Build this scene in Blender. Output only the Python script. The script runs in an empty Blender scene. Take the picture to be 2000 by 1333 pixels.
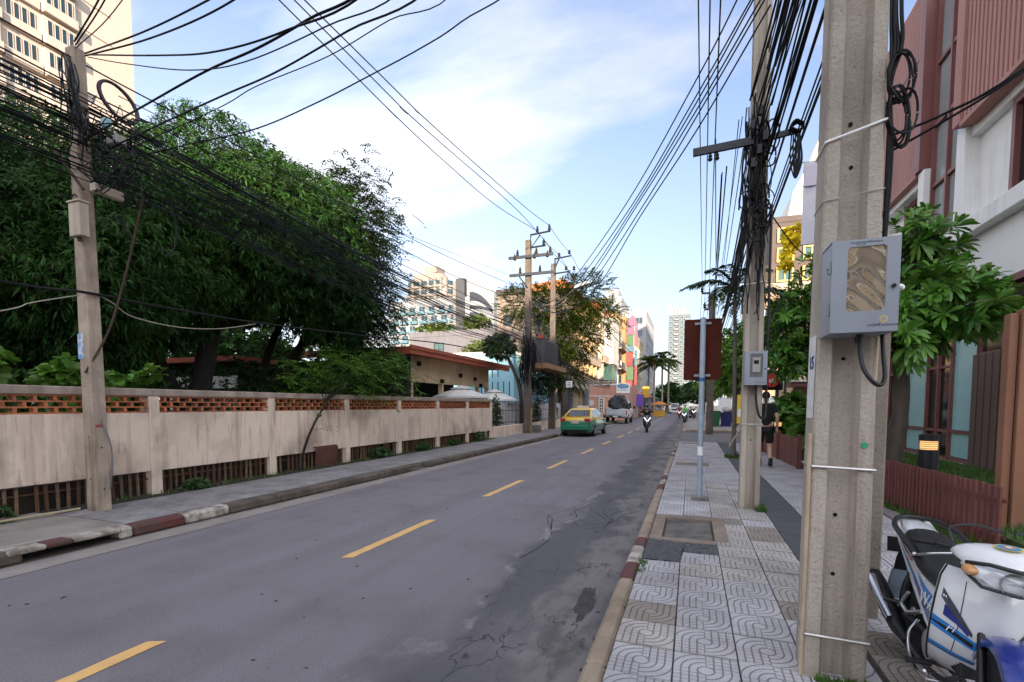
import bpy, bmesh, math, random
import numpy as np
from mathutils import Vector, Matrix

R = math.radians
S = bpy.context.scene
COL = S.collection

# ------------------------------------------------------------------ camera
cam = bpy.data.cameras.new('camera')
cam.sensor_width = 36.0
cam.lens = 17.28
cam.shift_y = 0.0916
cam.clip_start = 0.05
cam.clip_end = 5000
co = bpy.data.objects.new('camera', cam)
COL.objects.link(co)
co.location = (0, 0, 1.65)
co.rotation_euler = (R(90 - 3.434), 0, R(20.0))
S.camera = co

# ------------------------------------------------------------------ light
SUN_EL, SUN_AZ = 11.0, 24.0          # elevation; degrees from straight behind the camera towards +X
w = bpy.data.worlds.new('World')
S.world = w
w.use_nodes = True
nt = w.node_tree
nt.nodes.clear()
def wn(t, **k):
    n = nt.nodes.new(t)
    for a, b in k.items(): setattr(n, a, b)
    return n
sky = wn('ShaderNodeTexSky', sky_type='NISHITA')
sky.sun_disc = False
sky.sun_elevation = R(SUN_EL)
sky.sun_rotation = R(180 - SUN_AZ)
sky.air_density = 1.0
sky.dust_density = 0.6
sky.ozone_density = 2.5
tc = wn('ShaderNodeTexCoord')
sep = wn('ShaderNodeSeparateXYZ')
nt.links.new(tc.outputs['Generated'], sep.inputs[0])
zz = wn('ShaderNodeMath', operation='ADD'); zz.inputs[1].default_value = 0.16
nt.links.new(sep.outputs['Z'], zz.inputs[0])
zc = wn('ShaderNodeMath', operation='MAXIMUM'); zc.inputs[1].default_value = 0.05
nt.links.new(zz.outputs[0], zc.inputs[0])
dx = wn('ShaderNodeMath', operation='DIVIDE'); dy = wn('ShaderNodeMath', operation='DIVIDE')
nt.links.new(sep.outputs['X'], dx.inputs[0]); nt.links.new(zc.outputs[0], dx.inputs[1])
nt.links.new(sep.outputs['Y'], dy.inputs[0]); nt.links.new(zc.outputs[0], dy.inputs[1])
cmb = wn('ShaderNodeCombineXYZ')
nt.links.new(dx.outputs[0], cmb.inputs[0]); nt.links.new(dy.outputs[0], cmb.inputs[1])
mp = wn('ShaderNodeMapping')
mp.inputs['Location'].default_value = (3.1, 0.4, 0.0)
mp.inputs['Rotation'].default_value = (0, 0, R(-25))
mp.inputs['Scale'].default_value = (0.75, 1.35, 1.0)
nt.links.new(cmb.outputs[0], mp.inputs[0])
cl = wn('ShaderNodeTexNoise'); cl.inputs['Scale'].default_value = 1.0; cl.inputs['Detail'].default_value = 9; cl.inputs['Roughness'].default_value = 0.56; cl.inputs['Distortion'].default_value = 0.35
nt.links.new(mp.outputs[0], cl.inputs['Vector'])
ramp = wn('ShaderNodeValToRGB')
ramp.color_ramp.elements[0].position = 0.43; ramp.color_ramp.elements[0].color = (0.0, 0.0, 0.0, 1)
ramp.color_ramp.elements[1].position = 0.76; ramp.color_ramp.elements[1].color = (1, 1, 1, 1)
hz = wn('ShaderNodeMapRange'); hz.inputs['From Min'].default_value = 0.62; hz.inputs['From Max'].default_value = 0.02
hz.inputs['To Min'].default_value = 0.14; hz.inputs['To Max'].default_value = 0.72
nt.links.new(sep.outputs['Z'], hz.inputs['Value'])
mx = wn('ShaderNodeMath', operation='MAXIMUM')
# a bright cloud bank fills the west (left) side of the sky
bank = wn('ShaderNodeMapRange', interpolation_type='SMOOTHSTEP'); bank.inputs['From Min'].default_value = 0.12; bank.inputs['From Max'].default_value = -0.75
nt.links.new(sep.outputs['X'], bank.inputs['Value'])
cb = wn('ShaderNodeMath', operation='MULTIPLY_ADD'); cb.inputs[1].default_value = 0.12
nt.links.new(bank.outputs[0], cb.inputs[0]); nt.links.new(cl.outputs['Fac'], cb.inputs[2])
nt.links.new(cb.outputs[0], ramp.inputs['Fac'])
nt.links.new(ramp.outputs['Color'], mx.inputs[0]); nt.links.new(hz.outputs[0], mx.inputs[1])
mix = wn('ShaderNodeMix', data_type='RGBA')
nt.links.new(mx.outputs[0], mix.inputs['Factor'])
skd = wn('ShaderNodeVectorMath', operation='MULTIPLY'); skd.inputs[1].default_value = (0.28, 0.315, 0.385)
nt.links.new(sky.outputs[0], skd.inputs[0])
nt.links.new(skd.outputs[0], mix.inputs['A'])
# lit cloud and veil: brighter towards the low sun behind the camera, even elsewhere
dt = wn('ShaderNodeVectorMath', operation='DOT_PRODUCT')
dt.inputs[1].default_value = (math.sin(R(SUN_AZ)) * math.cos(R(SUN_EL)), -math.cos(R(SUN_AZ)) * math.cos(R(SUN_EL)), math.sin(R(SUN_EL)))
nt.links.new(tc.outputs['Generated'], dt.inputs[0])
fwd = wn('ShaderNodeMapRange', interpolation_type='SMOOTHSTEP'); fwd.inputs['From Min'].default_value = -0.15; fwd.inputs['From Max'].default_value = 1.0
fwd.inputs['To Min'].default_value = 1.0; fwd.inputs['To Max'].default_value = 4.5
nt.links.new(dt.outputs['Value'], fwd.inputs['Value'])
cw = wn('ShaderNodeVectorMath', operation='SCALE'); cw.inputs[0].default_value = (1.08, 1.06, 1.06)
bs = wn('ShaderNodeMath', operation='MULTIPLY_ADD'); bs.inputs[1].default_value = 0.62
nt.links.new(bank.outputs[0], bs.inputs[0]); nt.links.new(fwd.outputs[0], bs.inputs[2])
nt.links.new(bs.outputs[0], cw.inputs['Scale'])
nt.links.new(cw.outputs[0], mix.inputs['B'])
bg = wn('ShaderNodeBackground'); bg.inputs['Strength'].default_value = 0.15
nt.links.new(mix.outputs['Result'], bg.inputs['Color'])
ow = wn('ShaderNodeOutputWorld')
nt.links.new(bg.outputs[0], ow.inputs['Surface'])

sl = bpy.data.lights.new('sun', 'SUN')
sl.energy = 2.0; sl.angle = R(0.5); sl.color = (1.0, 0.83, 0.64)
so = bpy.data.objects.new('sun', sl)
COL.objects.link(so)
sdir = Vector((math.sin(R(SUN_AZ)) * math.cos(R(SUN_EL)), -math.cos(R(SUN_AZ)) * math.cos(R(SUN_EL)), math.sin(R(SUN_EL))))
so.rotation_euler = sdir.to_track_quat('Z', 'Y').to_euler()
so.location = (0, 0, 60)

S.view_settings.view_transform = 'Standard'
S.view_settings.look = 'None'
S.view_settings.gamma = 1.0
S.view_settings.use_curve_mapping = False
S.view_settings.exposure = 2.70
S.render.engine = 'CYCLES'
S.cycles.max_bounces = 6
S.cycles.transparent_max_bounces = 8
S.cycles.caustics_reflective = False
S.cycles.caustics_refractive = False

# ------------------------------------------------------------------ helpers
def nrm(v):
    v = np.asarray(v, float)
    return v / (np.linalg.norm(v) + 1e-12)

def offset(o):
    t = Vector((0, 0, 0))
    while o is not None:
        t += o.location
        o = o.parent
    return t

def tag(o, label=None, cat=None, group=None, kind=None):
    if label: o['label'] = label
    if cat: o['category'] = cat
    if group: o['group'] = group
    if kind: o['kind'] = kind
    return o

def thing(name, label, cat, loc=(0, 0, 0), group=None):
    o = bpy.data.objects.new(name, None)
    COL.objects.link(o)
    o.empty_display_size = 0.2
    o.location = loc
    return tag(o, label, cat, group)

def link(name, me, parent=None, loc=(0, 0, 0), rz=0.0, rot=None):
    """place a (shared) mesh at a world position under a thing that is not rotated"""
    o = bpy.data.objects.new(name, me)
    COL.objects.link(o)
    if parent is not None:
        o.parent = parent
        o.location = Vector(loc) - offset(parent)
    else:
        o.location = loc
    if rot is not None: o.rotation_euler = rot
    elif rz: o.rotation_euler = (0, 0, rz)
    return o

class MB:
    def __init__(s):
        s.v = []; s.f = []; s.m = []; s.mi = 0
        s.uvq = None
    def add(s, vs, fs):
        o = len(s.v)
        s.v += [tuple(map(float, p)) for p in vs]
        s.f += [tuple(i + o for i in f) for f in fs]
        s.m += [s.mi] * len(fs)
        return s
    def mat(s, i):
        s.mi = i; return s
    def box(s, x0, x1, y0, y1, z0, z1):
        return s.add([(x0, y0, z0), (x1, y0, z0), (x1, y1, z0), (x0, y1, z0), (x0, y0, z1), (x1, y0, z1), (x1, y1, z1), (x0, y1, z1)],
                     [(3, 2, 1, 0), (4, 5, 6, 7), (0, 1, 5, 4), (1, 2, 6, 5), (2, 3, 7, 6), (3, 0, 4, 7)])
    def cbox(s, x0, x1, y0, y1, z0, z1, b=0.01):
        vs = []; idx = {}
        for i, x in enumerate((x0, x1)):
            for j, y in enumerate((y0, y1)):
                for k, z in enumerate((z0, z1)):
                    xi = x + (b if i == 0 else -b); yi = y + (b if j == 0 else -b); zi = z + (b if k == 0 else -b)
                    idx[i, j, k] = len(vs)
                    vs += [(x, yi, zi), (xi, y, zi), (xi, yi, z)]
        V = lambda i, j, k, a: idx[i, j, k] + a
        fs = []
        for i in (0, 1): fs.append((V(i, 0, 0, 0), V(i, 1, 0, 0), V(i, 1, 1, 0), V(i, 0, 1, 0)))
        for j in (0, 1): fs.append((V(0, j, 0, 1), V(1, j, 0, 1), V(1, j, 1, 1), V(0, j, 1, 1)))
        for k in (0, 1): fs.append((V(0, 0, k, 2), V(1, 0, k, 2), V(1, 1, k, 2), V(0, 1, k, 2)))
        for i in (0, 1):
            for j in (0, 1): fs.append((V(i, j, 0, 0), V(i, j, 0, 1), V(i, j, 1, 1), V(i, j, 1, 0)))
            for k in (0, 1): fs.append((V(i, 0, k, 0), V(i, 0, k, 2), V(i, 1, k, 2), V(i, 1, k, 0)))
        for j in (0, 1):
            for k in (0, 1): fs.append((V(0, j, k, 1), V(0, j, k, 2), V(1, j, k, 2), V(1, j, k, 1)))
        for i in (0, 1):
            for j in (0, 1):
                for k in (0, 1): fs.append((V(i, j, k, 0), V(i, j, k, 1), V(i, j, k, 2)))
        return s.add(vs, fs)
    def obox(s, c, size, rot=(0, 0, 0)):
        m = Matrix.Translation(c) @ (Matrix.Rotation(rot[2], 4, 'Z') @ Matrix.Rotation(rot[1], 4, 'Y') @ Matrix.Rotation(rot[0], 4, 'X'))
        a, b, d = (k / 2 for k in size)
        vs = [m @ Vector(p) for p in ((-a, -b, -d), (a, -b, -d), (a, b, -d), (-a, b, -d), (-a, -b, d), (a, -b, d), (a, b, d), (-a, b, d))]
        return s.add(vs, [(3, 2, 1, 0), (4, 5, 6, 7), (0, 1, 5, 4), (1, 2, 6, 5), (2, 3, 7, 6), (3, 0, 4, 7)])
    def poly(s, pts):
        return s.add(pts, [tuple(range(len(pts)))])
    def prism(s, pts, d):
        """closed outline pts (3D) pushed along vector d"""
        n = len(pts); d = np.asarray(d, float)
        a = [np.asarray(p, float) for p in pts]; b = [p + d for p in a]
        fs = [tuple(range(n - 1, -1, -1)), tuple(range(n, 2 * n))]
        fs += [(i, (i + 1) % n, n + (i + 1) % n, n + i) for i in range(n)]
        return s.add(a + b, fs)
    def loft(s, rings, cap=True, closed=True):
        n = len(rings[0]); vs = [p for r in rings for p in r]; fs = []
        for k in range(len(rings) - 1):
            for i in range(n if closed else n - 1):
                j = (i + 1) % n
                fs.append((k * n + i, k * n + j, (k + 1) * n + j, (k + 1) * n + i))
        if cap and closed:
            fs.append(tuple(range(n - 1, -1, -1)))
            fs.append(tuple((len(rings) - 1) * n + i for i in range(n)))
        return s.add(vs, fs)
    def tube(s, pts, r, n=6, cap=True):
        P = [np.asarray(p, float) for p in pts]; m = len(P)
        rr = r if hasattr(r, '__len__') else [r] * m
        T = []
        for i in range(m):
            T.append(nrm(P[min(i + 1, m - 1)] - P[max(i - 1, 0)]))
        u = np.cross(T[0], (0, 0, 1.0))
        if np.linalg.norm(u) < 1e-3: u = np.array((1.0, 0, 0))
        u = nrm(u); rings = []
        for i in range(m):
            u = nrm(u - T[i] * (u @ T[i])); v = np.cross(T[i], u)
            rings.append([P[i] + rr[i] * (math.cos(2 * math.pi * k / n) * u + math.sin(2 * math.pi * k / n) * v) for k in range(n)])
        return s.loft(rings, cap)
    def cyl(s, p0, p1, r0, r1=None, n=12):
        return s.tube([p0, p1], [r0, r0 if r1 is None else r1], n)
    def lathe(s, prof, c=(0, 0, 0), n=16, axis='z', cap=True):
        rings = []
        for r, h in prof:
            ring = []
            for k in range(n):
                a = 2 * math.pi * k / n
                p, q = r * math.cos(a), r * math.sin(a)
                ring.append((c[0] + p, c[1] + q, c[2] + h) if axis == 'z' else ((c[0] + h, c[1] + p, c[2] + q) if axis == 'x' else (c[0] + p, c[1] + h, c[2] + q)))
            rings.append(ring)
        return s.loft(rings, cap)
    def ball(s, c, r, n=12, m=8):
        r = r if hasattr(r, '__len__') else (r, r, r)
        rings = []
        for i in range(m + 1):
            t = math.pi * (i + 0.02) / (m + 0.04)
            rings.append([(c[0] + r[0] * math.sin(t) * math.cos(2 * math.pi * k / n), c[1] + r[1] * math.sin(t) * math.sin(2 * math.pi * k / n), c[2] - r[2] * math.cos(t)) for k in range(n)])
        return s.loft(rings, True)
    def ribbon(s, pts, wd, up=(0, 0, 1), th=0.0):
        P = [np.asarray(p, float) for p in pts]; vs = []
        for i in range(len(P)):
            t = nrm(P[min(i + 1, len(P) - 1)] - P[max(i - 1, 0)]); q = nrm(np.cross(t, up))
            ww = wd[i] if hasattr(wd, '__len__') else wd
            vs += [P[i] - q * ww / 2, P[i] + q * ww / 2]
        return s.add(vs, [(2 * i, 2 * i + 1, 2 * i + 3, 2 * i + 2) for i in range(len(P) - 1)])
    def mesh(s, name, mats, smooth=0, recalc=True):
        me = bpy.data.meshes.new(name)
        me.from_pydata(s.v, [], s.f)
        mats = mats if isinstance(mats, (list, tuple)) else [mats]
        for m in mats: me.materials.append(m)
        if len(mats) > 1: me.polygons.foreach_set('material_index', s.m)
        if recalc:
            b = bmesh.new(); b.from_mesh(me)
            bmesh.ops.recalc_face_normals(b, faces=b.faces)
            b.to_mesh(me); b.free()
        if smooth:
            me.shade_smooth()
            me.set_sharp_from_angle(angle=R(smooth))
        me.update()
        return me
    def build(s, name, mats, parent=None, smooth=0, recalc=True):
        """vertices are in world coordinates (things stand unrotated while they are built)"""
        if parent is None:
            a = np.array(s.v); c = Vector(((a[:, 0].min() + a[:, 0].max()) / 2, (a[:, 1].min() + a[:, 1].max()) / 2, a[:, 2].min()))
        else:
            c = offset(parent)
        keep = s.v
        s.v = [(p[0] - c.x, p[1] - c.y, p[2] - c.z) for p in s.v]
        me = s.mesh(name, mats, smooth, recalc)
        s.v = keep
        o = bpy.data.objects.new(name, me)
        COL.objects.link(o)
        if parent is None: o.location = c
        else: o.parent = parent
        return o

def struct(o):
    o['kind'] = 'structure'; return o

def text(name, body, size, mat, parent, loc, rot, ext=0.002, align='CENTER', shear=0.0, xs=1.0):
    cu = bpy.data.curves.new(name, 'FONT')
    cu.body = body; cu.size = size; cu.extrude = ext; cu.align_x = align; cu.align_y = 'CENTER'; cu.shear = shear
    cu.resolution_u = 3
    cu.materials.append(mat)
    tmp = bpy.data.objects.new(name, cu)
    COL.objects.link(tmp)
    me = bpy.data.meshes.new_from_object(tmp.evaluated_get(bpy.context.evaluated_depsgraph_get()))
    bpy.data.objects.remove(tmp)
    if not me.materials: me.materials.append(mat)
    me.name = name
    o = bpy.data.objects.new(name, me)
    COL.objects.link(o)
    o.parent = parent
    o.location = Vector(loc) - offset(parent)
    o.rotation_euler = rot
    o.scale = (xs, 1, 1)
    return o

def smooth_line(pts, n=6):
    """Catmull-Rom through the points"""
    P = [np.asarray(p, float) for p in pts]
    if len(P) < 3:
        return [P[0] + (P[-1] - P[0]) * t for t in np.linspace(0, 1, n + 1)]
    Q = [2 * P[0] - P[1]] + P + [2 * P[-1] - P[-2]]
    out = []
    for i in range(1, len(Q) - 2):
        for t in np.arange(n) / n:
            a, b, c, d = Q[i - 1], Q[i], Q[i + 1], Q[i + 2]
            out.append(0.5 * (2 * b + (c - a) * t + (2 * a - 5 * b + 4 * c - d) * t * t + (3 * b - a - 3 * c + d) * t ** 3))
    out.append(P[-1])
    return out

def sag_line(a, b, sag, n=16):
    a = np.asarray(a, float); b = np.asarray(b, float)
    return [a + (b - a) * t - np.array((0, 0, 4 * sag * t * (1 - t))) for t in np.linspace(0, 1, n + 1)]

# ------------------------------------------------------------------ materials
MATS = {}
def mat(name, c, c2=None, rough=0.8, sc=6.0, det=6.0, bump=0.0, bsc=None, metal=0.0, streak=0.0, stain=0.0, speck=0.0, rnd=0.0,
        drip=0.0, coat=0.0, spec=None, stretch=(1, 1, 1), geo=False, contrast=1.0, island=0.0, trans=0.0, alpha=None, emit=None, soil=None):
    if name in MATS: return MATS[name]
    m = bpy.data.materials.new(name)
    m.use_nodes = True
    t = m.node_tree; N = t.nodes; L = t.links
    b = N['Principled BSDF']
    b.inputs['Roughness'].default_value = rough
    b.inputs['Metallic'].default_value = metal
    if coat: b.inputs['Coat Weight'].default_value = coat; b.inputs['Coat Roughness'].default_value = 0.08
    if spec is not None: b.inputs['Specular IOR Level'].default_value = spec
    tcn = N.new('ShaderNodeTexCoord')
    vec = tcn.outputs['Object']
    if geo:
        g = N.new('ShaderNodeNewGeometry'); vec = g.outputs['Position']
    def noise(scale, detail=6.0, st=(1, 1, 1), rough_=0.55):
        mpn = N.new('ShaderNodeMapping'); mpn.inputs['Scale'].default_value = st
        L.new(vec, mpn.inputs[0])
        n = N.new('ShaderNodeTexNoise'); n.inputs['Scale'].default_value = scale; n.inputs['Detail'].default_value = detail; n.inputs['Roughness'].default_value = rough_
        L.new(mpn.outputs[0], n.inputs['Vector'])
        return n.outputs['Fac']
    def rng(sock, a, bb, c_=0.0, d=1.0):
        r = N.new('ShaderNodeMapRange'); r.inputs['From Min'].default_value = a; r.inputs['From Max'].default_value = bb
        r.inputs['To Min'].default_value = c_; r.inputs['To Max'].default_value = d
        L.new(sock, r.inputs['Value']); return r.outputs[0]
    c2 = c2 or tuple(k * 0.8 for k in c)
    mixn = N.new('ShaderNodeMix'); mixn.data_type = 'RGBA'
    mixn.inputs['A'].default_value = (*c, 1); mixn.inputs['B'].default_value = (*c2, 1)
    L.new(rng(noise(sc, det, stretch), 0.5 - 0.18 / contrast, 0.5 + 0.18 / contrast), mixn.inputs['Factor'])
    col = mixn.outputs['Result']
    def darken(sock_fac, colr, amount):
        nonlocal col
        q = N.new('ShaderNodeMix'); q.data_type = 'RGBA'; q.blend_type = 'MULTIPLY'
        f = N.new('ShaderNodeMath'); f.operation = 'MULTIPLY'; f.inputs[1].default_value = amount
        L.new(sock_fac, f.inputs[0]); L.new(f.outputs[0], q.inputs['Factor'])
        L.new(col, q.inputs['A']); q.inputs['B'].default_value = (*colr, 1)
        col = q.outputs['Result']
    if streak: darken(rng(noise(5.0, 5.0, (1, 1, 0.08)), 0.52, 0.72), (0.32, 0.27, 0.24), streak)
    if drip: darken(rng(noise(17.0, 4.0, (1, 1, 0.10)), 0.57, 0.72), (0.25, 0.21, 0.18), drip)
    if stain: darken(rng(noise(1.1, 7.0), 0.5, 0.72), (0.35, 0.31, 0.28), stain)
    if speck: darken(rng(noise(90.0, 2.0), 0.56, 0.7), (0.3, 0.28, 0.26), speck)
    if rnd or island:
        hs = N.new('ShaderNodeHueSaturation'); L.new(col, hs.inputs['Color'])
        if rnd:
            oi = N.new('ShaderNodeObjectInfo'); L.new(rng(oi.outputs['Random'], 0, 1, 1 - rnd, 1 + rnd), hs.inputs['Value'])
        else:
            gi = N.new('ShaderNodeNewGeometry'); L.new(rng(gi.outputs['Random Per Island'], 0, 1, 1 - island, 1 + island), hs.inputs['Value'])
            h2 = N.new('ShaderNodeMath'); h2.operation = 'MULTIPLY_ADD'; h2.inputs[1].default_value = 0.05; h2.inputs[2].default_value = 0.475
            L.new(gi.outputs['Random Per Island'], h2.inputs[0]); L.new(h2.outputs[0], hs.inputs['Hue'])
        col = hs.outputs['Color']
    L.new(col, b.inputs['Base Color'])
    if bump:
        bn = N.new('ShaderNodeBump'); bn.inputs['Strength'].default_value = bump; bn.inputs['Distance'].default_value = 0.01
        L.new(noise(bsc or sc * 6, 6.0), bn.inputs['Height'])
        L.new(bn.outputs[0], b.inputs['Normal'])
    if emit:
        b.inputs['Emission Color'].default_value = (*emit[0], 1); b.inputs['Emission Strength'].default_value = emit[1]
    if trans:
        tr = N.new('ShaderNodeBsdfTranslucent'); L.new(col, tr.inputs['Color'])
        ms = N.new('ShaderNodeMixShader'); ms.inputs[0].default_value = trans
        L.new(b.outputs[0], ms.inputs[1]); L.new(tr.outputs[0], ms.inputs[2])
        L.new(ms.outputs[0], N['Material Output'].inputs['Surface'])
    MATS[name] = m
    return m

def glass(name, c, rough=0.06, spec=0.6):
    return mat(name, c, tuple(k * 0.75 for k in c), rough=rough, sc=0.7, spec=spec)

concrete = mat('concrete', (0.34, 0.30, 0.25), (0.24, 0.21, 0.18), rough=0.9, sc=3, bump=0.5, bsc=60, streak=0.5, stain=0.5, speck=0.4)
pole_conc = mat('pole_concrete', (0.48, 0.415, 0.345), (0.29, 0.25, 0.205), rough=0.9, sc=2.2, bump=0.8, bsc=55, streak=0.8, stain=0.7, speck=0.4, stretch=(1, 1, 0.35))
asphalt = mat('asphalt', (0.212, 0.193, 0.207), (0.176, 0.160, 0.172), rough=0.85, sc=0.55, det=9, bump=0.5, bsc=180, speck=0.35, stain=0.35, stretch=(1.0, 0.22, 1))
asph_dark = mat('asphalt_patch', (0.125, 0.119, 0.128), (0.09, 0.086, 0.094), rough=0.85, sc=1.6, det=9, bump=0.9, bsc=120, speck=0.5, stain=0.5)
gravel_m = mat('loose_asphalt', (0.10, 0.10, 0.105), (0.055, 0.055, 0.06), rough=0.95, sc=40, bump=1.0, bsc=60, contrast=2)
worn_conc = mat('worn_concrete', (0.27, 0.24, 0.215), (0.13, 0.12, 0.115), rough=0.9, sc=2.2, det=10, bump=0.6, bsc=60, stain=0.7, speck=0.5)
gutter_m = mat('gutter_concrete', (0.30, 0.265, 0.235), (0.235, 0.21, 0.19), rough=0.9, sc=3, bump=0.4, bsc=60, stain=0.4)
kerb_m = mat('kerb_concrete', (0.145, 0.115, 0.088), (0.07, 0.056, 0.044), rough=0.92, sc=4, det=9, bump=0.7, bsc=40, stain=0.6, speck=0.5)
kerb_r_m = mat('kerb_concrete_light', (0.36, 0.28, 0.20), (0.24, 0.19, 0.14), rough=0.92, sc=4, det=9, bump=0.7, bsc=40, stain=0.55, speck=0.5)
kerb_red = mat('kerb_red_paint', (0.125, 0.032, 0.028), (0.085, 0.045, 0.037), rough=0.8, sc=5, det=9, bump=0.5, bsc=40, stain=0.6, contrast=2)
kerb_white = mat('kerb_white_paint', (0.50, 0.45, 0.39), (0.20, 0.165, 0.135), rough=0.8, sc=5, det=9, bump=0.5, bsc=40, stain=0.5, contrast=2)
line_m = mat('lane_paint', (0.78, 0.46, 0.16), (0.66, 0.39, 0.15), rough=0.7, sc=8, bump=0.2, bsc=80, speck=0.3, stain=0.15)
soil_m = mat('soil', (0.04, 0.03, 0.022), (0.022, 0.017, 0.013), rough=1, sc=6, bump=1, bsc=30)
dark_m = mat('dark_void', (0.004, 0.0037, 0.0034), (0.003, 0.003, 0.0027), rough=1)
water_m = mat('puddle_water', (0.035, 0.033, 0.032), (0.05, 0.047, 0.045), rough=0.25, sc=3)
hole_m = mat('drilled_hole', (0.005, 0.004, 0.004), rough=1)
plaster = mat('wall_plaster', (0.80, 0.655, 0.525), (0.67, 0.545, 0.435), rough=0.92, sc=1.3, det=9, bump=0.4, bsc=40, streak=0.5, stain=0.7, speck=0.35, drip=0.55)
plaster_cap = mat('wall_coping', (0.42, 0.335, 0.27), (0.26, 0.21, 0.17), rough=0.92, sc=3, det=8, bump=0.4, bsc=40, streak=0.4, stain=0.5)
brick_m = mat('lattice_brick', (0.50, 0.17, 0.07), (0.26, 0.09, 0.045), rough=0.9, sc=14, bump=0.6, bsc=60, rnd=0.35, stain=0.4)
slat_m = mat('rusty_slat', (0.12, 0.055, 0.028), (0.05, 0.024, 0.014), rough=0.95, sc=9, bump=0.6, bsc=60, rnd=0.3, stain=0.5, stretch=(1, 1, 0.3))
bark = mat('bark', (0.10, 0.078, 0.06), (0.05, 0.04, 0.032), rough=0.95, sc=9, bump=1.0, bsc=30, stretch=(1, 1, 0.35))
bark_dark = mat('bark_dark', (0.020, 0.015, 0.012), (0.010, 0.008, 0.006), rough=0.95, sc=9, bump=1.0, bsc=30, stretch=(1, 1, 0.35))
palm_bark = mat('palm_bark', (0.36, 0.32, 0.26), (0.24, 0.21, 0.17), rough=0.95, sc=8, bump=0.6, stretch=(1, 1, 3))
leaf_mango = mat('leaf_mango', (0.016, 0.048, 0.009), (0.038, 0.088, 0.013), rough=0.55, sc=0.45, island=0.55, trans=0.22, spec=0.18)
leaf_feather = mat('leaf_feathery', (0.050, 0.078, 0.016), (0.030, 0.056, 0.014), rough=0.55, sc=0.5, island=0.35, trans=0.35)
leaf_glossy = mat('leaf_glossy', (0.155, 0.32, 0.040), (0.065, 0.17, 0.022), rough=0.36, sc=1.2, island=0.3, trans=0.2)
leaf_bright = mat('leaf_bright', (0.13, 0.26, 0.028), (0.07, 0.16, 0.02), rough=0.5, sc=1.2, island=0.3, trans=0.35)
leaf_mid = mat('leaf_mid', (0.050, 0.105, 0.020), (0.028, 0.066, 0.015), rough=0.5, sc=1.0, island=0.35, trans=0.3)
leaf_yellow = mat('leaf_yellow_green', (0.10, 0.135, 0.016), (0.045, 0.08, 0.013), rough=0.5, sc=0.8, island=0.35, trans=0.35)
grass_m = mat('grass_blades', (0.075, 0.15, 0.018), (0.045, 0.10, 0.014), rough=0.6, sc=2, island=0.35, trans=0.25)
cable_m = mat('cable_black', (0.0045, 0.0045, 0.0055), (0.003, 0.003, 0.0035), rough=0.5, spec=0.22)
cable_grey = mat('cable_grey', (0.16, 0.15, 0.15), (0.10, 0.10, 0.10), rough=0.5)
steel = mat('galvanised_steel', (0.33, 0.35, 0.37), (0.25, 0.27, 0.29), rough=0.5, metal=0.4, sc=8, stain=0.2)
steel_dark = mat('dark_steel', (0.042, 0.045, 0.05), (0.028, 0.03, 0.033), rough=0.55, metal=0.3, sc=8)
steel_band = mat('steel_band', (0.55, 0.54, 0.52), (0.35, 0.33, 0.31), rough=0.35, metal=0.8, sc=12)
white_p = mat('white_paint', (0.83, 0.82, 0.80), (0.76, 0.75, 0.73), rough=0.7, sc=2, streak=0.2)
black_p = mat('black_plastic', (0.007, 0.007, 0.008), (0.005, 0.005, 0.006), rough=0.4, spec=0.35)
# ------------------------------------------------------------------ ground, road, pavements
rng = random.Random(7)
struct(MB().poly([(-1500, -300, -0.05), (1500, -300, -0.05), (1500, 2500, -0.05), (-1500, 2500, -0.05)]).build('ground', mat('ground_earth', (0.16, 0.145, 0.12), (0.11, 0.10, 0.085), rough=1, sc=0.4, bump=0.5, geo=True)))

road = struct(MB().poly([(-6.5, -40, 0), (-0.5, -40, 0), (-0.5, 260, 0), (-6.5, 260, 0)]).build('road', asphalt))
struct(MB().poly([(-0.55, 21.4, -0.004), (14, 21.4, -0.004), (14, 32.0, -0.004), (-0.55, 32.0, -0.004)]).build('driveway', mat('driveway_asphalt', (0.17, 0.165, 0.17), (0.13, 0.126, 0.13), rough=0.9, sc=0.8, det=8, bump=0.4, bsc=120, stain=0.4)))
for k, (a, b) in enumerate([(-3.9, -1.9), (0.2, 2.27), (4.28, 6.16), (8.1, 10.15), (12.3, 14.3), (16.5, 18.55), (20.75, 22.8), (25.2, 27.4), (29.6, 31.7), (34, 36), (38.2, 40.2), (42.4, 44.4), (46.6, 48.6)]):
    mb = MB(); r = random.Random(k)
    n = 14; L_ = []; R_ = []
    for i in range(n + 1):
        y = a + (b - a) * i / n
        L_.append((-3.535 + r.uniform(-.005, .005), y, 0.004)); R_.append((-3.415 + r.uniform(-.005, .005), y + 0.05, 0.004))
    mb.add(L_ + R_, [(i, i + n + 1, i + n + 2, i + 1) for i in range(n)])
    mb.build('lane_dash', line_m, road)
mb = MB().poly([(-3.52, 52, 0.004), (-3.44, 52, 0.004), (-3.44, 140, 0.004), (-3.52, 140, 0.004)])
mb.build('lane_line', mat('white_line', (0.55, 0.5, 0.45), rough=0.8), road)

def blob(cx, cy, rx, ry, n, seed, z, jag=0.25):
    r = random.Random(seed); out = []
    ph = [r.uniform(0, 6.28) for _ in range(5)]
    for i in range(n):
        a = 2 * math.pi * i / n
        q = 1 + jag * (0.5 * math.sin(2 * a + ph[0]) + 0.35 * math.sin(5 * a + ph[1]) + 0.25 * math.sin(11 * a + ph[2])) + r.uniform(-.05, .05)
        out.append((cx + rx * q * math.cos(a), cy + ry * q * math.sin(a), z))
    return out

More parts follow.
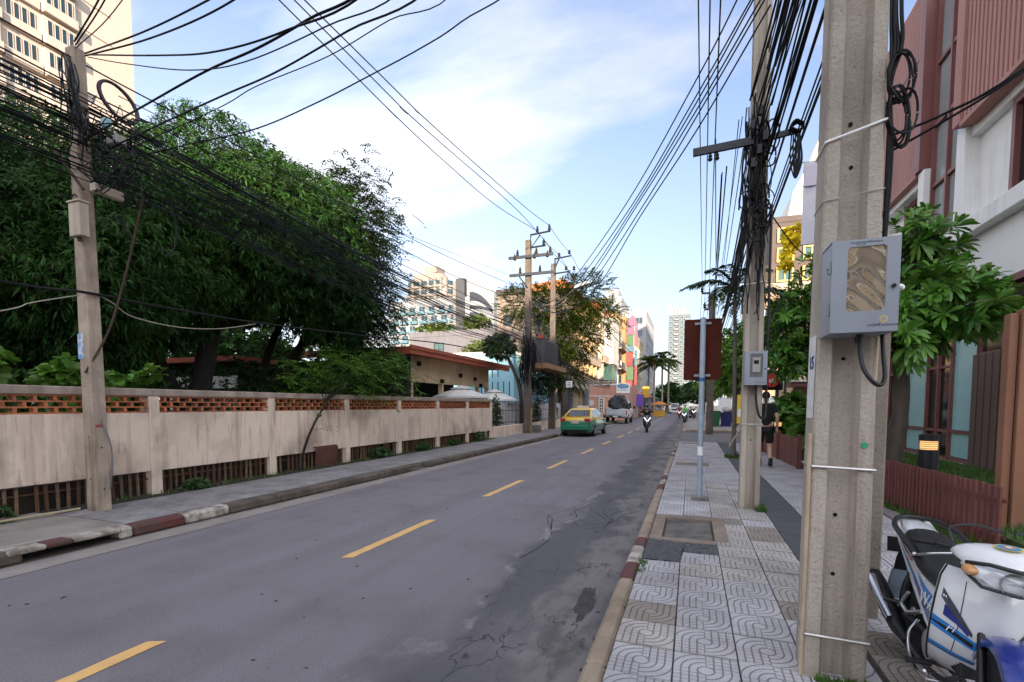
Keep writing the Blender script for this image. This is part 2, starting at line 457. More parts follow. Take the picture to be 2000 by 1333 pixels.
def strip(x_left, x_right, y0, y1, z, seed, jl, jr, step=0.18):
    """long sheet with uneven edges"""
    r = random.Random(seed); a = []; b = []; y = y0; dl = dr = 0
    while y < y1:
        dl = 0.8 * dl + r.uniform(-jl, jl); dr = 0.8 * dr + r.uniform(-jr, jr)
        xl = x_left(y) if callable(x_left) else x_left
        xr = x_right(y) if callable(x_right) else x_right
        a.append((xl + dl, y, z)); b.append((xr + dr, y, z)); y += step
    n = len(a)
    return MB().add(a + b, [(i, i + n, i + n + 1, i + 1) for i in range(n - 1)])

strip(-6.5, lambda y: -6.11, -20, 60, 0.005, 1, 0, 0.008).build('gutter', gutter_m, road)
# the broken right-hand lane edge: older darker surface, worn pale gutter and crack lines, all in the road material
def road_wear(m):
    t = m.node_tree; N = t.nodes; L = t.links; bs_ = N['Principled BSDF']
    geo = N.new('ShaderNodeNewGeometry'); sp = N.new('ShaderNodeSeparateXYZ'); L.new(geo.outputs['Position'], sp.inputs[0])
    def op(o, a, bb=None, cc=None):
        n = N.new('ShaderNodeMath'); n.operation = o
        for i, v in enumerate((a, bb, cc)):
            if v is None: continue
            if hasattr(v, 'links'): L.new(v, n.inputs[i])
            else: n.inputs[i].default_value = v
        return n.outputs[0]
    def noise(sc, det=6, st=(1, 1, 1), dist=0.0):
        mp_ = N.new('ShaderNodeMapping'); mp_.inputs['Scale'].default_value = st; L.new(geo.outputs['Position'], mp_.inputs[0])
        n = N.new('ShaderNodeTexNoise'); n.inputs['Scale'].default_value = sc; n.inputs['Detail'].default_value = det; n.inputs['Distortion'].default_value = dist; n.inputs['Roughness'].default_value = 0.6
        L.new(mp_.outputs[0], n.inputs['Vector']); return n.outputs['Fac']
    def sm(v, a, b_):
        r_ = N.new('ShaderNodeMapRange'); r_.interpolation_type = 'SMOOTHSTEP'; r_.inputs['From Min'].default_value = a; r_.inputs['From Max'].default_value = b_; L.new(v, r_.inputs['Value']); return r_.outputs[0]
    col = bs_.inputs['Base Color'].links[0].from_socket
    def mixc(f, c, blend='MIX'):
        nonlocal col
        q = N.new('ShaderNodeMix'); q.data_type = 'RGBA'; q.blend_type = blend
        L.new(f, q.inputs['Factor']); L.new(col, q.inputs['A'])
        if hasattr(c, 'links'): L.new(c, q.inputs['B'])
        else: q.inputs['B'].default_value = (*c, 1)
        col = q.outputs['Result']
    wob = op('SUBTRACT', noise(1.1, 8, (1, .6, 1)), 0.5)
    xw = op('ADD', sp.outputs[0], op('MULTIPLY', wob, 1.5))
    # long faint wheel tracks and grain
    mixc(op('MULTIPLY', sm(noise(1.6, 4, (1, .05, 1)), .42, .68), .30), (0.10, 0.09, 0.098))
    mixc(op('MULTIPLY', sm(noise(260, 2), .54, .66), .55), (0.055, 0.05, 0.052))
    mixc(op('MULTIPLY', sm(noise(200, 2), .60, .68), .35), (0.36, 0.33, 0.33))
    mixc(op('MULTIPLY', sm(noise(75, 4), .50, .66), .42), (0.075, 0.068, 0.072))
    mixc(op('MULTIPLY', sm(noise(62, 4), .56, .70), .40), (0.33, 0.30, 0.305))
    mixc(op('MULTIPLY', sm(noise(14, 3, (1, .45, 1)), .70, .74), .75), (0.05, 0.045, 0.045))
    old = sm(xw, -1.95, -1.45)
    old = op('MULTIPLY', old, sm(noise(.9, 9, (1, .5, 1)), .22, .48))
    mixc(op('MULTIPLY', old, .78), (0.066, 0.062, 0.068))
    edge = sm(op('ABSOLUTE', op('ADD', xw, 1.68)), .10, .0)
    mixc(op('MULTIPLY', edge, op('MULTIPLY', sm(noise(2.2, 8), .46, .62), .55)), (0.30, 0.28, 0.28))
    pale = op('MULTIPLY', sm(xw, -1.12, -0.92), sm(noise(2.6, 9, (1, .5, 1)), .34, .56))
    mixc(op('MULTIPLY', pale, .55), (0.235, 0.215, 0.20))
    wet = op('MULTIPLY', sm(sp.outputs[0], -1.15, -0.85), sm(noise(1.4, 8, (1, .55, 1)), .54, .62))
    mixc(op('MULTIPLY', wet, .7), (0.06, 0.055, 0.052))
    # cracks
    mp_ = N.new('ShaderNodeMapping'); mp_.inputs['Scale'].default_value = (1.5, .8, 1); L.new(geo.outputs['Position'], mp_.inputs[0])
    dn = N.new('ShaderNodeTexNoise'); dn.inputs['Scale'].default_value = 3.0; dn.inputs['Detail'].default_value = 5; L.new(mp_.outputs[0], dn.inputs['Vector'])
    av = N.new('ShaderNodeVectorMath'); av.operation = 'MULTIPLY_ADD'; av.inputs[1].default_value = (.7, .7, .7); L.new(dn.outputs['Color'], av.inputs[0]); L.new(mp_.outputs[0], av.inputs[2])
    vo = N.new('ShaderNodeTexVoronoi'); vo.feature = 'DISTANCE_TO_EDGE'; vo.inputs['Scale'].default_value = 2.4; L.new(av.outputs[0], vo.inputs['Vector'])
    ck = op('MULTIPLY', sm(vo.outputs['Distance'], .016, .004), op('MULTIPLY', sm(xw, -1.75, -1.4), sm(noise(.8, 4), .48, .60)))
    mixc(op('MULTIPLY', ck, .65), (0.022, 0.02, 0.02))
    L.new(col, bs_.inputs['Base Color'])
    bn = N.new('ShaderNodeBump'); bn.inputs['Strength'].default_value = .9; bn.inputs['Distance'].default_value = .02
    hh = op('SUBTRACT', op('MULTIPLY', noise(120, 4), .3), op('ADD', op('MULTIPLY', ck, 1.0), op('ADD', op('MULTIPLY', old, .5), op('MULTIPLY', wet, .7))))
    L.new(hh, bn.inputs['Height']); L.new(bn.outputs[0], bs_.inputs['Normal'])
road_wear(asphalt)
MB().poly(blob(-.80, 4.0, .07, .36, 50, 63, 0.003, .35)).build('pothole', mat('pothole_dark', (0.055, 0.05, 0.05), (0.03, 0.028, 0.028), rough=.8, sc=9, bump=1, bsc=60), road)
# cracks in the broken right-hand edge: thin dark gaps
crack = MB()
for s in range(22):
    r = random.Random(100 + s)
    x = r.uniform(-1.95, -0.95); y = r.uniform(3.2, 21); a = r.uniform(-0.5, 0.5) + (math.pi / 2 if r.random() < 0.72 else 0)
    pts = []
    for i in range(r.randint(8, 20)):
        pts.append((x, y, 0.004)); a += r.uniform(-0.55, 0.55); a = 0.88 * a + 0.12 * math.pi / 2
        x += 0.11 * math.cos(a); y += 0.14 * math.sin(a)
        if x < -2.2 or x > -0.75: break
    if len(pts) > 3: crack.ribbon(pts, [r.uniform(0.003, 0.011) for _ in pts])
cr = crack.build('crack', dark_m, road, recalc=False); cr['kind'] = 'stuff'
deb = MB()
for s in range(90):
    r = random.Random(900 + s); x = r.uniform(-6.1, -0.6); y = r.uniform(1.6, 16)
    deb.obox((x, y, 0.003), (r.uniform(.008, .022), r.uniform(.008, .04), .004), (0, 0, r.uniform(0, 3)))
tag(deb.build('road_litter', mat('leaf_litter', (0.05, 0.04, 0.03), (0.03, 0.025, 0.02), rough=1)), 'small dark leaf scraps and specks scattered on the asphalt', 'litter', kind='stuff')

# --- tile with pressed stadium pattern (relief in the material, one tile = one UV square)
def tile_material(name, c, c2):
    m = mat(name, c, c2, rough=0.85, sc=2.5, det=9, geo=True, stain=0.45, speck=0.5, rnd=0.09)
    t = m.node_tree; N = t.nodes; L = t.links; b = N['Principled BSDF']
    def op(o, a, bb=None, cc=None):
        n = N.new('ShaderNodeMath'); n.operation = o
        for i, v in enumerate((a, bb, cc)):
            if v is None: continue
            if hasattr(v, 'links'): L.new(v, n.inputs[i])
            else: n.inputs[i].default_value = v
        return n.outputs[0]
    uv = N.new('ShaderNodeUVMap'); sp = N.new('ShaderNodeSeparateXYZ'); L.new(uv.outputs[0], sp.inputs[0])
    u = op('SUBTRACT', op('FRACT', sp.outputs[0]), 0.5); v = op('SUBTRACT', op('FRACT', sp.outputs[1]), 0.5)
    r = op('SQRT', op('ADD', op('MULTIPLY', u, u), op('MULTIPLY', v, v)))
    same = op('GREATER_THAN', op('MULTIPLY', u, v), 0.0)           # lower-left and upper-right quarters carry straight bars
    au = op('ABSOLUTE', u)
    s = op('ADD', op('MULTIPLY', au, same), op('MULTIPLY', r, op('SUBTRACT', 1.0, same)))
    s = op('MULTIPLY', s, 8.0)
    d1 = op('ABSOLUTE', op('SUBTRACT', op('FRACT', op('ADD', s, 0.5)), 0.5))       # 0 on a groove
    d1 = op('ADD', d1, op('MULTIPLY', op('GREATER_THAN', s, 4.6), 1.0))
    d2 = op('ABSOLUTE', op('SUBTRACT', op('FRACT', op('ADD', op('MULTIPLY', v, 9.0), 0.5)), 0.5))
    d2 = op('ADD', d2, op('MULTIPLY', op('SUBTRACT', 1.0, same), 1.0))
    d2 = op('ADD', d2, 0.035)
    inc = op('GREATER_THAN', r, 0.125)
    dg = op('MINIMUM', d1, d2)
    dcirc = op('MULTIPLY', op('ABSOLUTE', op('SUBTRACT', r, 0.125)), 8.0)
    dg = op('MINIMUM', op('ADD', dg, op('SUBTRACT', 1.0, inc)), dcirc)
    ej = op('MULTIPLY', op('SUBTRACT', 0.5, op('MAXIMUM', au, op('ABSOLUTE', v))), 7.0)
    dg = op('MINIMUM', dg, op('ADD', ej, .015))
    h = N.new('ShaderNodeMapRange'); h.inputs['From Min'].default_value = 0.03; h.inputs['From Max'].default_value = 0.13; L.new(dg, h.inputs['Value'])
    # soil caught in the grooves
    q = N.new('ShaderNodeMix'); q.data_type = 'RGBA'; q.blend_type = 'MULTIPLY'
    src = b.inputs['Base Color'].links[0].from_socket
    f = op('MULTIPLY', op('SUBTRACT', 1.0, h.outputs[0]), 0.68)
    L.new(f, q.inputs['Factor']); L.new(src, q.inputs['A']); q.inputs['B'].default_value = (0.20, 0.17, 0.15, 1)
    L.new(q.outputs['Result'], b.inputs['Base Color'])
    bn = N.new('ShaderNodeBump'); bn.inputs['Strength'].default_value = 0.9; bn.inputs['Distance'].default_value = 0.006
    ge = N.new('ShaderNodeNewGeometry'); nz = N.new('ShaderNodeTexNoise'); nz.inputs['Scale'].default_value = 120; L.new(ge.outputs['Position'], nz.inputs['Vector'])
    L.new(op('ADD', h.outputs[0], op('MULTIPLY', nz.outputs['Fac'], 0.25)), bn.inputs['Height']); L.new(bn.outputs[0], b.inputs['Normal'])
    return m
tile_grey = tile_material('tile_grey', (0.49, 0.47, 0.485), (0.355, 0.34, 0.35))
tile_beige = tile_material('tile_beige', (0.45, 0.42, 0.39), (0.34, 0.315, 0.29))
tile_brown = tile_material('tile_brown', (0.30, 0.26, 0.22), (0.23, 0.20, 0.17))
slab_dark = mat('dark_paving', (0.075, 0.075, 0.084), (0.055, 0.055, 0.062), rough=0.8, sc=3, geo=True, bump=0.5, bsc=80, stain=0.3, speck=0.3, rnd=0.08)

TS = 0.36
def tile_mesh(name, m, sx=TS, sy=TS, th=0.045):
    g = 0.0025; mb = MB().cbox(-sx / 2 + g, sx / 2 - g, -sy / 2 + g, sy / 2 - g, -th, 0, 0.0035)
    me = mb.mesh(name, m)
    uv = me.uv_layers.new(name='UVMap')
    for l in me.loops:
        p = me.vertices[l.vertex_index].co
        uv.data[l.index].uv = (p.x / sx + 0.5, p.y / sy + 0.5)
    return me
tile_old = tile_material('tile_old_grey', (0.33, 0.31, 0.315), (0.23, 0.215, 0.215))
T_ = {k: tile_mesh('tile', m) for k, m in (('g', tile_grey), ('b', tile_beige), ('n', tile_brown), ('o', tile_old))}
def sheet(name, m, parent, x0, x1, y0, y1, z):
    mb = MB().poly([(x0, y0, z), (x1, y0, z), (x1, y1, z), (x0, y1, z)])
    o = mb.build(name, m, parent, recalc=False)
    uv = o.data.uv_layers.new(name='UVMap')
    for l in o.data.loops:
        p = o.data.vertices[l.vertex_index].co + offset(o)
        uv.data[l.index].uv = ((p.x - x0) / TS, (p.y - y0) / TS)
    return o

bed_m = mat('sand_bed', (0.20, 0.17, 0.14), (0.14, 0.12, 0.10), rough=1, sc=5, bump=0.8)
walk = struct(MB().box(-0.43, 2.5, -12, 21.4, -0.03, 0.102).build('right_pavement', bed_m))
r = random.Random(11)
Y_START = 1.66
for i in range(24):
    y = Y_START + TS * (i + 0.5)
    for c in range(4):
        x = -0.43 + TS * (c + 0.5) - 0.0
        if c < 2 and 4.72 < y < 7.0 and not (c == 1 and y < 5.2): continue     # rubble fill and inspection cover
        k = 'g'
        if c >= 2 and 4.1 < y < 6.4: k = 'b' if r.random() < 0.85 else 'g'
        elif c >= 2 and y > 6.4: k = r.choice('bbgn' if y < 7.6 else 'bbg')
        elif r.random() < 0.05: k = 'b'
        if (c, i) in ((0, 5), (2, 14), (3, 12), (3, 6)): k = 'n'
        o = link('tile', T_[k], walk, (x, y, 0.148 + r.uniform(-.004, .003)), rot=(r.uniform(-.010, .010), r.uniform(-.010, .010), r.uniform(-.008, .008)))
    if y < 4.4: link('tile', T_['n' if i in (4, 5) else 'g'], walk, (1.225, y, 0.1475), rot=(0, 0, r.uniform(-.006, .006)))
    for c in range(3):
        x = 1.44 + TS * (c + 0.5)
        o = link('tile', T_['b' if r.random() < 0.06 else 'g'], walk, (x, y, 0.147 + r.uniform(-.002, .002)), rot=(0, 0, r.uniform(-.005, .005)))
yf = Y_START + TS * 24
sheet('tile_sheet', tile_grey, walk, -0.43, 1.01, yf, 21.4, 0.148)
sheet('tile_sheet', tile_grey, walk, 1.44, 2.52, yf, 21.4, 0.147)
sheet('tile_sheet', tile_grey, walk, -0.43, 2.5, -12, Y_START, 0.147)
pv = MB().cbox(-0.208, 0.208, -0.148, 0.148, -0.045, 0, 0.004).mesh('paving_block', slab_dark)
for i in range(57):
    link('paving_block', pv, walk, (1.222, 4.53 + 0.3 * i, 0.149 + r.uniform(-.001, .001)))
# edge piece between the last row of tiles and the planter
# inspection cover: raised frame, sunken slab
frame_m = mat('cover_frame', (0.26, 0.20, 0.15), (0.17, 0.135, 0.105), rough=0.9, sc=5, bump=0.6, stain=0.5, speck=0.4)
slab_m = mat('cover_slab', (0.15, 0.135, 0.12), (0.07, 0.065, 0.06), rough=0.9, sc=4, det=9, bump=0.6, stain=0.4, contrast=1.6)
mb = MB()
mb.box(-0.42, 0.30, 5.66, 5.80, 0.10, 0.150); mb.box(0.28, 0.42, 5.80, 6.98, 0.10, 0.152); mb.box(-0.42, 0.28, 6.84, 6.98, 0.10, 0.151); mb.box(-0.42, -0.29, 5.80, 6.84, 0.10, 0.1505)
mb.build('cover_frame', frame_m, walk)
MB().cbox(-0.27, 0.26, 5.83, 6.81, 0.09, 0.130, 0.006).build('cover_slab', slab_m, walk)
for (y0, y1) in ((13.0, 13.55), (20.3, 20.85)):
    MB().cbox(-0.35, 0.45, y0, y1, 0.1, 0.162, 0.006).build('cover_slab', frame_m, walk)
# rubble fill, gently mounded
mb = MB(); rr = random.Random(5); G = 26
def hgt(x, y): return 0.145 + 0.012 * math.sin(7 * x + 3 * y) * math.sin(9 * y) + rr.uniform(-.010, .010)
vs = []
for j in range(G + 1):
    for i in range(G + 1):
        x = -0.425 + 0.715 * i / G; y = 4.905 + .755 * j / G
        if x > -0.06: y = 5.265 + 0.395 * j / G
        vs.append((x, y, hgt(x, y)))
mb.add(vs, [(j * (G + 1) + i, j * (G + 1) + i + 1, (j + 1) * (G + 1) + i + 1, (j + 1) * (G + 1) + i) for j in range(G) for i in range(G)])
tag(mb.build('rubble_fill', gravel_m, walk, smooth=60), kind='stuff')

# kerbs
def kerb_run(name, x0, x1, y0, y1, z1, base_mat, paints, parent_label=None, step=1.0, skip=(), bev=0.025):
    k = struct(MB().box(min(x0, x1), max(x0, x1), y0, y1, -0.04, 0.012).build(name, base_mat))
    y = y0; r = random.Random(int(y0 * 10) + 3)
    cuts = []
    for (a, b, m) in paints: cuts.append((a, b, m))
    while y < y1 - 1e-6:
        e = min(y + step, y1)
        for (a, b, m) in cuts:
            if y < a < e: e = a
            if a <= y < b - 1e-6: e = min(e, b)
        m = base_mat
        for (a, b, mm) in cuts:
            if a - 1e-6 <= y < b - 1e-6: m = mm
        if not any(a - 1e-6 <= y < b - 1e-6 for a, b in skip):
            j = r.uniform(-.004, .004)
            MB().cbox(x0 + j, x1 + j, y + 0.004, e - 0.004, 0.0, z1 + r.uniform(-.004, .003), bev).build('kerb_stone', m, k)
        y = e
    return k
W_, D_ = kerb_white, kerb_red
kr = kerb_run('right_kerb', -0.56, -0.432, -8, 21.4, 0.152, kerb_r_m,
         [(4.30, 4.78, D_), (4.78, 5.36, W_), (5.36, 5.72, D_), (9.2, 9.75, D_), (9.75, 10.4, W_), (10.4, 11.0, D_), (11.0, 11.6, W_), (15.2, 15.9, D_), (15.9, 16.6, W_), (16.6, 17.3, D_)], step=0.9, skip=((17.6, 18.5),))
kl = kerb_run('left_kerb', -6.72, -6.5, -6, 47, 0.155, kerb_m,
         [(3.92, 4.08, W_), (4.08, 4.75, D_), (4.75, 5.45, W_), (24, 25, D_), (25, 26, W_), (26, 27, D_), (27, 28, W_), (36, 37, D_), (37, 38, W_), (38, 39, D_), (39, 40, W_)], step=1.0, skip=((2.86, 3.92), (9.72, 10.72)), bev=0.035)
for (a, b, m1, m2) in ((2.86, 3.92, D_, W_), (9.72, 10.72, kerb_m, kerb_m)):
    MB().cbox(-6.72, -6.49, a, (a + b) / 2 - .2, 0.102, 0.158, 0.015).build('drain_lintel', m2, kl)
    MB().cbox(-6.72, -6.49, (a + b) / 2 - .2, (a + b) / 2 + .05, 0.102, 0.157, 0.015).build('drain_lintel', m1, kl)
    MB().cbox(-6.72, -6.49, (a + b) / 2 + .05, b, 0.102, 0.158, 0.015).build('drain_lintel', m2, kl)
    MB().box(-7.1, -6.70, a, b, -0.02, 0.1).build('drain_hole', dark_m, kl)
kerb_run('island_kerb', -0.50, -0.30, 32, 46, 0.15, kerb_r_m, [(32, 32.8, W_), (32.8, 33.5, D_), (34.2, 35, W_)])
isl = struct(MB().box(-0.3, 14, 32.0, 90, -0.03, 0.14).build('island_pavement', mat('island_concrete', (0.30, 0.285, 0.27), (0.22, 0.21, 0.20), rough=0.9, sc=2, bump=0.4, stain=0.5)))
MB().cbox(-0.3, 8, 31.85, 32.0, 0, 0.152, 0.02).build('kerb_stone', kerb_r_m, isl)

lw = struct(MB().box(-8.62, -6.73, -8, 48, -0.03, 0.098).build('left_pavement', bed_m))
r = random.Random(21)
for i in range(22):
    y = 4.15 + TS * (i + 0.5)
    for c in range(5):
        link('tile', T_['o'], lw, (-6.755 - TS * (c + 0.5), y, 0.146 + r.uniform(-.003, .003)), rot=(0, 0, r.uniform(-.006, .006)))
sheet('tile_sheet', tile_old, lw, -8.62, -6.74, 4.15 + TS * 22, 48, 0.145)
MB().cbox(-8.62, -6.92, -8, 4.13, 0.09, 0.149, 0.008).build('concrete_slab', mat('slab_concrete', (0.30, 0.27, 0.235), (0.22, 0.195, 0.17), rough=0.9, sc=2, det=9, bump=0.5, bsc=60, stain=0.6, speck=0.5), lw)
MB().cbox(-6.895, -6.73, -8, 4.13, 0.09, 0.148, 0.008).build('concrete_slab', gutter_m, lw)
MB().poly([(-8.7, 4.15, 0.150), (-8.2, 4.15, 0.150), (-8.3, 21, 0.150), (-8.7, 21, 0.150)]).build('dirt_edge', soil_m, lw)

# ------------------------------------------------------------------ boundary wall on the left
wall = thing('boundary_wall', 'long stained plaster boundary wall with brick lattice strip along left pavement', 'wall', (-8.5, 8, 0.15))
PY = [-1.7 + 2.475 * k for k in range(10)]          # pillar centres ... 20.58
PY[-1] = 20.60
for y in PY:
    MB().cbox(-8.66, -8.485, y - 0.09, y + 0.09, 0.1, 1.80, 0.008).build('pillar', plaster, wall)
vb = MB().box(-0.05, 0.05, -0.0225, 0.0225, 0, 0.063).mesh('brick', brick_m)
sb = MB().cbox(-0.02, 0.02, -0.017, 0.017, 0, 0.46, 0.004).mesh('slat', slat_m)
sb2 = MB().cbox(-0.02, 0.02, -0.017, 0.017, 0, 0.46, 0.006).mesh('slat', mat('weathered_slat', (0.20, 0.12, 0.065), (0.08, 0.048, 0.03), rough=0.95, sc=9, bump=0.6, rnd=0.3, stain=0.5))
r = random.Random(31)
for k in range(len(PY) - 1):
    a, b = PY[k] + 0.09, PY[k + 1] - 0.09
    zb = 0.56 - 0.006 * k
    MB().cbox(-8.64, -8.50, a, b, zb, 1.525, 0.006).build('panel', plaster, wall)
    MB().cbox(-8.655, -8.478, PY[k] + 0.0 if k else PY[0], PY[k + 1], 1.802, 1.925, 0.012).build('coping', plaster_cap, wall)
    for j in range(4):
        z = 1.527 + 0.0845 * j
        MB().box(-8.62, -8.515, a, b, z, z + 0.0225).build('brick_course', brick_m, wall)
    for j in range(3):
        z = 1.5495 + 0.0845 * j
        n = 10; st = (b - a) / n
        for i in range(n + (j % 2)):
            y = a + st * (i + (0.5 if j % 2 == 0 else 0.0))
            y = min(max(y, a + 0.025), b - 0.025)
            if PY[k] < 0.5: continue
            link('brick', vb, wall, (-8.567 + r.uniform(-.004, .004), y + r.uniform(-.008, .008), z))
    if PY[k] < 0.5: continue
    n = 19
    for i in range(n):
        if r.random() < 0.05: continue
        y = a + (b - a) * (i + 0.5) / n
        link('slat', sb if r.random() < (0.3 + 0.08 * k) else sb2, wall, (-8.57, y + r.uniform(-.012, .012), 0.13), rot=(r.uniform(-.03, .03), 0, 0))
    MB().box(-8.605, -8.59, a, b, 0.40, 0.425).build('slat_rail', slat_m, wall)
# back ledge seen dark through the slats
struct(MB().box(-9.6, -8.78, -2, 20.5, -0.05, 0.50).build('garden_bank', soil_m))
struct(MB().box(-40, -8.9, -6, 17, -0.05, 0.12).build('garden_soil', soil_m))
tag(MB().obox((-8.40, 9.75, 0.38), (0.03, 0.75, 0.5), (0, 0.12, 0)).obox((-8.42, 9.75, 0.645), (0.05, 0.78, 0.03), (0, 0.12, 0)).build('metal_sheet', mat('rust_sheet', (0.13, 0.045, 0.03), (0.07, 0.03, 0.022), rough=0.9, sc=5, bump=0.4)), 'rusty maroon metal sheet leaning at foot of boundary wall', 'metal sheet')
tag(MB().tube([(-8.25, 2.2, .17), (-8.2, 3.3, .18), (-8.05, 4.35, .2)], 0.018, 6).build('bamboo_stick', mat('bamboo', (0.42, 0.34, 0.22), rough=0.8)), 'pale bamboo stick lying on pavement beside left concrete pole', 'stick')

# ------------------------------------------------------------------ planter and lawn at the right building
pk = struct(MB().box(2.5, 2.62, 5.5, 21, -0.02, 0.10).build('planter_edge', kerb_r_m))
r = random.Random(8); y = 5.6
while y < 21:
    l = r.uniform(0.35, 0.8)
    a = r.uniform(-.02, .02)
    MB().cbox(2.51 + a, 2.68 + a, y, y + l - 0.02, 0.08, 0.20 + r.uniform(-.02, .04), 0.03).build('edge_stone', worn_conc, pk)
    y += l
struct(MB().box(2.62, 14, 5.0, 21.2, -0.04, 0.17).build('planter_soil', soil_m))
struct(MB().box(3.1, 5.98, 5.5, 20.5, 0.0, 0.28).build('lawn', mat('lawn_green', (0.07, 0.12, 0.03), (0.045, 0.085, 0.022), rough=1, sc=9, bump=1)))
def blades(name, region, n, h, seed, label, m=grass_m, zb=0.17, wd=0.012, fn=None):
    g = np.random.default_rng(seed)
    x = g.uniform(region[0], region[1], n); y = g.uniform(region[2], region[3], n)
    z = np.full(n, zb) if fn is None else fn(x, y)
    a = g.uniform(0, 6.28, n); hh = h * g.uniform(0.5, 1.2, n); le = g.uniform(0, 0.5, n) * hh
    b = g.uniform(0, 6.28, n)
    V = np.zeros((n, 3, 3))
    V[:, 0] = np.stack([x - wd * np.cos(a), y - wd * np.sin(a), z], 1)
    V[:, 1] = np.stack([x + wd * np.cos(a), y + wd * np.sin(a), z], 1)
    V[:, 2] = np.stack([x + le * np.cos(b), y + le * np.sin(b), z + hh], 1)
    me = bpy.data.meshes.new(name)
    c = V.reshape(-1, 3); ctr = Vector(((region[0] + region[1]) / 2, (region[2] + region[3]) / 2, zb))
    me.from_pydata([tuple(p) for p in (c - np.array(ctr))], [], [(3 * i, 3 * i + 1, 3 * i + 2) for i in range(n)])
    me.materials.append(m)
    o = bpy.data.objects.new(name, me); COL.objects.link(o); o.location = ctr
    tag(o, label, 'grass', kind='stuff')
    return o
blades('grass', (3.1, 5.9, 6.0, 20), 14000, 0.09, 1, 'short green lawn grass behind the red picket fence', zb=0.27)
blades('grass', (2.62, 2.95, 6.0, 20), 2600, 0.10, 2, 'thin grass growing between planter stones and red picket fence', zb=0.165)
blades('grass', (0.95, 1.5, 15.2, 15.9), 700, 0.08, 3, 'small grass tuft around the slim palm trunk', zb=0.14)
blades('grass', (0.66, 0.92, 2.98, 3.04), 110, 0.045, 4, 'small weeds at foot of the near concrete pole', zb=0.14)
blades('grass', (0.90, 1.02, 7.6, 7.95), 160, 0.10, 5, 'small weeds at foot of the second concrete pole', zb=0.14)
blades('grass', (-0.43, -0.37, 4.45, 4.85), 80, 0.045, 6, 'small weeds along kerb beside the rubble fill', zb=0.13)
blades('grass', (-8.5, -8.25, 5, 20.5), 700, 0.10, 7, 'weeds and grass along the foot of boundary wall', zb=0.14)
# ------------------------------------------------------------------ buildings
pane_dark = glass('window_glass_dark', (0.010, 0.014, 0.016))
pane_blue = glass('window_glass_blue', (0.022, 0.048, 0.062), 0.08)
pane_green = glass('window_glass_green', (0.05, 0.10, 0.09), 0.08)
cream = mat('cream_render', (0.42, 0.34, 0.255), (0.37, 0.30, 0.225), rough=0.85, sc=0.5, streak=0.3, stain=0.2)
cream_y = mat('yellow_cream_render', (0.46, 0.33, 0.175), (0.40, 0.285, 0.15), rough=0.85, sc=0.5, streak=0.45, stain=0.3)
hotel_c = mat('hotel_render', (0.50, 0.42, 0.355), (0.47, 0.395, 0.33), rough=0.85, sc=0.12, streak=0.15)
white_r = mat('white_render', (0.88, 0.87, 0.86), (0.84, 0.83, 0.82), rough=0.85, sc=0.6, streak=0.1)
taupe = mat('taupe_render', (0.25, 0.19, 0.155), (0.20, 0.155, 0.13), rough=0.9, sc=0.4, streak=0.5, stain=0.4)
tan = mat('tan_concrete', (0.72, 0.55, 0.34), (0.58, 0.43, 0.265), rough=0.9, sc=1.0, det=8, bump=0.3, streak=0.45, stain=0.25)
redbrown = mat('red_brown_cladding', (0.40, 0.185, 0.15), (0.34, 0.155, 0.128), rough=0.65, sc=1.5, stretch=(1, 1, .2), stain=0.15)
redframe = mat('red_brown_frame', (0.22, 0.08, 0.07), (0.18, 0.066, 0.06), rough=0.5, sc=2)
orange_r = mat('orange_roof_tile', (0.44, 0.14, 0.045), (0.36, 0.11, 0.04), rough=0.8, sc=4, stretch=(4, 1, 1))
orange_w = mat('orange_render', (0.42, 0.22, 0.10), (0.35, 0.18, 0.085), rough=0.85, sc=0.6, streak=0.3)
red_roof = mat('red_fascia', (0.42, 0.10, 0.045), (0.34, 0.08, 0.04), rough=0.7, sc=1.5, streak=0.4)
blue_r = mat('pale_blue_boards', (0.26, 0.47, 0.54), (0.22, 0.41, 0.48), rough=0.8, sc=1)
grey_r = mat('grey_render', (0.29, 0.285, 0.31), (0.25, 0.245, 0.265), rough=0.9, sc=0.5, streak=0.5)
pink_r = mat('salmon_render', (0.74, 0.40, 0.30), (0.68, 0.36, 0.27), rough=0.9, sc=1, streak=0.35, stain=0.2)

def winmesh(name, wd, h, fr, pane, nx=1, nz=1, t=0.05, d=0.08):
    """window facing -Y, origin at the middle of its foot; material 0 frame, 1 pane"""
    mb = MB()
    mb.box(-wd / 2, -wd / 2 + t, -d, 0.0, 0, h); mb.box(wd / 2 - t, wd / 2, -d, 0, 0, h)
    mb.box(-wd / 2 + t, wd / 2 - t, -d, 0, 0, t); mb.box(-wd / 2 + t, wd / 2 - t, -d, 0, h - t, h)
    for i in range(1, nx):
        x = -wd / 2 + wd * i / nx; mb.box(x - t / 3, x + t / 3, -d * .8, -.012, t, h - t)
    for i in range(1, nz):
        z = h * i / nz; mb.box(-wd / 2 + t, wd / 2 - t, -d * .7, -.014, z - t / 3, z + t / 3)
    mb.mat(1).poly([(-wd / 2 + t, -0.01, t), (wd / 2 - t, -0.01, t), (wd / 2 - t, -0.01, h - t), (-wd / 2 + t, -0.01, h - t)])
    return mb.mesh(name, [fr, pane], recalc=False)
FACE = {'-y': 0.0, '+x': math.pi / 2, '-x': -math.pi / 2}

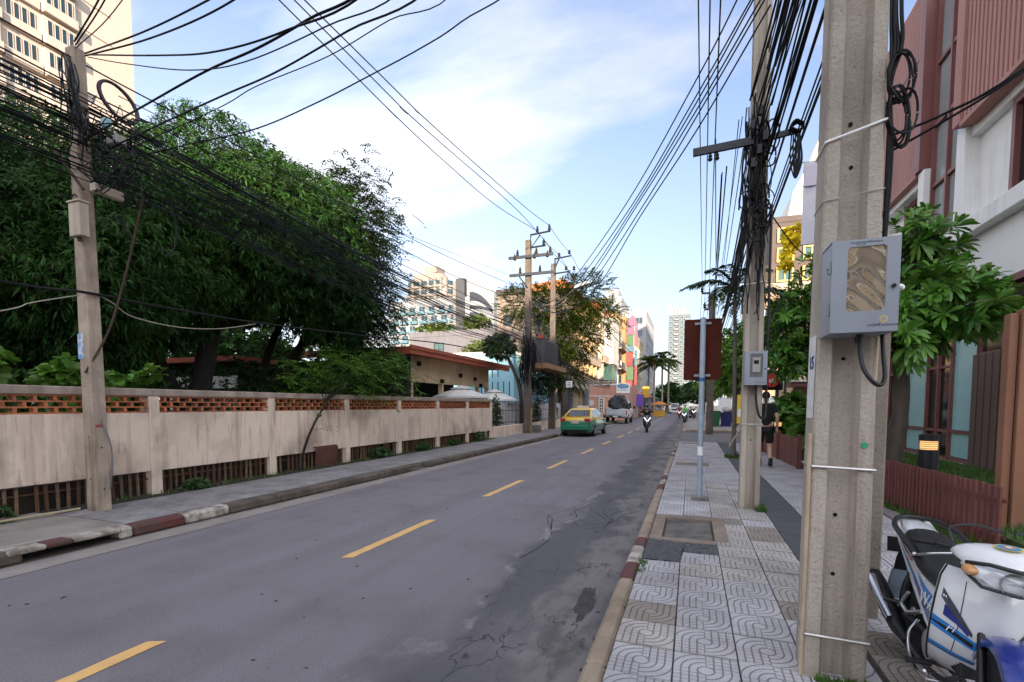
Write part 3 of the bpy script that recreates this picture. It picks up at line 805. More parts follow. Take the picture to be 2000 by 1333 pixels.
def block(name, label, cat, x0, x1, y0, y1, z0, z1, m, group=None, parapet=0.5, pm=None):
    t = thing(name, label, cat, ((x0 + x1) / 2, (y0 + y1) / 2, 0), group)
    MB().box(x0, x1, y0, y1, z0, z1).build('wall', m, t)
    if parapet:
        mb = MB(); p = 0.25
        mb.box(x0 - .06, x1 + .06, y0 - .06, y0 + p, z1, z1 + parapet); mb.box(x0 - .06, x1 + .06, y1 - p, y1 + .06, z1, z1 + parapet)
        mb.box(x0 - .06, x0 + p, y0 + p, y1 - p, z1, z1 + parapet); mb.box(x1 - p, x1 + .06, y0 + p, y1 - p, z1, z1 + parapet)
        mb.build('parapet', pm or m, t)
    return t

# --- hotel at the far left
h = block('hotel_tower', 'tall cream hotel tower with bands of narrow blue windows above mango trees', 'hotel', -85, -63, 14, 41.8, 0, 62, hotel_c)
wm = winmesh('window', 0.46, 1.5, hotel_c, pane_blue, 1, 1, 0.04, 0.05)
for k in range(-3, 8):
    z = 39.5 + 3.12 * k
    for g, y0 in enumerate((17.5, 20.5, 24.0, 27.0, 30.2, 33.35)):
        pr = 0.35 if g % 2 else 0.0
        MB().cbox(-63.02, -62.62 + pr, y0 - .5, y0 + 2.55, z - 1.1, z - 0.12, 0.06).build('window_band', hotel_c, h)
        if pr: MB().box(-63.02, -62.66, y0 - .42, y0 + 2.47, z - .12, z + 1.75).build('bay', hotel_c, h)
        for j in range(4):
            link('window', wm, h, (-62.66 + 0.02 if pr else -62.98, y0 + 0.62 * j + 0.12, z), rz=FACE['+x'])
for z in (43.4, 46.5, 49.6):
    MB().box(-63.0, -62.9, 36.2, 39.4, z - .9, z - .8).build('string_course', hotel_c, h)

# --- street buildings behind the camera, they shade the street
for k, (x0, x1, y0, y1, hh, m, lab) in enumerate([(-70, -42, -96, -72, 24, white_r, 'white office block closing the street far behind'),
        (-41, -18, -84, -62, 22, cream, 'cream apartment block standing back from the street behind'),
        (-16, 6, -90, -64, 25, taupe, 'taupe office block at end of the street behind'),
        (8, 30, -88, -62, 22, cream_y, 'yellow cream apartment block behind the clad building'),
        (32, 60, -92, -66, 26, grey_r, 'grey tower block at far side behind')]):
    b = block('office_block', lab, 'building', x0, x1, y0, y1, 0, hh, m)
    wmm = winmesh('window', 2.2, 1.6, white_p, pane_dark, 2, 1)
    for i in range(int((x1 - x0) // 4)):
        for j in range(3, 12):
            if 3.4 * j + 2.6 < hh: link('window', wmm, b, (x0 + 2.5 + 4 * i, y1 + 0.01, 3.4 * j), rz=math.pi)

b = block('corner_shophouse', 'cream corner shophouse standing close behind the camera on the right', 'shophouse', 3.2, 14, -26, -12, 0, 8.6, cream)
for z in (3.4, 6.2):
    MB().box(3.2, 14, -12, -10.9, z - .15, z).build('balcony_slab', white_p, b); MB().box(3.2, 14, -11.0, -10.9, z, z + .8).build('balcony_front', cream_y, b)
    for i in range(5): link('window', wmm, b, (4.6 + 2.1 * i, -11.99, z + .1), rz=math.pi)
MB().box(3.6, 13.6, -12, -11.9, 0.1, 2.9).build('shutter', orange_w, b)

# --- clad building on the right
cb = thing('clad_building', 'modern building with red brown ribbed cladding over white wall and aqua glass panels', 'building', (9, 15, 0.2))
MB().box(6.35, 14, 6, 26.8, 0.1, 13.2).build('wall', white_r, cb)
MB().box(6.0, 6.36, 6, 26.8, 4.27, 5.48).build('wall_band', white_r, cb)
MB().cbox(5.74, 6.36, 6, 26.8, 5.48, 5.86, 0.02).build('ledge', white_p, cb)
MB().cbox(5.86, 6.36, 14.72, 15.12, 5.86, 8.12, 0.015).build('pier', white_p, cb)
MB().cbox(5.86, 6.36, 16.92, 17.25, 5.2, 8.12, 0.015).build('pier', white_p, cb)
MB().cbox(5.86, 6.36, 20.6, 20.95, 5.86, 8.12, 0.015).build('pier', white_p, cb)
MB().box(5.98, 6.36, 6, 14.72, 7.86, 8.12).build('beam', white_p, cb)
MB().box(5.98, 6.36, 17.25, 26.8, 7.86, 8.12).build('beam', white_p, cb)
MB().box(6.16, 6.352, 6, 14.72, 5.86, 7.86).build('recess_wall', white_p, cb)
wmm = winmesh('window', 1.35, 1.98, redframe, pane_dark, 2, 1, 0.12, 0.12)
for y in (12.6, 10.2, 7.8, 18.6): link('window', wmm, cb, (6.16 if y < 15 else 6.35, y, 5.87), rz=FACE['-x'])
# cladding: two ribbed fields, the nearer one standing proud
def ribbed(y0, y1, x, z0, z1, st, rw, nm):
    mb = MB(); mb.box(x, 6.36, y0, y1, z0, z1)
    y = y0 + 0.02
    while y < y1 - rw:
        mb.box(x - 0.035, x, y, y + rw, z0 + 0.02, z1); y += st
    o = mb.build('cladding', redbrown, cb); o['kind'] = 'stuff'
ribbed(6.0, 14.52, 5.74, 8.14, 13.2, 0.17, 0.10, 'a')
ribbed(17.3, 26.7, 5.86, 8.14, 13.2, 0.115, 0.085, 'b')
MB().box(5.66, 6.36, 14.52, 14.86, 8.14, 13.2).build('cladding_trim', redbrown, cb)
MB().box(5.66, 6.36, 6, 14.52, 8.04, 8.14).build('cladding_trim', redbrown, cb)
MB().box(5.78, 6.36, 17.02, 17.3, 8.14, 13.2).build('cladding_trim', redframe, cb)
MB().box(5.80, 6.36, 17.3, 26.7, 8.04, 8.14).build('cladding_trim', redbrown, cb)
for z in (11.3,): MB().box(5.812, 5.83, 17.3, 26.7, z, z + 0.07).build('cladding_joint', redframe, cb)
# glazed stair strip
sky_glass = glass('stair_glass', (0.30, 0.34, 0.35), 0.05, 0.9)
for j in range(5):
    z0 = 4.35 + 1.62 * j
    for (a, b) in ((15.18, 16.02), (16.10, 16.92)):
        MB().poly([(6.12, a, z0 + .04), (6.12, b, z0 + .04), (6.12, b, z0 + 1.56), (6.12, a, z0 + 1.56)]).build('glass_pane', sky_glass, cb, recalc=False)
    MB().box(6.04, 6.34, 15.12, 16.92, z0 - 0.045, z0 + 0.045).build('transom', redframe, cb)
for y in (15.12, 16.02, 16.86): MB().box(6.02, 6.33, y, y + 0.08, 4.3, 13.2).build('mullion', redframe, cb)
# ground floor: frosted aqua panels between dark glass
aqua = mat('frosted_aqua_glass', (0.34, 0.60, 0.60), (0.30, 0.54, 0.55), rough=0.3, sc=0.8, stretch=(1, 1, 3))
MB().box(5.98, 6.36, 6, 26.8, 4.13, 4.27).build('lintel', redframe, cb)
def gpane(y0, y1, z0, z1, m): MB().box(6.10, 6.13, y0, y1, z0, z1).build('glass_panel', m, cb)
for (a, b, m) in ((14.10, 15.22, aqua), (15.30, 15.92, pane_dark), (15.98, 16.55, pane_dark), (16.62, 17.9, aqua), (17.98, 18.6, pane_dark), (18.68, 19.3, pane_dark), (19.4, 20.6, aqua), (20.7, 26.4, pane_dark)):
    gpane(a, b, 0.38, 0.96, m); gpane(a, b, 1.05, 4.10, m)
    MB().box(6.03, 6.34, a - 0.07, a - 0.005, 0.3, 4.13).build('mullion', redframe, cb)
    MB().box(6.05, 6.34, a, b, 0.97, 1.04).build('transom', redframe, cb)
    MB().box(6.05, 6.34, a, b, 0.28, 0.36).build('sill', redframe, cb)
    if m is pane_dark: MB().box(6.05, 6.34, a, b, 2.6, 2.66).build('transom', redframe, cb)
MB().box(5.9, 6.36, 6, 26.8, 0.1, 0.27).build('plinth', white_r, cb)
brown_pl = mat('brown_planks', (0.13, 0.082, 0.068), (0.10, 0.063, 0.053), rough=0.7, sc=3, rnd=0.1, stretch=(1, 1, .2))
pk_ = MB().cbox(-0.04, 0.04, -0.105, 0.105, 0, 2.5, 0.008).mesh('plank', brown_pl)
for i in range(9): link('plank', pk_, cb, (5.98, 13.93 - 0.27 * i, 0.28))
gpane(9, 14.0, 2.82, 4.1, pane_dark)
for y in (14.0, 13.1, 12.2, 11.3, 10.4): MB().box(6.03, 6.34, y, y + 0.07, 2.76, 4.13).build('mullion', redframe, cb)
MB().box(6.03, 6.34, 6, 14.0, 2.76, 2.82).build('transom', redframe, cb)

# --- tall weathered timber gate post at the right edge
tp = thing('timber_gatepost', 'tall weathered brown timber gatepost at end of the red picket fence', 'post', (3.5, 7.1, 0.15))
wood_o = mat('orange_brown_board', (0.27, 0.125, 0.068), (0.20, 0.092, 0.05), rough=0.8, sc=5, bump=0.4, stretch=(1, 1, .15), streak=0.4)
wood_d = mat('peeling_brown_timber', (0.21, 0.10, 0.065), (0.13, 0.07, 0.05), rough=0.9, sc=6, bump=0.7, stretch=(1, 1, .25), streak=0.6, stain=0.5)
MB().cbox(3.28, 3.36, 7.02, 7.14, 0.1, 2.66, 0.006).build('board', wood_o, tp)
MB().cbox(3.37, 3.53, 6.98, 7.12, 0.1, 2.70, 0.006).build('board', wood_o, tp)
MB().cbox(3.545, 3.90, 6.95, 7.20, 0.1, 2.75, 0.01).build('post', wood_d, tp)
cm = mat('old_white_column', (0.62, 0.60, 0.56), (0.42, 0.40, 0.37), rough=0.9, sc=3, bump=0.5, streak=0.5, stain=0.6)
oc = thing('gate_column', 'peeling white gate column behind the parked motorbike at right edge', 'column', (4.1, 7.0, 0.15))
MB().cbox(3.92, 4.35, 6.85, 7.25, 0.1, 1.9, 0.012).build('shaft', cm, oc)
MB().cbox(3.905, 4.37, 6.83, 7.27, 1.9, 2.06, 0.01).build('cap', cm, oc)

# --- picket fence
pf = thing('picket_fence', 'low red brown picket fence along the planter beside clad building', 'fence', (2.85, 9, 0.15))
fence_red = mat('picket_red_brown', (0.15, 0.042, 0.034), (0.105, 0.032, 0.026), rough=0.75, sc=6, bump=0.3, rnd=0.16, stretch=(1, 1, .2), stain=0.25)
pm_ = MB().cbox(-0.014, 0.014, -0.027, 0.027, 0, 0.69, 0.004).mesh('picket', fence_red)
r = random.Random(4)
fx = lambda y: 2.78 - (y - 9.0) * 0.072
for i in range(66):
    y = 6.35 + 0.100 * i
    link('picket', pm_, pf, (fx(y), y, 0.14 + r.uniform(-.006, .006)), rot=(r.uniform(-.012, .012), 0, 0.07))
for z in (0.30, 0.68):
    MB().tube([(fx(6.3) + .03, 6.3, z), (fx(12.95) + .03, 12.95, z)], 0.018, 4).build('rail', fence_red, pf)
pf2 = thing('board_fence', 'brown board fence with flat posts further along the planter', 'fence', (2.4, 16, 0.15))
bd = MB().cbox(-0.012, 0.012, -0.06, 0.06, 0, 0.72, 0.003).mesh('board', mat('board_brown', (0.23, 0.085, 0.065), (0.17, 0.065, 0.05), rough=0.8, sc=5, rnd=0.15, stretch=(1, 1, .2)))
for i in range(34):
    y = 13.3 + 0.128 * i
    link('board', bd, pf2, (2.45 - (y - 13) * 0.05, y, 0.14))
for y in (13.2, 15.4, 17.7): MB().cbox(2.38 - (y - 13) * .05, 2.48 - (y - 13) * .05, y - .06, y + .06, 0.1, 0.95, 0.006).build('post', fence_red, pf2)

# --- bollard lights
def bollard(x, y, label, s=1.0):
    t = thing('bollard_light', label, 'bollard light', (x, y, 0.26), 'bollard lights in the planter')
    MB().lathe([(0.115 * s, 0), (0.115 * s, 0.74), (0.10 * s, 0.745)], (x, y, 0.26), 20).build('body', mat('bollard_black', (0.008, 0.009, 0.011), rough=0.45), t, smooth=40)
    MB().lathe([(0.098 * s, 0.745), (0.098 * s, 0.87)], (x, y, 0.26), 20).build('lamp', mat('bollard_glow', (0.6, 0.45, 0.25), rough=0.4, emit=((1.0, 0.52, 0.18), 0.22)), t, smooth=40)
    lou = MB()
    for k in range(4): lou.lathe([(0.112 * s, 0), (0.114 * s, 0.007), (0.1 * s, 0.01)], (x, y, 0.26 + 0.757 + 0.030 * k), 20)
    lou.build('louvre_ring', mat('louvre_metal', (0.30, 0.22, 0.12), rough=0.5), t, smooth=40)
    MB().lathe([(0.115 * s, 0.87), (0.117 * s, 0.955), (0.10 * s, 0.965)], (x, y, 0.26), 20).build('cap', MATS['bollard_black'], t, smooth=40)
bollard(3.29, 8.85, 'lit black bollard light just behind the near red picket fence', 1.05)
bollard(2.95, 14.6, 'small lit bollard light behind board fence, half hidden by near pole')
bollard(2.55, 17.2, 'far lit bollard light behind board fence near the walking person')

# --- restaurant behind the wall
rs = thing('restaurant_building', 'low tan concrete restaurant with thick red flat roof behind boundary wall', 'building', (-16, 23, 0))
MB().box(-16.6, -11.0, 17.84, 29.6, 3.90, 3.98).build('roof_deck', red_roof, rs)
mb = MB(); mb.box(-11.05, -10.95, 17.80, 29.6, 3.80, 4.10); mb.box(-16.6, -11.05, 17.80, 17.9, 3.78, 4.09); mb.box(-10.95, -10.90, 17.76, 29.6, 4.0, 4.16)
mb.build('fascia', red_roof, rs)
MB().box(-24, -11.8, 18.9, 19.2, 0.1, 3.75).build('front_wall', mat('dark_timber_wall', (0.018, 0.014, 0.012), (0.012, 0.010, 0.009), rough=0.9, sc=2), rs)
mb = MB(); mb.box(-12.0, -11.8, 19.2, 28.2, 2.72, 3.9)
mb.build('wall', tan, rs)
for y in (19.2, 22.1, 24.6, 26.6, 28.0): MB().box(-12.0, -11.78, y, y + 0.16, 0.1, 2.72).build('pillar', tan, rs)
for y in (24.3, 26.2): MB().box(-12.0, -11.76, y, y + 0.12, 2.72, 3.9).build('pilaster', tan, rs)
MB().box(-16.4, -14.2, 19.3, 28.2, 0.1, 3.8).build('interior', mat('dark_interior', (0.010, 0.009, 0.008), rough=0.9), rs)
MB().box(-12.05, -11.75, 19.2, 28.2, 0.05, 0.9).build('counter_wall', tan, rs)
for y, z in ((19.7, 3.45), (24.0, 3.15), (25.9, 3.05), (21.9, 2.75), (26.7, 2.72)):
    MB().cbox(-11.78, -11.62, y, y + .16, z, z + .2, .01).build('wall_lamp', black_p, rs)
# low white side wing glimpsed between the trunks
sw = thing('garden_pavilion', 'low pavilion with white panelled windows under the dark tree crowns', 'building', (-18, 15, 0))
MB().box(-21.5, -17.2, 15.0, 16.2, 0.1, 3.4).build('wall', MATS['dark_timber_wall'], sw)
for i in range(4):
    for z0, z1 in ((2.35, 2.85), (1.45, 2.15)):
        MB().box(-21.2 + 1.0 * i, -20.25 + 1.0 * i, 14.96, 14.99, z0, z1).build('panel', white_p, sw)
MB().box(-22, -16.8, 14.4, 16.6, 3.4, 3.6).build('roof', red_roof, sw)

def parasol(x, y, z, rad, label):
    t = thing('parasol', label, 'parasol', (x, y, 0.1), 'white parasols outside the restaurant')
    MB().cyl((x, y, 0.1), (x, y, z), 0.025, n=8).build('pole', steel, t)
    cw = mat('parasol_cloth', (0.80, 0.78, 0.74), (0.72, 0.70, 0.66), rough=0.9, sc=2)
    mb = MB(); n = 8
    rim = [(x + rad * math.cos(2 * math.pi * k / n), y + rad * math.sin(2 * math.pi * k / n), z - 0.52) for k in range(n)]
    mid = [(x + .3 * rad * math.cos(2 * math.pi * k / n), y + .3 * rad * math.sin(2 * math.pi * k / n), z - 0.15) for k in range(n)]
    low = [(p[0], p[1], p[2] - .09) for p in rim]
    mb.loft([low, rim, mid], cap=False)
    mb.build('canopy', cw, t, recalc=False)
    mb = MB(); q = [(x + .42 * rad * math.cos(2 * math.pi * k / n), y + .42 * rad * math.sin(2 * math.pi * k / n), z - 0.14) for k in range(n)]
    mb.add(q + [(x, y, z + .06)], [(k, (k + 1) % n, n) for k in range(n)]); mb.build('vent_cap', cw, t, recalc=False)
parasol(-11.05, 22.8, 2.62, 1.5, 'white parasol nearer the tan restaurant openings')
parasol(-10.2, 25.2, 2.5, 1.3, 'white parasol nearer the pale blue building')

# --- pale blue slotted building
bb = block('blue_building', 'pale blue building with rows of narrow dark slots beside the restaurant', 'building', -19, -12.6, 35, 46, 0, 5.5, blue_r, parapet=0)
MB().box(-19.3, -12.5, 34.9, 46, 5.5, 5.72).build('roof', white_p, bb)
sl_ = MB().box(-0.035, 0.035, -0.02, 0.05, 0, 1.25).mesh('slot', mat('slot_dark', (0.012, 0.03, 0.05), rough=0.8))
for i in range(7):
    for z in (0.6, 2.2, 3.8):
        if z > 3 and i < 2: continue
        link('slot', sl_, bb, (-12.95 - 0.46 * i, 35.0, z))
bw = winmesh('window', 0.8, 0.7, white_p, pane_blue, 1, 1)
link('window', bw, bb, (-15.6, 35, 4.55)); link('window', winmesh('window', 1.3, 1.0, white_p, pane_blue, 2, 1), bb, (-17.4, 35, 4.3))

grey_l = mat('light_grey_render', (0.155, 0.15, 0.165), (0.13, 0.127, 0.14), rough=.9, sc=.5, streak=.5)
gb = block('grey_building', 'plain grey building with one barred window behind restaurant roof', 'building', -37, -24.2, 60, 74, 0, 11.0, grey_l, parapet=0.7)
link('window', winmesh('window', 1.5, 1.7, steel_dark, pane_green, 2, 2, 0.08), gb, (-32.4, 60, 8.4))
g2 = block('teal_block', 'small teal glazed building left of the taupe apartment block', 'building', -24.0, -19.5, 56, 66, 0, 9.3, grey_l, parapet=0.3)
tw = winmesh('window', 1.1, 1.6, white_p, pane_green, 1, 2, 0.06)
for i in range(3):
    for z in (5.6, 7.4): link('window', tw, g2, (-23.1 + 1.35 * i, 56, z))

far_white = mat('far_white_render', (0.27, 0.275, 0.285), (0.24, 0.245, 0.255), rough=0.85, sc=0.2)
far_cream = mat('far_cream_render', (0.235, 0.205, 0.175), (0.20, 0.175, 0.15), rough=0.85, sc=0.2)
# --- white office with curved dark bands
wb = block('curved_band_office', 'white office building with dark curved window bands and grey fin', 'office building', -74, -60.9, 150, 170, 0, 37.5, far_white, parapet=0)
mb = MB(); pr = [(-70.6, 150.2, 37.5), (-60.9, 150.2, 37.5), (-60.9, 150.2, 38.2), (-64, 150.2, 40.6), (-70.6, 150.2, 43.2)]
mb.prism(pr, (0, 12, 0)); mb.build('roof_slope', far_white, wb)
MB().box(-74.4, -71.2, 149.6, 168, 0, 43.6).build('fin', mat('fin_grey', (0.055, 0.057, 0.064), rough=.7), wb)
MB().box(-75.6, -74.4, 150, 168, 0, 43.0).build('side_wall', far_cream, wb)
band_m = mat('dark_band_glass', (0.025, 0.028, 0.034), rough=0.3)
for k, (zl, th, drop) in enumerate([(39.0, 3.0, 6.0), (34.6, 1.2, 2.0), (32.4, 1.5, 4.6), (29.4, 1.2, 2.6), (26.6, 1.0, 1.0), (23.0, 1.1, .2), (19.6, 1.1, .2), (16.2, 1.1, .2)]):
    up = [(-69.4 + 8.2 * t, 149.8, zl - drop * t * t) for t in np.linspace(0, 1, 8)]
    lo = [(p[0], p[1], p[2] - th * (1 - 0.45 * i / 7)) for i, p in enumerate(up)][::-1]
    MB().prism(up + lo, (0, .4, 0)).build('curved_band', band_m, wb)

# --- round ended tower
rt_ = thing('rounded_tower', 'tall pale tower with rounded end and balcony rows far behind trees', 'tower', (-112, 205, 0))
def stad(x0, x1, y0, y1, z, n=10):
    rr = (y1 - y0) / 2
    p = [(x0, y0, z)] + [(x1 - rr + rr * math.sin(math.pi * k / n), (y0 + y1) / 2 - rr * math.cos(math.pi * k / n), z) for k in range(n + 1)] + [(x0, y1, z)]
    return p
MB().loft([stad(-124, -102, 200, 214, 0), stad(-124, -102, 200, 214, 58)]).build('wall', far_cream, rt_)
MB().loft([stad(-122, -106, 201, 213, 58), stad(-122, -108, 202, 212, 62)]).build('roof', far_cream, rt_)
MB().box(-116, -110, 202, 210, 62, 65).build('roof_house', far_cream, rt_)
for k in range(12):
    z = 12 + 3.9 * k
    MB().loft([stad(-123.6, -101.8, 199.8, 214.2, z + 1.2), stad(-123.6, -101.8, 199.8, 214.2, z + 3.1)]).build('window_band', pane_blue, rt_)
    MB().loft([stad(-124.2, -101.2, 199.0, 215, z), stad(-124.2, -101.2, 199.0, 215, z + 0.9)]).build('balcony_rail', far_cream, rt_)
for x in (-121, -117, -113, -109.5, -106.5, -104): MB().box(x - .5, x + .5, 199.2, 200.4, 8, 59).build('pier', far_cream, rt_)

aq_m = mat('aqua_balcony', (0.10, 0.20, 0.235), (0.085, 0.17, 0.205), rough=0.4, sc=0.3)
aq = block('aqua_apartments', 'white apartment block with rows of aqua glass balconies behind palms', 'apartment block', -114, -84, 170, 186, 0, 42, far_white)
aw = MB().cbox(-1.6, 1.6, -1.3, 0, 0, 1.1, .05).mesh('balcony', aq_m); aw2 = winmesh('window', 2.8, 2.0, far_white, pane_blue, 2, 1, .15)
for i in range(7):
    for j in range(9):
        x = -112 + 4.3 * i; z = 8 + 3.6 * j
        link('balcony', aw, aq, (x + (1.0 if j % 2 else 0), 170, z)); link('window', aw2, aq, (x + (1.0 if j % 2 else 0), 170, z + 1.15))

# --- taupe block with cream street front
def slab_row(t, x, y0, y1, zs, m, depth=0.9, par=0.95):
    for z in zs:
        MB().box(x, x + depth, y0, y1, z - 0.16, z).build('balcony_slab', m, t)
        MB().box(x + depth - .1, x + depth, y0, y1, z, z + par).build('balcony_front', m, t)
ta = block('taupe_apartments', 'taupe end wall and cream balcony front of four storey apartment block', 'apartment block', -18.3, -11.9, 46, 62, 0, 12.6, taupe, parapet=0)
MB().box(-11.9, -11.0, 46.0, 46.35, 0, 12.6).build('end_wall', taupe, ta)
MB().box(-11.9, -11.55, 46.35, 62, 0, 12.6).build('street_front', cream_y, ta)
dw = winmesh('window', 1.7, 2.1, white_p, pane_dark, 2, 1, 0.07); dw2 = winmesh('window', 1.2, 1.4, redframe, pane_dark, 1, 2, 0.07)
for j, z in enumerate((3.6, 6.6, 9.6)):
    for i in range(6):
        link('window', dw if (i + j) % 3 else dw2, ta, (-11.55, 48 + 2.5 * i, z + .05), rz=FACE['+x'])
        MB().box(-11.56, -10.75, 46.7 + 2.5 * i, 46.9 + 2.5 * i, z - .2, z + 2.8).build('fin', cream_y, ta)
slab_row(ta, -11.56, 46.2, 62, (3.5, 6.5, 9.5), cream)
roof = MB(); roof.prism([(-15.2, 45.7, 12.6), (-10.5, 45.7, 12.6), (-10.7, 45.7, 12.95), (-11.6, 45.7, 13.5), (-15.2, 45.7, 13.2)], (0, 16.2, 0)); roof.box(-18.3, -15.2, 45.8, 62, 12.6, 12.95)
roof.build('roof', orange_r, ta); MB().box(-18.35, -15.2, 45.74, 45.8, 12.5, 13.0).build('roof_edge', mat('dark_edge', (0.07, 0.06, 0.055), rough=.9), ta)
for i, (x, z) in enumerate(((-17.2, 9.4), (-16.6, 5.9), (-14, 9.2))):
    link('window', winmesh('window', 1.0, 1.2, taupe, pane_dark, 1, 2), ta, (x, 46, z))

cr_ = block('cream_shophouse', 'sunlit cream shophouse with balconies behind the salmon house', 'shophouse', -22, -11.2, 62.3, 76, 0, 13.8, cream, parapet=0.8, pm=orange_r)
for j, z in enumerate((4.2, 7.4, 10.6)):
    for i in range(5):
        link('window', dw, cr_, (-11.2, 63.8 + 2.7 * i, z), rz=FACE['+x'])
for i in (0, 2, 4): MB().box(-11.2, -10.6, 63.0 + 2.7 * i, 63.4 + 2.7 * i, 3, 13.8).build('pier', cream, cr_)
MB().box(-11.2, -9.9, 66.6, 71.5, 7.2, 13.2).build('screen', mat('screen_white', (0.50, 0.49, 0.46), (0.45, 0.44, 0.41), rough=.8, streak=.4), cr_)
MB().box(-11.19, -10.0, 66.6, 71.5, 4.2, 7.1).build('glazed_bay', pane_green, cr_)
slab_row(cr_, -11.2, 62.4, 76, (4.1, 7.25), cream, 0.8, 0.8)
ac = MB().cbox(-.42, .42, -.34, 0, 0, .6, .03).mesh('air_conditioner', mat('ac_white', (0.46, 0.45, 0.42), (0.38, 0.37, 0.35), rough=.6, streak=.4))
for (p_, x, y, z) in ((ta, -11.55, 49.3, 4.9), (ta, -11.55, 54.3, 7.7), (ta, -11.55, 56.8, 10.6), (ta, -11.55, 59.3, 4.6), (cr_, -11.2, 65.1, 6.1), (cr_, -11.2, 73.3, 9.3), (cr_, -11.2, 75.2, 6.0)):
    link('air_conditioner', ac, p_, (x, y, z), rz=FACE['+x'])
for y in (46.9, 53.1, 61.6): MB().cyl((-11.45, y, .2), (-11.45, y, 12.4), .06, n=6).build('down_pipe', cream, ta)
for z in (4.6, 7.6): MB().prism([(-11.55, 51.5, z + 2.4), (-10.3, 51.5, z + 1.9), (-10.3, 51.5, z + 1.83), (-11.55, 51.5, z + 2.3)], (0, 3.2, 0)).build('awning', redframe, ta)
og = block('orange_shophouse', 'narrow orange and cream shophouse further along the street', 'shophouse', -22, -11.0, 77.5, 92, 0, 15.4, cream_y, parapet=0.8)
MB().box(-11.0, -10.5, 84, 92, 0, 16.4).build('street_front', orange_w, og)
for z in (4.4, 7.6, 10.8):
    for i in range(2): link('window', dw, og, (-11, 79.2 + 2.7 * i, z), rz=FACE['+x'])
    link('window', dw2, og, (-10.5, 87.5, z), rz=FACE['+x'])
slab_row(og, -11.0, 77.6, 83.9, (4.2, 7.4, 10.6), cream)
yb = block('yellow_shophouse', 'deep yellow shophouse at far end of the sunlit row', 'shophouse', -22, -10.2, 94, 112, 0, 14.6, cream_y)
for z in (4.4, 7.6, 10.8):
    for i in range(4): link('window', dw, yb, (-10.2, 96 + 4 * i, z), rz=FACE['+x'])

# --- salmon house with the pharmacy sign
ph = block('salmon_house', 'single storey salmon pink house with white cornice behind the pickup', 'house', -11.0, -6.7, 55, 68, 0, 3.85, pink_r, parapet=0)
MB().box(-11.1, -6.6, 54.9, 55.05, 3.85, 4.02).build('cornice', white_p, ph)
MB().box(-11.05, -6.65, 54.93, 55.05, 2.62, 2.72).build('string_course', white_p, ph)
MB().box(-7.55, -7.3, 54.88, 55.02, 0.1, 3.85).build('pilaster', pink_r, ph)
link('window', winmesh('window', 0.62, 1.75, white_p, pane_dark, 2, 5, 0.12, .1), ph, (-9.42, 55, 0.75))
link('window', winmesh('window', 1.0, 1.5, white_p, pane_green, 2, 2, 0.08, .1), ph, (-6.99 - .25, 55, 1.0))
MB().lathe([(0.34, 0), (0.34, 0.06)], (-10.55, 54.9, 1.9), 16, axis='y').build('oval_plaque', white_p, ph)
sg = thing('pharmacy_sign', 'white projecting sign with blue oval and Thai lettering above the pickup', 'sign', (-6.95, 53.9, 3.0))
MB().cbox(-7.62, -6.2, 53.85, 53.97, 2.95, 4.0, 0.02).build('board', white_p, sg)
blue_s = mat('sign_blue', (0.02, 0.20, 0.42), rough=0.5); teal_s = mat('sign_teal', (0.03, 0.30, 0.36), rough=0.5); sgw = mat('sign_white', (0.85, 0.85, 0.85), rough=0.5)
MB().prism([(-6.91 + .62 * math.cos(a) * (1 if abs(math.cos(a)) < .8 else .97), 53.835, 3.69 + .23 * math.sin(a)) for a in np.linspace(0, 2 * math.pi, 24)[:-1]], (0, .012, 0)).build('blue_oval', blue_s, sg)
text('sign_lettering', 'ขายยา', 0.34, sgw, sg, (-6.91, 53.828, 3.68), (math.pi / 2, 0, 0))
text('sign_lettering', 'PHARMACY', 0.23, teal_s, sg, (-6.91, 53.843, 3.27), (math.pi / 2, 0, 0))
MB().cyl((-6.25, 53.9, 0.1), (-6.25, 53.9, 2.96), 0.035, n=8).build('post', steel, sg)

# --- market fronts further down
r = random.Random(12)
stripe = [mat('awning_orange', (0.62, 0.22, 0.05), rough=0.8), mat('awning_red', (0.45, 0.04, 0.06), rough=0.8), mat('awning_blue', (0.08, 0.20, 0.42), rough=0.8), mat('awning_grey', (0.20, 0.19, 0.19), rough=0.8), mat('awning_green', (0.06, 0.24, 0.10), rough=0.8)]
labs = ['dark awning stall right behind the pharmacy sign post', 'orange awning shop front below the colourful sign tower', 'red awning shop front under the tall palms', 'grey awning shop front past the palms', 'green awning shop front at far end of left pavement']
for k in range(5):
    y0 = 70 + 9.5 * k
    t = thing('shop_front', labs[k], 'shop', (-8.5, y0 + 4, 0), None)
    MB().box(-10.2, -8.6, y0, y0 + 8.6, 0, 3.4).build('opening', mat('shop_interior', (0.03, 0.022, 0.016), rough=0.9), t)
    MB().prism([(-8.6, y0, 4.0), (-6.6, y0, 3.1), (-6.6, y0, 3.0), (-8.6, y0, 3.85)], (0, 8.8, 0)).build('awning', stripe[(3, 0, 1, 3, 4)[k]], t)
    for i in range(4): MB().cyl((-6.7, y0 + .3 + 2.7 * i, 0.1), (-6.7, y0 + .3 + 2.7 * i, 3.05), 0.04, n=6).build('post', steel, t)
    for i in range(5):
        MB().cbox(-8.3, -7.4, y0 + .4 + 1.7 * i, y0 + 1.5 + 1.7 * i, 0.15, 0.8 + r.random(), 0.03).build('counter', stripe[r.randrange(5)], t)
cs = thing('colourful_sign_tower', 'tall stack of green, red and blue sign boxes over the shops', 'sign', (-8.6, 75.5, 5))
sc_ = [mat('box_red', (0.20, 0.03, 0.03), rough=0.5), mat('box_green', (0.055, 0.13, 0.05), rough=0.5), mat('box_blue', (0.07, 0.16, 0.22), rough=0.5), mat('box_pink', (0.19, 0.08, 0.14), rough=0.5)]
zz_ = 4.4
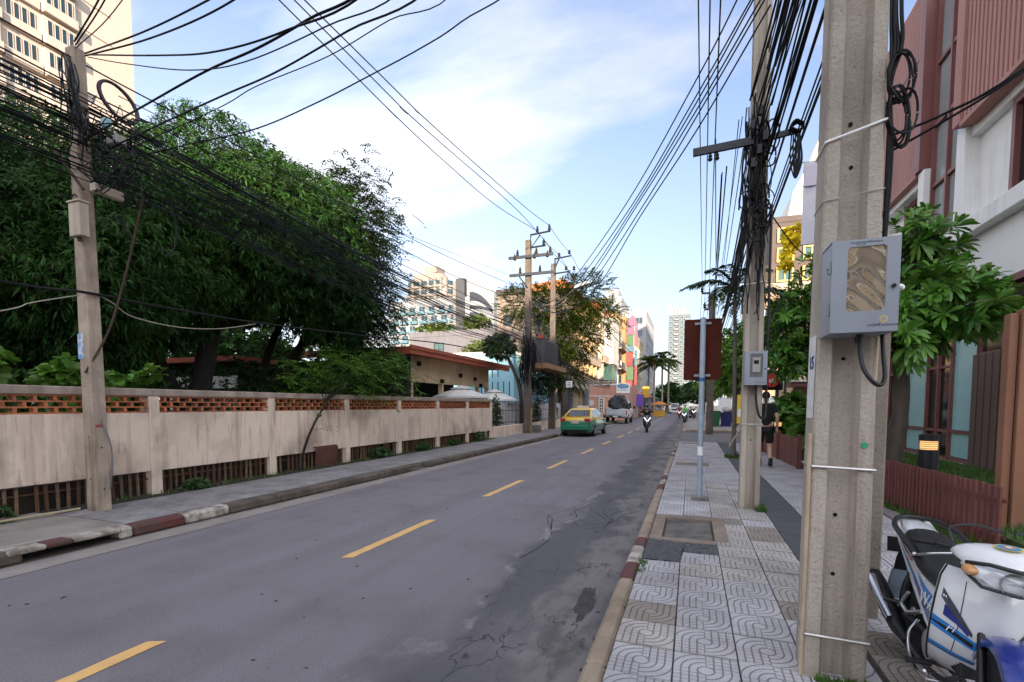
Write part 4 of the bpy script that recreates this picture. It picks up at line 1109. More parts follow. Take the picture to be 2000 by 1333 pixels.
for k, (dh, m) in enumerate([(1.0, 0), (2.0, 1), (2.2, 0), (0.9, 2), (1.6, 1), (1.3, 3)]):
    MB().cbox(-9.2 + .1 * (k % 2), -8.3 + .1 * (k % 2), 75.2, 75.5, zz_, zz_ + dh - .04, .02).build('sign_box', sc_[m], cs); zz_ += dh
MB().prism([(-9.3, 75.2, zz_), (-7.6, 75.2, zz_), (-8.1, 75.2, zz_ + 1.3), (-8.5, 75.2, zz_ + 1.6)], (0, .3, 0)).build('sign_top', sc_[3], cs)
for k, (dh, m) in enumerate([(3.0, 0), (2.4, 2), (3.0, 3)]):
    MB().cbox(-8.05, -7.65, 75.2, 75.5, 4.6 + 2.9 * k, 4.6 + 2.9 * k + dh - .1, .02).build('sign_box', sc_[m], cs)
for (x, y, z, m, lab) in ((-5.9, 70, 2.7, mat('lantern_yellow', (0.75, 0.42, 0.04), rough=0.6), 'yellow hanging sign box above the far left pavement'), (-5.9, 62, 1.5, mat('purple_board', (0.16, 0.08, 0.45), rough=0.6), 'purple advertising board on the far left pavement')):
    t = thing('hanging_sign' if z > 2 else 'advert_board', lab, 'sign', (x, y, 0.1))
    MB().cbox(x - .45, x + .45, y, y + .2, z, z + 1.5, .02).build('board', m, t)
    MB().cyl((x - .4, y + .1, 0.1), (x - .4, y + .1, z), 0.04, n=6).build('post', steel, t); MB().cyl((x + .4, y + .1, 0.1), (x + .4, y + .1, z), 0.04, n=6).build('post', steel, t)
for (x, y, m, lab) in ((-4.4, 75, stripe[0], 'orange market umbrella over stalls at far left kerb'), (-5.0, 84, stripe[1], 'red market umbrella beyond the orange one')):
    t = thing('market_umbrella', lab, 'umbrella', (x, y, 0))
    MB().cyl((x, y, 0), (x, y, 2.2), .03, n=6).build('pole', steel, t)
    MB().lathe([(1.3, 1.75), (0.7, 2.05), (0.05, 2.25)], (x, y, 0), 10, cap=False).build('canopy', m, t)
    MB().cbox(x - .8, x + .8, y - .5, y + .6, 0, 0.9, .03).build('stall_table', MATS['purple_board'] if y > 80 else MATS['lantern_yellow'], t)

# --- white apartments and far tower
wa = block('white_apartments', 'white stepped apartment block beyond the sunlit shophouses', 'apartment block', -25, -17.4, 130, 146, 0, 28.8, far_white, parapet=0.8)
MB().box(-22, -18.5, 132, 140, 28.8, 32).build('roof_house', far_white, wa)
MB().box(-17.4, -11.2, 131, 158, 0, 26).build('side_wing', far_white, wa)
ww = winmesh('window', 1.9, 1.8, far_white, pane_blue, 2, 1, .12)
for j in range(8):
    z = 3.2 + 3.2 * j
    for x in (-22.8, -19.8): link('window', ww, wa, (x, 130, z))
    for x in (-15.4, -13.0):
        if z < 23: link('window', ww, wa, (x, 131, z))
    for i in range(6):
        if z < 24: link('window', ww, wa, (-11.2, 133 + 4.2 * i, z), rz=FACE['+x'])
ft = block('distant_tower', 'slim pale tower with balcony grid at far end of the street', 'tower', -15.5, -1.5, 350, 366, 0, 62, mat('pale_tower', (0.115, 0.14, 0.15), (0.10, 0.125, 0.135), rough=0.8, sc=.1), parapet=0)
MB().box(-14.6, -4.0, 351, 364, 62, 66.8).build('crown', mat('tower_crown', (0.25, 0.27, 0.30), rough=0.7), ft)
MB().box(-15.5, -13.6, 350, 364, 62, 70.0).build('crown_fin', far_white, ft)
for x in (-11.5, -9.5, -7.5, -5.5): MB().box(x - .15, x + .15, 350.4, 351, 62, 68.3 - .15 * (x + 15)).build('crown_post', far_white, ft)
tw1 = winmesh('window', 2.3, 1.6, far_white, pane_blue, 2, 1, .2, .2)
tb = MB().cbox(-1.3, 1.3, -1.2, 0, 0, 1.0, .04).mesh('balcony', far_white)
for j in range(18):
    for i, x in enumerate((-13.6, -10.4, -7.0, -3.6)):
        link('window', tw1, ft, (x, 350, 3 + 3.25 * j + 1)); 
        if i in (1, 3): link('balcony', tb, ft, (x, 350, 3 + 3.25 * j))
MB().box(-9.0, -8.2, 349.6, 350.2, 3, 62).build('pier', MATS['pale_tower'], ft)

# --- right side, beyond the driveway
bh = block('brown_hotel', 'brown hotel with yellow framed windows behind the second pole', 'hotel', 6.3, 16, 50, 62, 0, 17.8, mat('brown_render', (0.10, 0.076, 0.064), (0.082, 0.062, 0.053), rough=0.85, sc=.6), parapet=0.5)
yf_ = mat('yellow_window_frame', (0.78, 0.50, 0.14), rough=0.7)
yw = winmesh('window', 1.35, 1.25, yf_, pane_green, 2, 1, 0.14, 0.16)
for j in range(3):
    for i in range(4): link('window', yw, bh, (7.55 + 2.05 * i, 50, 12.6 + 1.72 * j))
MB().box(5.2, 6.3, 50.5, 62, 0, 14.3).build('side_wing', cream_y, bh)
MB().box(5.0, 16, 49.0, 50, 0, 12.2).build('lower_wing', mat('lower_wing_tan', (0.34, 0.235, 0.15), (0.29, 0.20, 0.13), rough=.85, streak=.3), bh)
MB().box(4.95, 16.05, 48.9, 49.0, 11.6, 12.3).build('cornice', cream, bh)
for i in range(4):
    link('window', winmesh('window', 1.4, 1.6, white_p, pane_dark, 2, 1), bh, (6.6 + 2.4 * i, 49, 5.6)); link('window', MATS and winmesh('window', 1.4, 1.6, white_p, pane_dark, 2, 1), bh, (6.6 + 2.4 * i, 49, 8.6))
ws = thing('wrapped_building', 'unfinished building wrapped in white sheeting rising behind banner', 'building', (13, 64, 0))
sheet_m = mat('white_sheeting', (0.80, 0.77, 0.70), (0.70, 0.66, 0.58), rough=0.8, sc=.35, bump=0.6, bsc=.9, streak=0.2)
MB().prism([(8.6, 60, 0), (30, 60, 0), (30, 60, 40), (15, 60, 34.5), (12.4, 60, 30.6), (10.9, 60, 26.6), (9.6, 60, 24.0), (9.2, 60, 21.5)], (0, 12, 0)).build('sheeting', sheet_m, ws)
for k in range(9):
    a = 21 + 1.6 * k
    MB().tube([(9.3 + .55 * k, 59.93, a), (10.6 + .55 * k, 59.93, a + 2.6)], .05, 4).build('rope', mat('sheet_rope', (0.45, 0.33, 0.14), rough=0.8), ws)
hs_ = block('tan_side_house', 'tan house with brown canopy behind broad leaved tree', 'house', 4.6, 12, 27, 31, 0, 5.4, tan, parapet=0.2)
MB().box(4.2, 12, 25.6, 27, 2.5, 2.72).build('canopy', redframe, hs_); MB().box(4.1, 12, 25.5, 27, 2.72, 2.8).build('canopy_edge', white_p, hs_)
link('window', winmesh('window', 0.9, 0.8, white_p, pane_dark, 1, 1, .1), hs_, (5.3, 27, 3.4))
sf = thing('site_fence', 'white and grey sheet fence behind bins on the island', 'fence', (4, 42, 0.14))
r = random.Random(3)
for i in range(8):
    MB().box(2.0 + 1.0 * i, 2.97 + 1.0 * i, 42, 42.05, 0.14, 2.3 + r.uniform(-.1, .2)).build('panel', (white_r, grey_r, white_r)[i % 3], sf)
rs_ = thing('round_red_sign', 'round red shop sign with white letters behind the second pole', 'sign', (2.72, 20, 0.14))
MB().lathe([(0.24, 0), (0.25, .02), (0.25, .1), (.24, .12)], (2.72, 19.94, 2.55), 24, axis='y').build('disc', mat('sign_red', (0.55, 0.02, 0.02), rough=0.5), rs_, smooth=40)
text('sign_lettering', 'ais', 0.22, sgw, rs_, (2.72, 19.932, 2.55), (math.pi / 2, 0, 0))
MB().cbox(2.3, 3.1, 20.1, 20.2, 2.2, 2.9, .02).build('backing_board', black_p, rs_)
MB().cyl((2.9, 20.15, 0.14), (2.9, 20.15, 2.25), .04, n=8).build('post', steel_dark, rs_)
bn_ = thing('vertical_banner', 'pale lavender vertical cloth banner hanging beside the near pole', 'banner', (2.6, 12.05, 0.15))
bm = mat('banner_cloth', (0.66, 0.64, 0.68), (0.60, 0.58, 0.64), rough=0.85, sc=4, contrast=2)
vs = []; nx_, nz_ = 8, 16
for j in range(nz_ + 1):
    for i in range(nx_ + 1):
        vs.append((2.10 + .46 * i / nx_, 12.0 + .015 * math.sin(i * 1.1 + j * .5), 5.02 + 1.68 * j / nz_))
MB().add(vs, [(j * (nx_ + 1) + i, j * (nx_ + 1) + i + 1, (j + 1) * (nx_ + 1) + i + 1, (j + 1) * (nx_ + 1) + i) for j in range(nz_) for i in range(nx_)]).build('cloth', bm, bn_, smooth=60, recalc=False)
MB().box(2.11, 2.55, 11.97, 11.975, 6.2, 6.62).build('printed_block', mat('banner_print', (0.64, 0.585, 0.65), (0.60, 0.545, 0.61), rough=0.85), bn_)
MB().cyl((2.64, 12.05, 0.15), (2.64, 12.05, 6.9), .03, n=8).build('pole', steel, bn_)
for z in (5.02, 6.71): MB().cyl((2.08, 12.03, z), (2.64, 12.05, z), .012, n=6).build('arm', steel, bn_)
# ------------------------------------------------------------------ foliage
def unit(a): return a / (np.linalg.norm(a, axis=1, keepdims=True) + 1e-9)
def leafmesh(name, P, D, U, L_, W, m, parent, droop=0.15, wide=0.45, five=True):
    """P base points, D directions, U upward sides; a folded pointed blade for every row"""
    n = len(P); D = unit(D); Sd = unit(np.cross(D, U)); Un = np.cross(Sd, D)
    L_ = np.broadcast_to(np.asarray(L_, float), (n,))[:, None]; W = np.broadcast_to(np.asarray(W, float), (n,))[:, None]
    tip = P + D * L_ - np.array((0, 0, 1.0)) * droop * L_
    mid = P + D * L_ * wide - np.array((0, 0, 1.0)) * droop * L_ * 0.25
    l = mid - Sd * W / 2 + Un * W * 0.18; r = mid + Sd * W / 2 + Un * W * 0.18
    if five:
        m2 = P + D * L_ * 0.84 - np.array((0, 0, 1.0)) * droop * L_ * 0.62
        l2 = m2 - Sd * W * 0.45 + Un * W * 0.12; r2 = m2 + Sd * W * 0.45 + Un * W * 0.12
        V = np.stack([P, l, mid, r, l2, m2, r2, tip], 1).reshape(-1, 3)
        F = np.array([[0, 2, 1], [0, 3, 2], [1, 2, 5], [1, 5, 4], [2, 3, 6], [2, 6, 5], [4, 5, 7], [5, 6, 7]]); k = 8
    else:
        V = np.stack([P, l, mid, r, tip], 1).reshape(-1, 3)
        F = np.array([[0, 2, 1], [0, 3, 2], [1, 2, 4], [2, 3, 4]]); k = 5
    c = np.array(offset(parent)) if parent is not None else P.mean(0)
    V = V - c
    F = (F[None] + (np.arange(n) * k)[:, None, None]).reshape(-1, 3)
    me = bpy.data.meshes.new(name)
    me.vertices.add(len(V)); me.vertices.foreach_set('co', V.astype(np.float32).ravel())
    me.loops.add(F.size); me.loops.foreach_set('vertex_index', F.astype(np.int32).ravel())
    me.polygons.add(len(F)); me.polygons.foreach_set('loop_start', np.arange(0, F.size, 3, dtype=np.int32))
    me.polygons.foreach_set('loop_total', np.full(len(F), 3, dtype=np.int32))
    me.update(calc_edges=True)
    me.materials.append(m)
    me.shade_smooth() if five else None
    o = bpy.data.objects.new(name, me); COL.objects.link(o)
    if parent is not None: o.parent = parent
    else: o.location = Vector(c)
    return o

def crown_points(ells, seed, shell=0.55):
    """rosette centres and outward directions in a union of lumpy ellipsoids: (centre, radii, count)"""
    g = np.random.default_rng(seed); Ps = []; Ns = []
    for c, rad, n in ells:
        d = unit(g.normal(size=(n, 3)))
        lump = 1 + 0.13 * np.sin(4.0 * d[:, 0] + c[0]) * np.sin(3.5 * d[:, 1] + c[1]) + 0.10 * np.sin(7 * d[:, 2] + 5 * d[:, 0]) + 0.06 * np.sin(13 * d[:, 1] + 9 * d[:, 2])
        q = (1 - shell * g.random(n) ** 1.7) * (0.88 + 0.45 * (lump - 1))
        Ps.append(np.array(c) + d * np.array(rad) * q[:, None]); Ns.append(unit(d / np.array(rad)))
    return np.concatenate(Ps), np.concatenate(Ns), g

def rosettes(P, N, g, nl, up=0.5, jit=0.45, tilt=1.0):
    n = len(P); A = unit(N * 0.7 + np.array((0, 0, up)) + g.normal(size=(n, 3)) * jit)
    ref = unit(np.cross(A, np.array((0.31, 0.52, 0.79)))); ref2 = np.cross(A, ref)
    k = np.arange(nl); ang = 2 * np.pi * k / nl * 1.0
    a = ang[None] + g.uniform(0, 6.28, (n, 1)) + g.normal(size=(n, nl)) * .25
    t = tilt * g.uniform(0.7, 1.15, (n, nl))
    D = A[:, None] * np.cos(t)[..., None] + (ref[:, None] * np.cos(a)[..., None] + ref2[:, None] * np.sin(a)[..., None]) * np.sin(t)[..., None]
    return np.repeat(P, nl, 0), D.reshape(-1, 3), np.repeat(A, nl, 0)

def trunk(parent, paths, m, n=9, name='trunk'):
    for k, (pts, r0, r1) in enumerate(paths):
        L_ = smooth_line(pts, 4); rs2 = np.linspace(r0, r1, len(L_)) * (1 + 0.06 * np.sin(np.arange(len(L_)) * 2.1))
        MB().tube(L_, list(rs2), n).build(name if k == 0 else 'limb', m, parent, smooth=60)

def limbs_to(parent, base, targets, r0, m, seed):
    r = random.Random(seed); mb = MB()
    for t in targets:
        mid = [(b * .55 + c * .45) + r.uniform(-.3, .3) for b, c in zip(base, t)]
        L_ = smooth_line([base, mid, t], 5); mb.tube(L_, list(np.linspace(r0, r0 * .25, len(L_))), 6)
    o = mb.build('limb', m, parent, smooth=60); return o

# big mango trees behind the wall
def mango(label, base, forks, ells, seed, m=leaf_mango, L_=.155, W_l=.042, nl=9):
    ells = [(c, r_, int(n * 3.2)) for c, r_, n in ells]
    t = thing('mango_tree', label, 'tree', base)
    trunk(t, forks, bark_dark)
    limbs_to(t, forks[0][0][-1], [e[0] for e in ells], .13, bark_dark, seed)
    P, N, g = crown_points(ells, seed)
    p, d, u = rosettes(P, N, g, nl, 0.15, .6)
    sz = np.repeat(g.uniform(.65, 1.35, len(P)), nl)
    leafmesh('crown', p + g.normal(size=p.shape) * .05, d + g.normal(size=d.shape) * .22, u, L_ * sz * g.uniform(.75, 1.2, len(p)), W_l * sz, m, t, 0.55, five=False)
    return t
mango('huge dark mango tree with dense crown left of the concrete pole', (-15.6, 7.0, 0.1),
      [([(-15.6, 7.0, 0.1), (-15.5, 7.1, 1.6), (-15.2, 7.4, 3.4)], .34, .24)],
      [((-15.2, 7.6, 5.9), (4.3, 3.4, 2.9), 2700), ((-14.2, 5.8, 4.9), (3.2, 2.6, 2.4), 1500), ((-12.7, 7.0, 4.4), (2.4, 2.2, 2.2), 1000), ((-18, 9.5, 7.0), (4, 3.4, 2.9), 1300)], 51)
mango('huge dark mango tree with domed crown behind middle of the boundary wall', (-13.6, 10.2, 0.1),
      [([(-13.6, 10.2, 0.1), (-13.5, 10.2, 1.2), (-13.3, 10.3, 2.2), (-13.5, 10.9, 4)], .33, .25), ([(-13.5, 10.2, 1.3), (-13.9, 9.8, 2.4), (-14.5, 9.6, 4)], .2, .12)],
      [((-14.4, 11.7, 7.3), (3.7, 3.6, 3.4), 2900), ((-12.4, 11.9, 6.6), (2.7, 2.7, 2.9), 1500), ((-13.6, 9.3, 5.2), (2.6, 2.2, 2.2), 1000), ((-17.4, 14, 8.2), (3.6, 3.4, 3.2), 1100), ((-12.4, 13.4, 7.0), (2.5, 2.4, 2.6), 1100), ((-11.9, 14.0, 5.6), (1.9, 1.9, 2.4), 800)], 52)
# low dark planting under the crowns
def shrub(name, label, cat, ells, seed, m, L_, W_l, nl=7, group=None, five=False, stems=True, droop=.25, up=.5):
    c = ells[0][0]; z0 = min(e[0][2] - e[1][2] for e in ells)
    t = thing(name, label, cat, (c[0], c[1], max(z0, 0.1)), group)
    P, N, g = crown_points(ells, seed, .7); p, d, u = rosettes(P, N, g, nl, up)
    leafmesh('foliage', p, d, u, L_ * g.uniform(.65, 1.2, len(p)), W_l, m, t, droop, five=five)
    if stems:
        mb = MB(); r = random.Random(seed)
        for e in ells:
            for k in range(4): mb.tube([(c[0] + r.uniform(-.1, .1), c[1] + r.uniform(-.1, .1), max(z0, .1)), (e[0][0] + r.uniform(-.4, .4) * e[1][0], e[0][1] + r.uniform(-.4, .4) * e[1][1], e[0][2])], [.02, .008], 5)
        mb.build('stem', bark_dark, t)
    return t
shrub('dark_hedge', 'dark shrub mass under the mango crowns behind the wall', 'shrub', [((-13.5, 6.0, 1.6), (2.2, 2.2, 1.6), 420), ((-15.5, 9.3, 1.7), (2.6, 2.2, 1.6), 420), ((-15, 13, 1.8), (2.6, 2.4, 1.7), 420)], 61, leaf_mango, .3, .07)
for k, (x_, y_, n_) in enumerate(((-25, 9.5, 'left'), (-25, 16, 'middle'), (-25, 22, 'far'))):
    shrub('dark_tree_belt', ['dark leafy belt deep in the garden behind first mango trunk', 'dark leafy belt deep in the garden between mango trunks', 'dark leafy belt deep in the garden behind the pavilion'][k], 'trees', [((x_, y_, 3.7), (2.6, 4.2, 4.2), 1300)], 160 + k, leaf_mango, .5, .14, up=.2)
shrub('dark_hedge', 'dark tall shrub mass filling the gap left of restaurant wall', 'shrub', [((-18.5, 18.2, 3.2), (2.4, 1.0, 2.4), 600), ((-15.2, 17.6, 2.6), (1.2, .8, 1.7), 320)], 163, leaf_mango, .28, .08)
shrub('dark_hedge', 'dark shrub mass between pavilion and the feathery tree', 'shrub', [((-13.6, 15.8, 1.9), (1.4, 1.6, 1.7), 380), ((-12.6, 17.2, 2.1), (1.0, .9, 1.7), 300)], 62, leaf_mango, .25, .06)
shrub('leafy_shrub', 'bright green leafy shrub above wall left of the concrete pole', 'shrub', [((-9.7, 3.55, 2.05), (.55, .35, .5), 70), ((-9.9, 4.15, 2.0), (.45, .4, .6), 70)], 63, leaf_bright, .22, .12, 6, five=True)
shrub('leafy_shrub', 'bright green leafy shrub just right of the concrete pole above wall', 'shrub', [((-9.6, 5.0, 2.0), (.35, .25, .42), 46), ((-9.7, 5.7, 1.95), (.35, .4, .28), 46)], 64, leaf_bright, .2, .11, 6, five=True)
sp = thing('leaning_spray', 'bright leafy branch leaning right above the wall top', 'plant', (-9.5, 5.4, 1.2))
br = smooth_line([(-9.5, 5.2, 1.2), (-9.45, 5.6, 1.85), (-9.4, 6.05, 2.12), (-9.38, 6.4, 2.3)], 8)
MB().tube(br, .012, 5).build('stem', bark_dark, sp)
g = np.random.default_rng(3); bp_ = np.array(br)[4:]; q = np.repeat(bp_, 5, 0)
leafmesh('foliage', q + g.normal(size=q.shape) * .05, g.normal(size=q.shape) + np.array((0, .4, .2)), np.tile((0, 0, 1.0), (len(q), 1)), .17, .13, leaf_bright, sp)
shrub('ground_weed', 'dark green weed clump at wall foot left of the concrete pole', 'weed', [((-8.3, 3.45, .24), (.2, .28, .16), 60)], 65, leaf_mid, .10, .055, 6, stems=False)

def sprays(name, P, D, g, m, parent, nleaf=14, length=.8, L_=.085, W_l=.03, droop=.5):
    """thin drooping twigs with two rows of small leaflets"""
    n = len(P); D = unit(D); t = (np.arange(nleaf) + .6) / nleaf
    ln = length * g.uniform(.6, 1.25, n)[:, None, None]
    Q = P[:, None] + D[:, None] * (t[None, :, None] * ln) - np.array((0, 0, 1.0)) * (droop * ln * (t ** 2)[None, :, None])
    T = D[:, None] - np.array((0, 0, 1.0)) * (2 * droop * t)[None, :, None]
    T = T / np.linalg.norm(T, axis=2, keepdims=True)
    Sd = np.cross(T, np.array((0, 0, 1.0))); Sd = Sd / (np.linalg.norm(Sd, axis=2, keepdims=True) + 1e-6)
    sg_ = np.where(np.arange(nleaf) % 2 == 0, 1.0, -1.0)[None, :, None]
    LD = T * .45 + Sd * sg_ + g.normal(size=Q.shape) * .18
    return leafmesh(name, Q.reshape(-1, 3), LD.reshape(-1, 3), np.tile((0, 0, 1.0), (n * nleaf, 1)), L_, W_l, m, parent, .15, five=False)

ftree = thing('feathery_tree', 'tall feathery yellow green tree leaning right over restaurant roof', 'tree', (-14.4, 13.1, 0.1))
trunk(ftree, [([(-14.4, 13.1, 0.1), (-14.2, 13.4, 2.0), (-13.3, 14.3, 3.8), (-12.9, 15.0, 6.4)], .26, .15), ([(-14.25, 13.3, 1.6), (-14.6, 14.0, 3.6), (-14, 15, 6)], .18, .1)], bark_dark)
ells = [((-12.5, 15.4, 7.8), (2.0, 2.0, 2.2), 1500), ((-12.6, 16.0, 5.6), (1.9, 2.0, 2.0), 1300), ((-13.9, 15.2, 7.4), (1.8, 1.9, 2.2), 500), ((-12.0, 15.6, 4.3), (1.4, 1.5, 1.3), 380)]
limbs_to(ftree, (-13.1, 14.7, 5.0), [e[0] for e in ells] + [(-11.4, 15.6, 9.4), (-11.3, 16.2, 7.4), (-12.9, 16, 10.2)], .07, bark_dark, 4)
P, N, g = crown_points(ells, 53, .8)
sprays('crown', P, N + np.array((0, 0, .35)) + g.normal(size=P.shape) * .5, g, leaf_feather, ftree, 16, .75, .17, .06, .55)
tips = np.array([(-12.9, 15.6, 10.2), (-12.3, 15.8, 10.3), (-11.6, 15.6, 10.1), (-11.1, 15.9, 9.4), (-10.9, 16.2, 8.8), (-10.7, 16.3, 8.2), (-10.9, 16.3, 7.3), (-13.6, 15.6, 9.9), (-11.1, 16.3, 6.4), (-14.2, 15.5, 9.7)])
tp_ = np.repeat(tips, 26, 0) + g.normal(size=(260, 3)) * .35
sprays('crown_tips', tp_, g.normal(size=tp_.shape) + np.array((.4, 0, .5)), g, leaf_feather, ftree, 12, .6, .15, .055, .5)

# bright palms and shrubs beyond the restaurant roof
def frond_set(t, base, n, length, m, seed, up=(0.2, 1.3), leaf=(.55, .045), droop=.9, nl=26, az=None, name='frond', curl=0.25):
    r = random.Random(seed); g = np.random.default_rng(seed)
    for k in range(n):
        a = 2 * math.pi * k / n + r.uniform(-.25, .25) if az is None else r.uniform(*az)
        e = r.uniform(*up); ln = length * r.uniform(.8, 1.15)
        pts = []
        for i in range(9):
            s = i / 8; pts.append((base[0] + math.cos(a) * math.cos(e) * ln * s, base[1] + math.sin(a) * math.cos(e) * ln * s, base[2] + math.sin(e) * ln * s - droop * ln * s * s * .55))
        f = MB().tube(pts, list(np.linspace(.022, .004, 9)), 4).build(name, m, t)
        L_ = smooth_line(pts, 6); idx = np.linspace(4, len(L_) - 1, nl).astype(int); A = np.array(L_)
        T = unit(np.gradient(A, axis=0)); P = []; D = []; U = []; ll = []
        for q, i in enumerate(idx):
            sd = nrm(np.cross(T[i], (0, 0, 1.0)))
            for sgn in (-1, 1):
                P.append(A[i]); D.append(sd * sgn * .85 + T[i] * .55 + np.array((0, 0, curl - .3 * r.random()))); U.append((0, 0, 1.0))
                ll.append(leaf[0] * (1 - .55 * abs(2 * q / nl - .8)) * r.uniform(.85, 1.1))
        leafmesh('leaflets', np.array(P), np.array(D), np.array(U), np.array(ll), leaf[1], m, f, .35, five=False)
def palm(name, label, x, y, z0, h, n, length, m, seed, rt=.09, lean=(0, 0), bk=palm_bark, droop=.9, leaf=(.55, .045), nl=26, up=(0.0, 1.35), group=None, shaft=None):
    t = thing(name, label, 'palm tree', (x, y, z0), group)
    top = (x + lean[0], y + lean[1], z0 + h)
    L_ = smooth_line([(x, y, z0), (x + lean[0] * .4, y + lean[1] * .4, z0 + h * .5), top], 8)
    MB().tube(L_, list(np.linspace(rt * 1.15, rt * .8, len(L_))), 10).build('trunk', bk, t, smooth=60)
    if shaft: MB().tube([top, (top[0], top[1], top[2] + shaft)], [rt * .9, rt * .6], 8).build('crownshaft', leaf_mid, t, smooth=60); top = (top[0], top[1], top[2] + shaft)
    frond_set(t, top, n, length, m, seed, up, leaf, droop, nl)
    return t
palm('fan_palm', 'bright green bushy palm behind restaurant roof, left one', -20.2, 31, 0, 4.9, 12, 2.2, leaf_yellow, 71, .12, leaf=(.7, .09), nl=14)
palm('fan_palm', 'bright green bushy palm behind restaurant roof, right one', -17.6, 31, 0, 4.6, 12, 2.2, leaf_yellow, 72, .12, leaf=(.7, .09), nl=14)
shrub('roof_shrub', 'yellow green shrub beside the teal block above blue roof', 'shrub', [((-15.9, 36.5, 6.2), (1.7, .8, .8), 220)], 66, leaf_yellow, .3, .1)
shrub('roof_hedge', 'yellow green plants along the grey building parapet', 'shrub', [((-33, 60.4, 12.2), (3.5, .5, .6), 160), ((-27, 60.4, 12.6), (2.6, .5, 1.1), 160)], 67, leaf_yellow, .5, .2)

# young tree growing out of the wall foot
wt = thing('wall_sapling', 'thin leaning sapling with feathery leaves rising over boundary wall', 'tree', (-8.42, 8.95, 0.15))
MB().tube(smooth_line([(-8.42, 8.95, 0.15), (-8.40, 9.0, .6), (-8.36, 9.3, 1.2), (-8.34, 9.75, 1.75), (-8.5, 10.3, 2.2)], 5), list(np.linspace(.035, .016, 21)), 7).build('trunk', bark_dark, wt, smooth=60)
ends = [(-8.6, 10.2, 2.6), (-8.5, 10.9, 2.5), (-8.7, 11.8, 2.75), (-8.6, 12.6, 2.9), (-8.4, 11.4, 2.2), (-8.9, 9.6, 2.35), (-8.5, 13.2, 2.7)]
mb = MB()
for e in ends: mb.tube(smooth_line([(-8.4, 9.75, 1.75), ((-8.4 + e[0]) / 2, (9.75 + e[1]) / 2, (2.15 + e[2]) / 2), e], 5), .010, 5)
mb.build('limb', bark_dark, wt)
g = np.random.default_rng(8); EP = np.repeat(np.array(ends), 52, 0) + g.normal(size=(7 * 52, 3)) * np.array((.30, .55, .24))
sprays('crown', EP, g.normal(size=EP.shape) * np.array((1, 1, .35)) + np.array((.3, .3, .1)), g, leaf_bright, wt, 18, .55, .10, .042, .3)
tw_ = np.array([(-8.33, 9.65, 1.62)] * 3 + [(-8.36, 9.2, 1.08)] * 3)
sprays('low_twigs', tw_, np.array([(.2, 1, .05), (.3, .9, .1), (.5, .7, 0), (.2, 1, .1), (.3, .9, 0), (.4, .7, .15)]), g, leaf_mid, wt, 16, .62, .06, .03, .1)
MB().ball((-8.30, 9.42, 1.42), (.05, .06, .05), 8, 6).build('bromeliad', leaf_yellow, wt)
for k, (y, s, lab) in enumerate([(11.9, .42, 'leafy weed clump at wall foot below the third lattice bay'), (14.3, .36, 'weed clump at wall foot in the middle bay'), (16.6, .34, 'long weed patch near end of boundary wall'), (18.9, .5, 'weed patch at far end of boundary wall'), (6.3, .22, 'small weeds at wall foot right of the concrete pole')]):
    shrub('ground_weed', lab, 'weed', [((-8.36, y, .15 + s * .35), (.16, s * 1.2, s * .45), 90)], 80 + k, leaf_mid, .11, .045, 6, stems=False)

# conical shrubs behind the iron fence
for k, (y, hgt_) in enumerate([(22.6, 1.55), (27.6, 1.7), (29.4, 1.75), (33.4, 1.8)]):
    shrub('conical_shrub', ['slim conical shrub behind iron fence left of first twin pole', 'slim conical shrub between the twin poles', 'slim conical shrub right beside the second twin pole', 'slim conical shrub behind the parked taxi'][k], 'shrub',
          [((-9.05, y, .6 + hgt_ * .25), (.36, .36, hgt_ * .4), 120), ((-9.05, y, .6 + hgt_ * .65), (.2, .2, hgt_ * .42), 70)], 90 + k, leaf_mid, .12, .04, 7)
# street trees behind the twin poles
t = thing('street_tree', 'spreading street tree with sunlit yellow top behind the twin poles', 'tree', (-9.8, 38.5, 0.1))
trunk(t, [([(-9.8, 38.5, 0.1), (-9.9, 38.4, 3), (-10.1, 38, 6)], .22, .12)], bark)
ells = [((-12.2, 37.6, 9.6), (2.7, 2.2, 1.5), 420), ((-9.6, 38, 9.4), (2.6, 2.4, 2.2), 620), ((-7.9, 38.6, 10.4), (2.2, 2, 1.7), 300), ((-8.4, 37.5, 7.0), (2.0, 2, 1.6), 420), ((-10.6, 36.8, 5.9), (1.9, 1.5, 1.8), 380), ((-6.6, 38.6, 8.6), (1.6, 1.5, 1.2), 170), ((-9.2, 38, 4.3), (1.5, 1.4, 1.6), 280)]
limbs_to(t, (-10, 38.2, 4.6), [e[0] for e in ells], .09, bark, 9)
P, N, g = crown_points(ells, 54, .7)
sprays('crown', P, N + np.array((0, 0, .3)) + g.normal(size=P.shape) * .4, g, leaf_yellow, t, 16, .85, .22, .10, .3)
t = thing('slanting_tree', 'slanting trunk with leafy top left of the first twin pole', 'tree', (-9.0, 26.4, 0.1))
trunk(t, [([(-9.0, 26.4, 0.1), (-9.1, 26.3, 2.6), (-9.9, 26.2, 4.6)], .13, .09)], bark)
P, N, g = crown_points([((-10.3, 26.2, 5.0), (1.05, .9, .75), 220)], 55); p, d, u = rosettes(P, N, g, 8)
leafmesh('crown', p, d, u, .3, .09, leaf_mid, t, .4, five=False)
shrub('creeper_bush', 'dark creeper bush hanging below the transformer platform', 'shrub', [((-8.5, 28.6, 2.9), (.9, 1.4, .8), 240)], 68, leaf_mango, .2, .06)

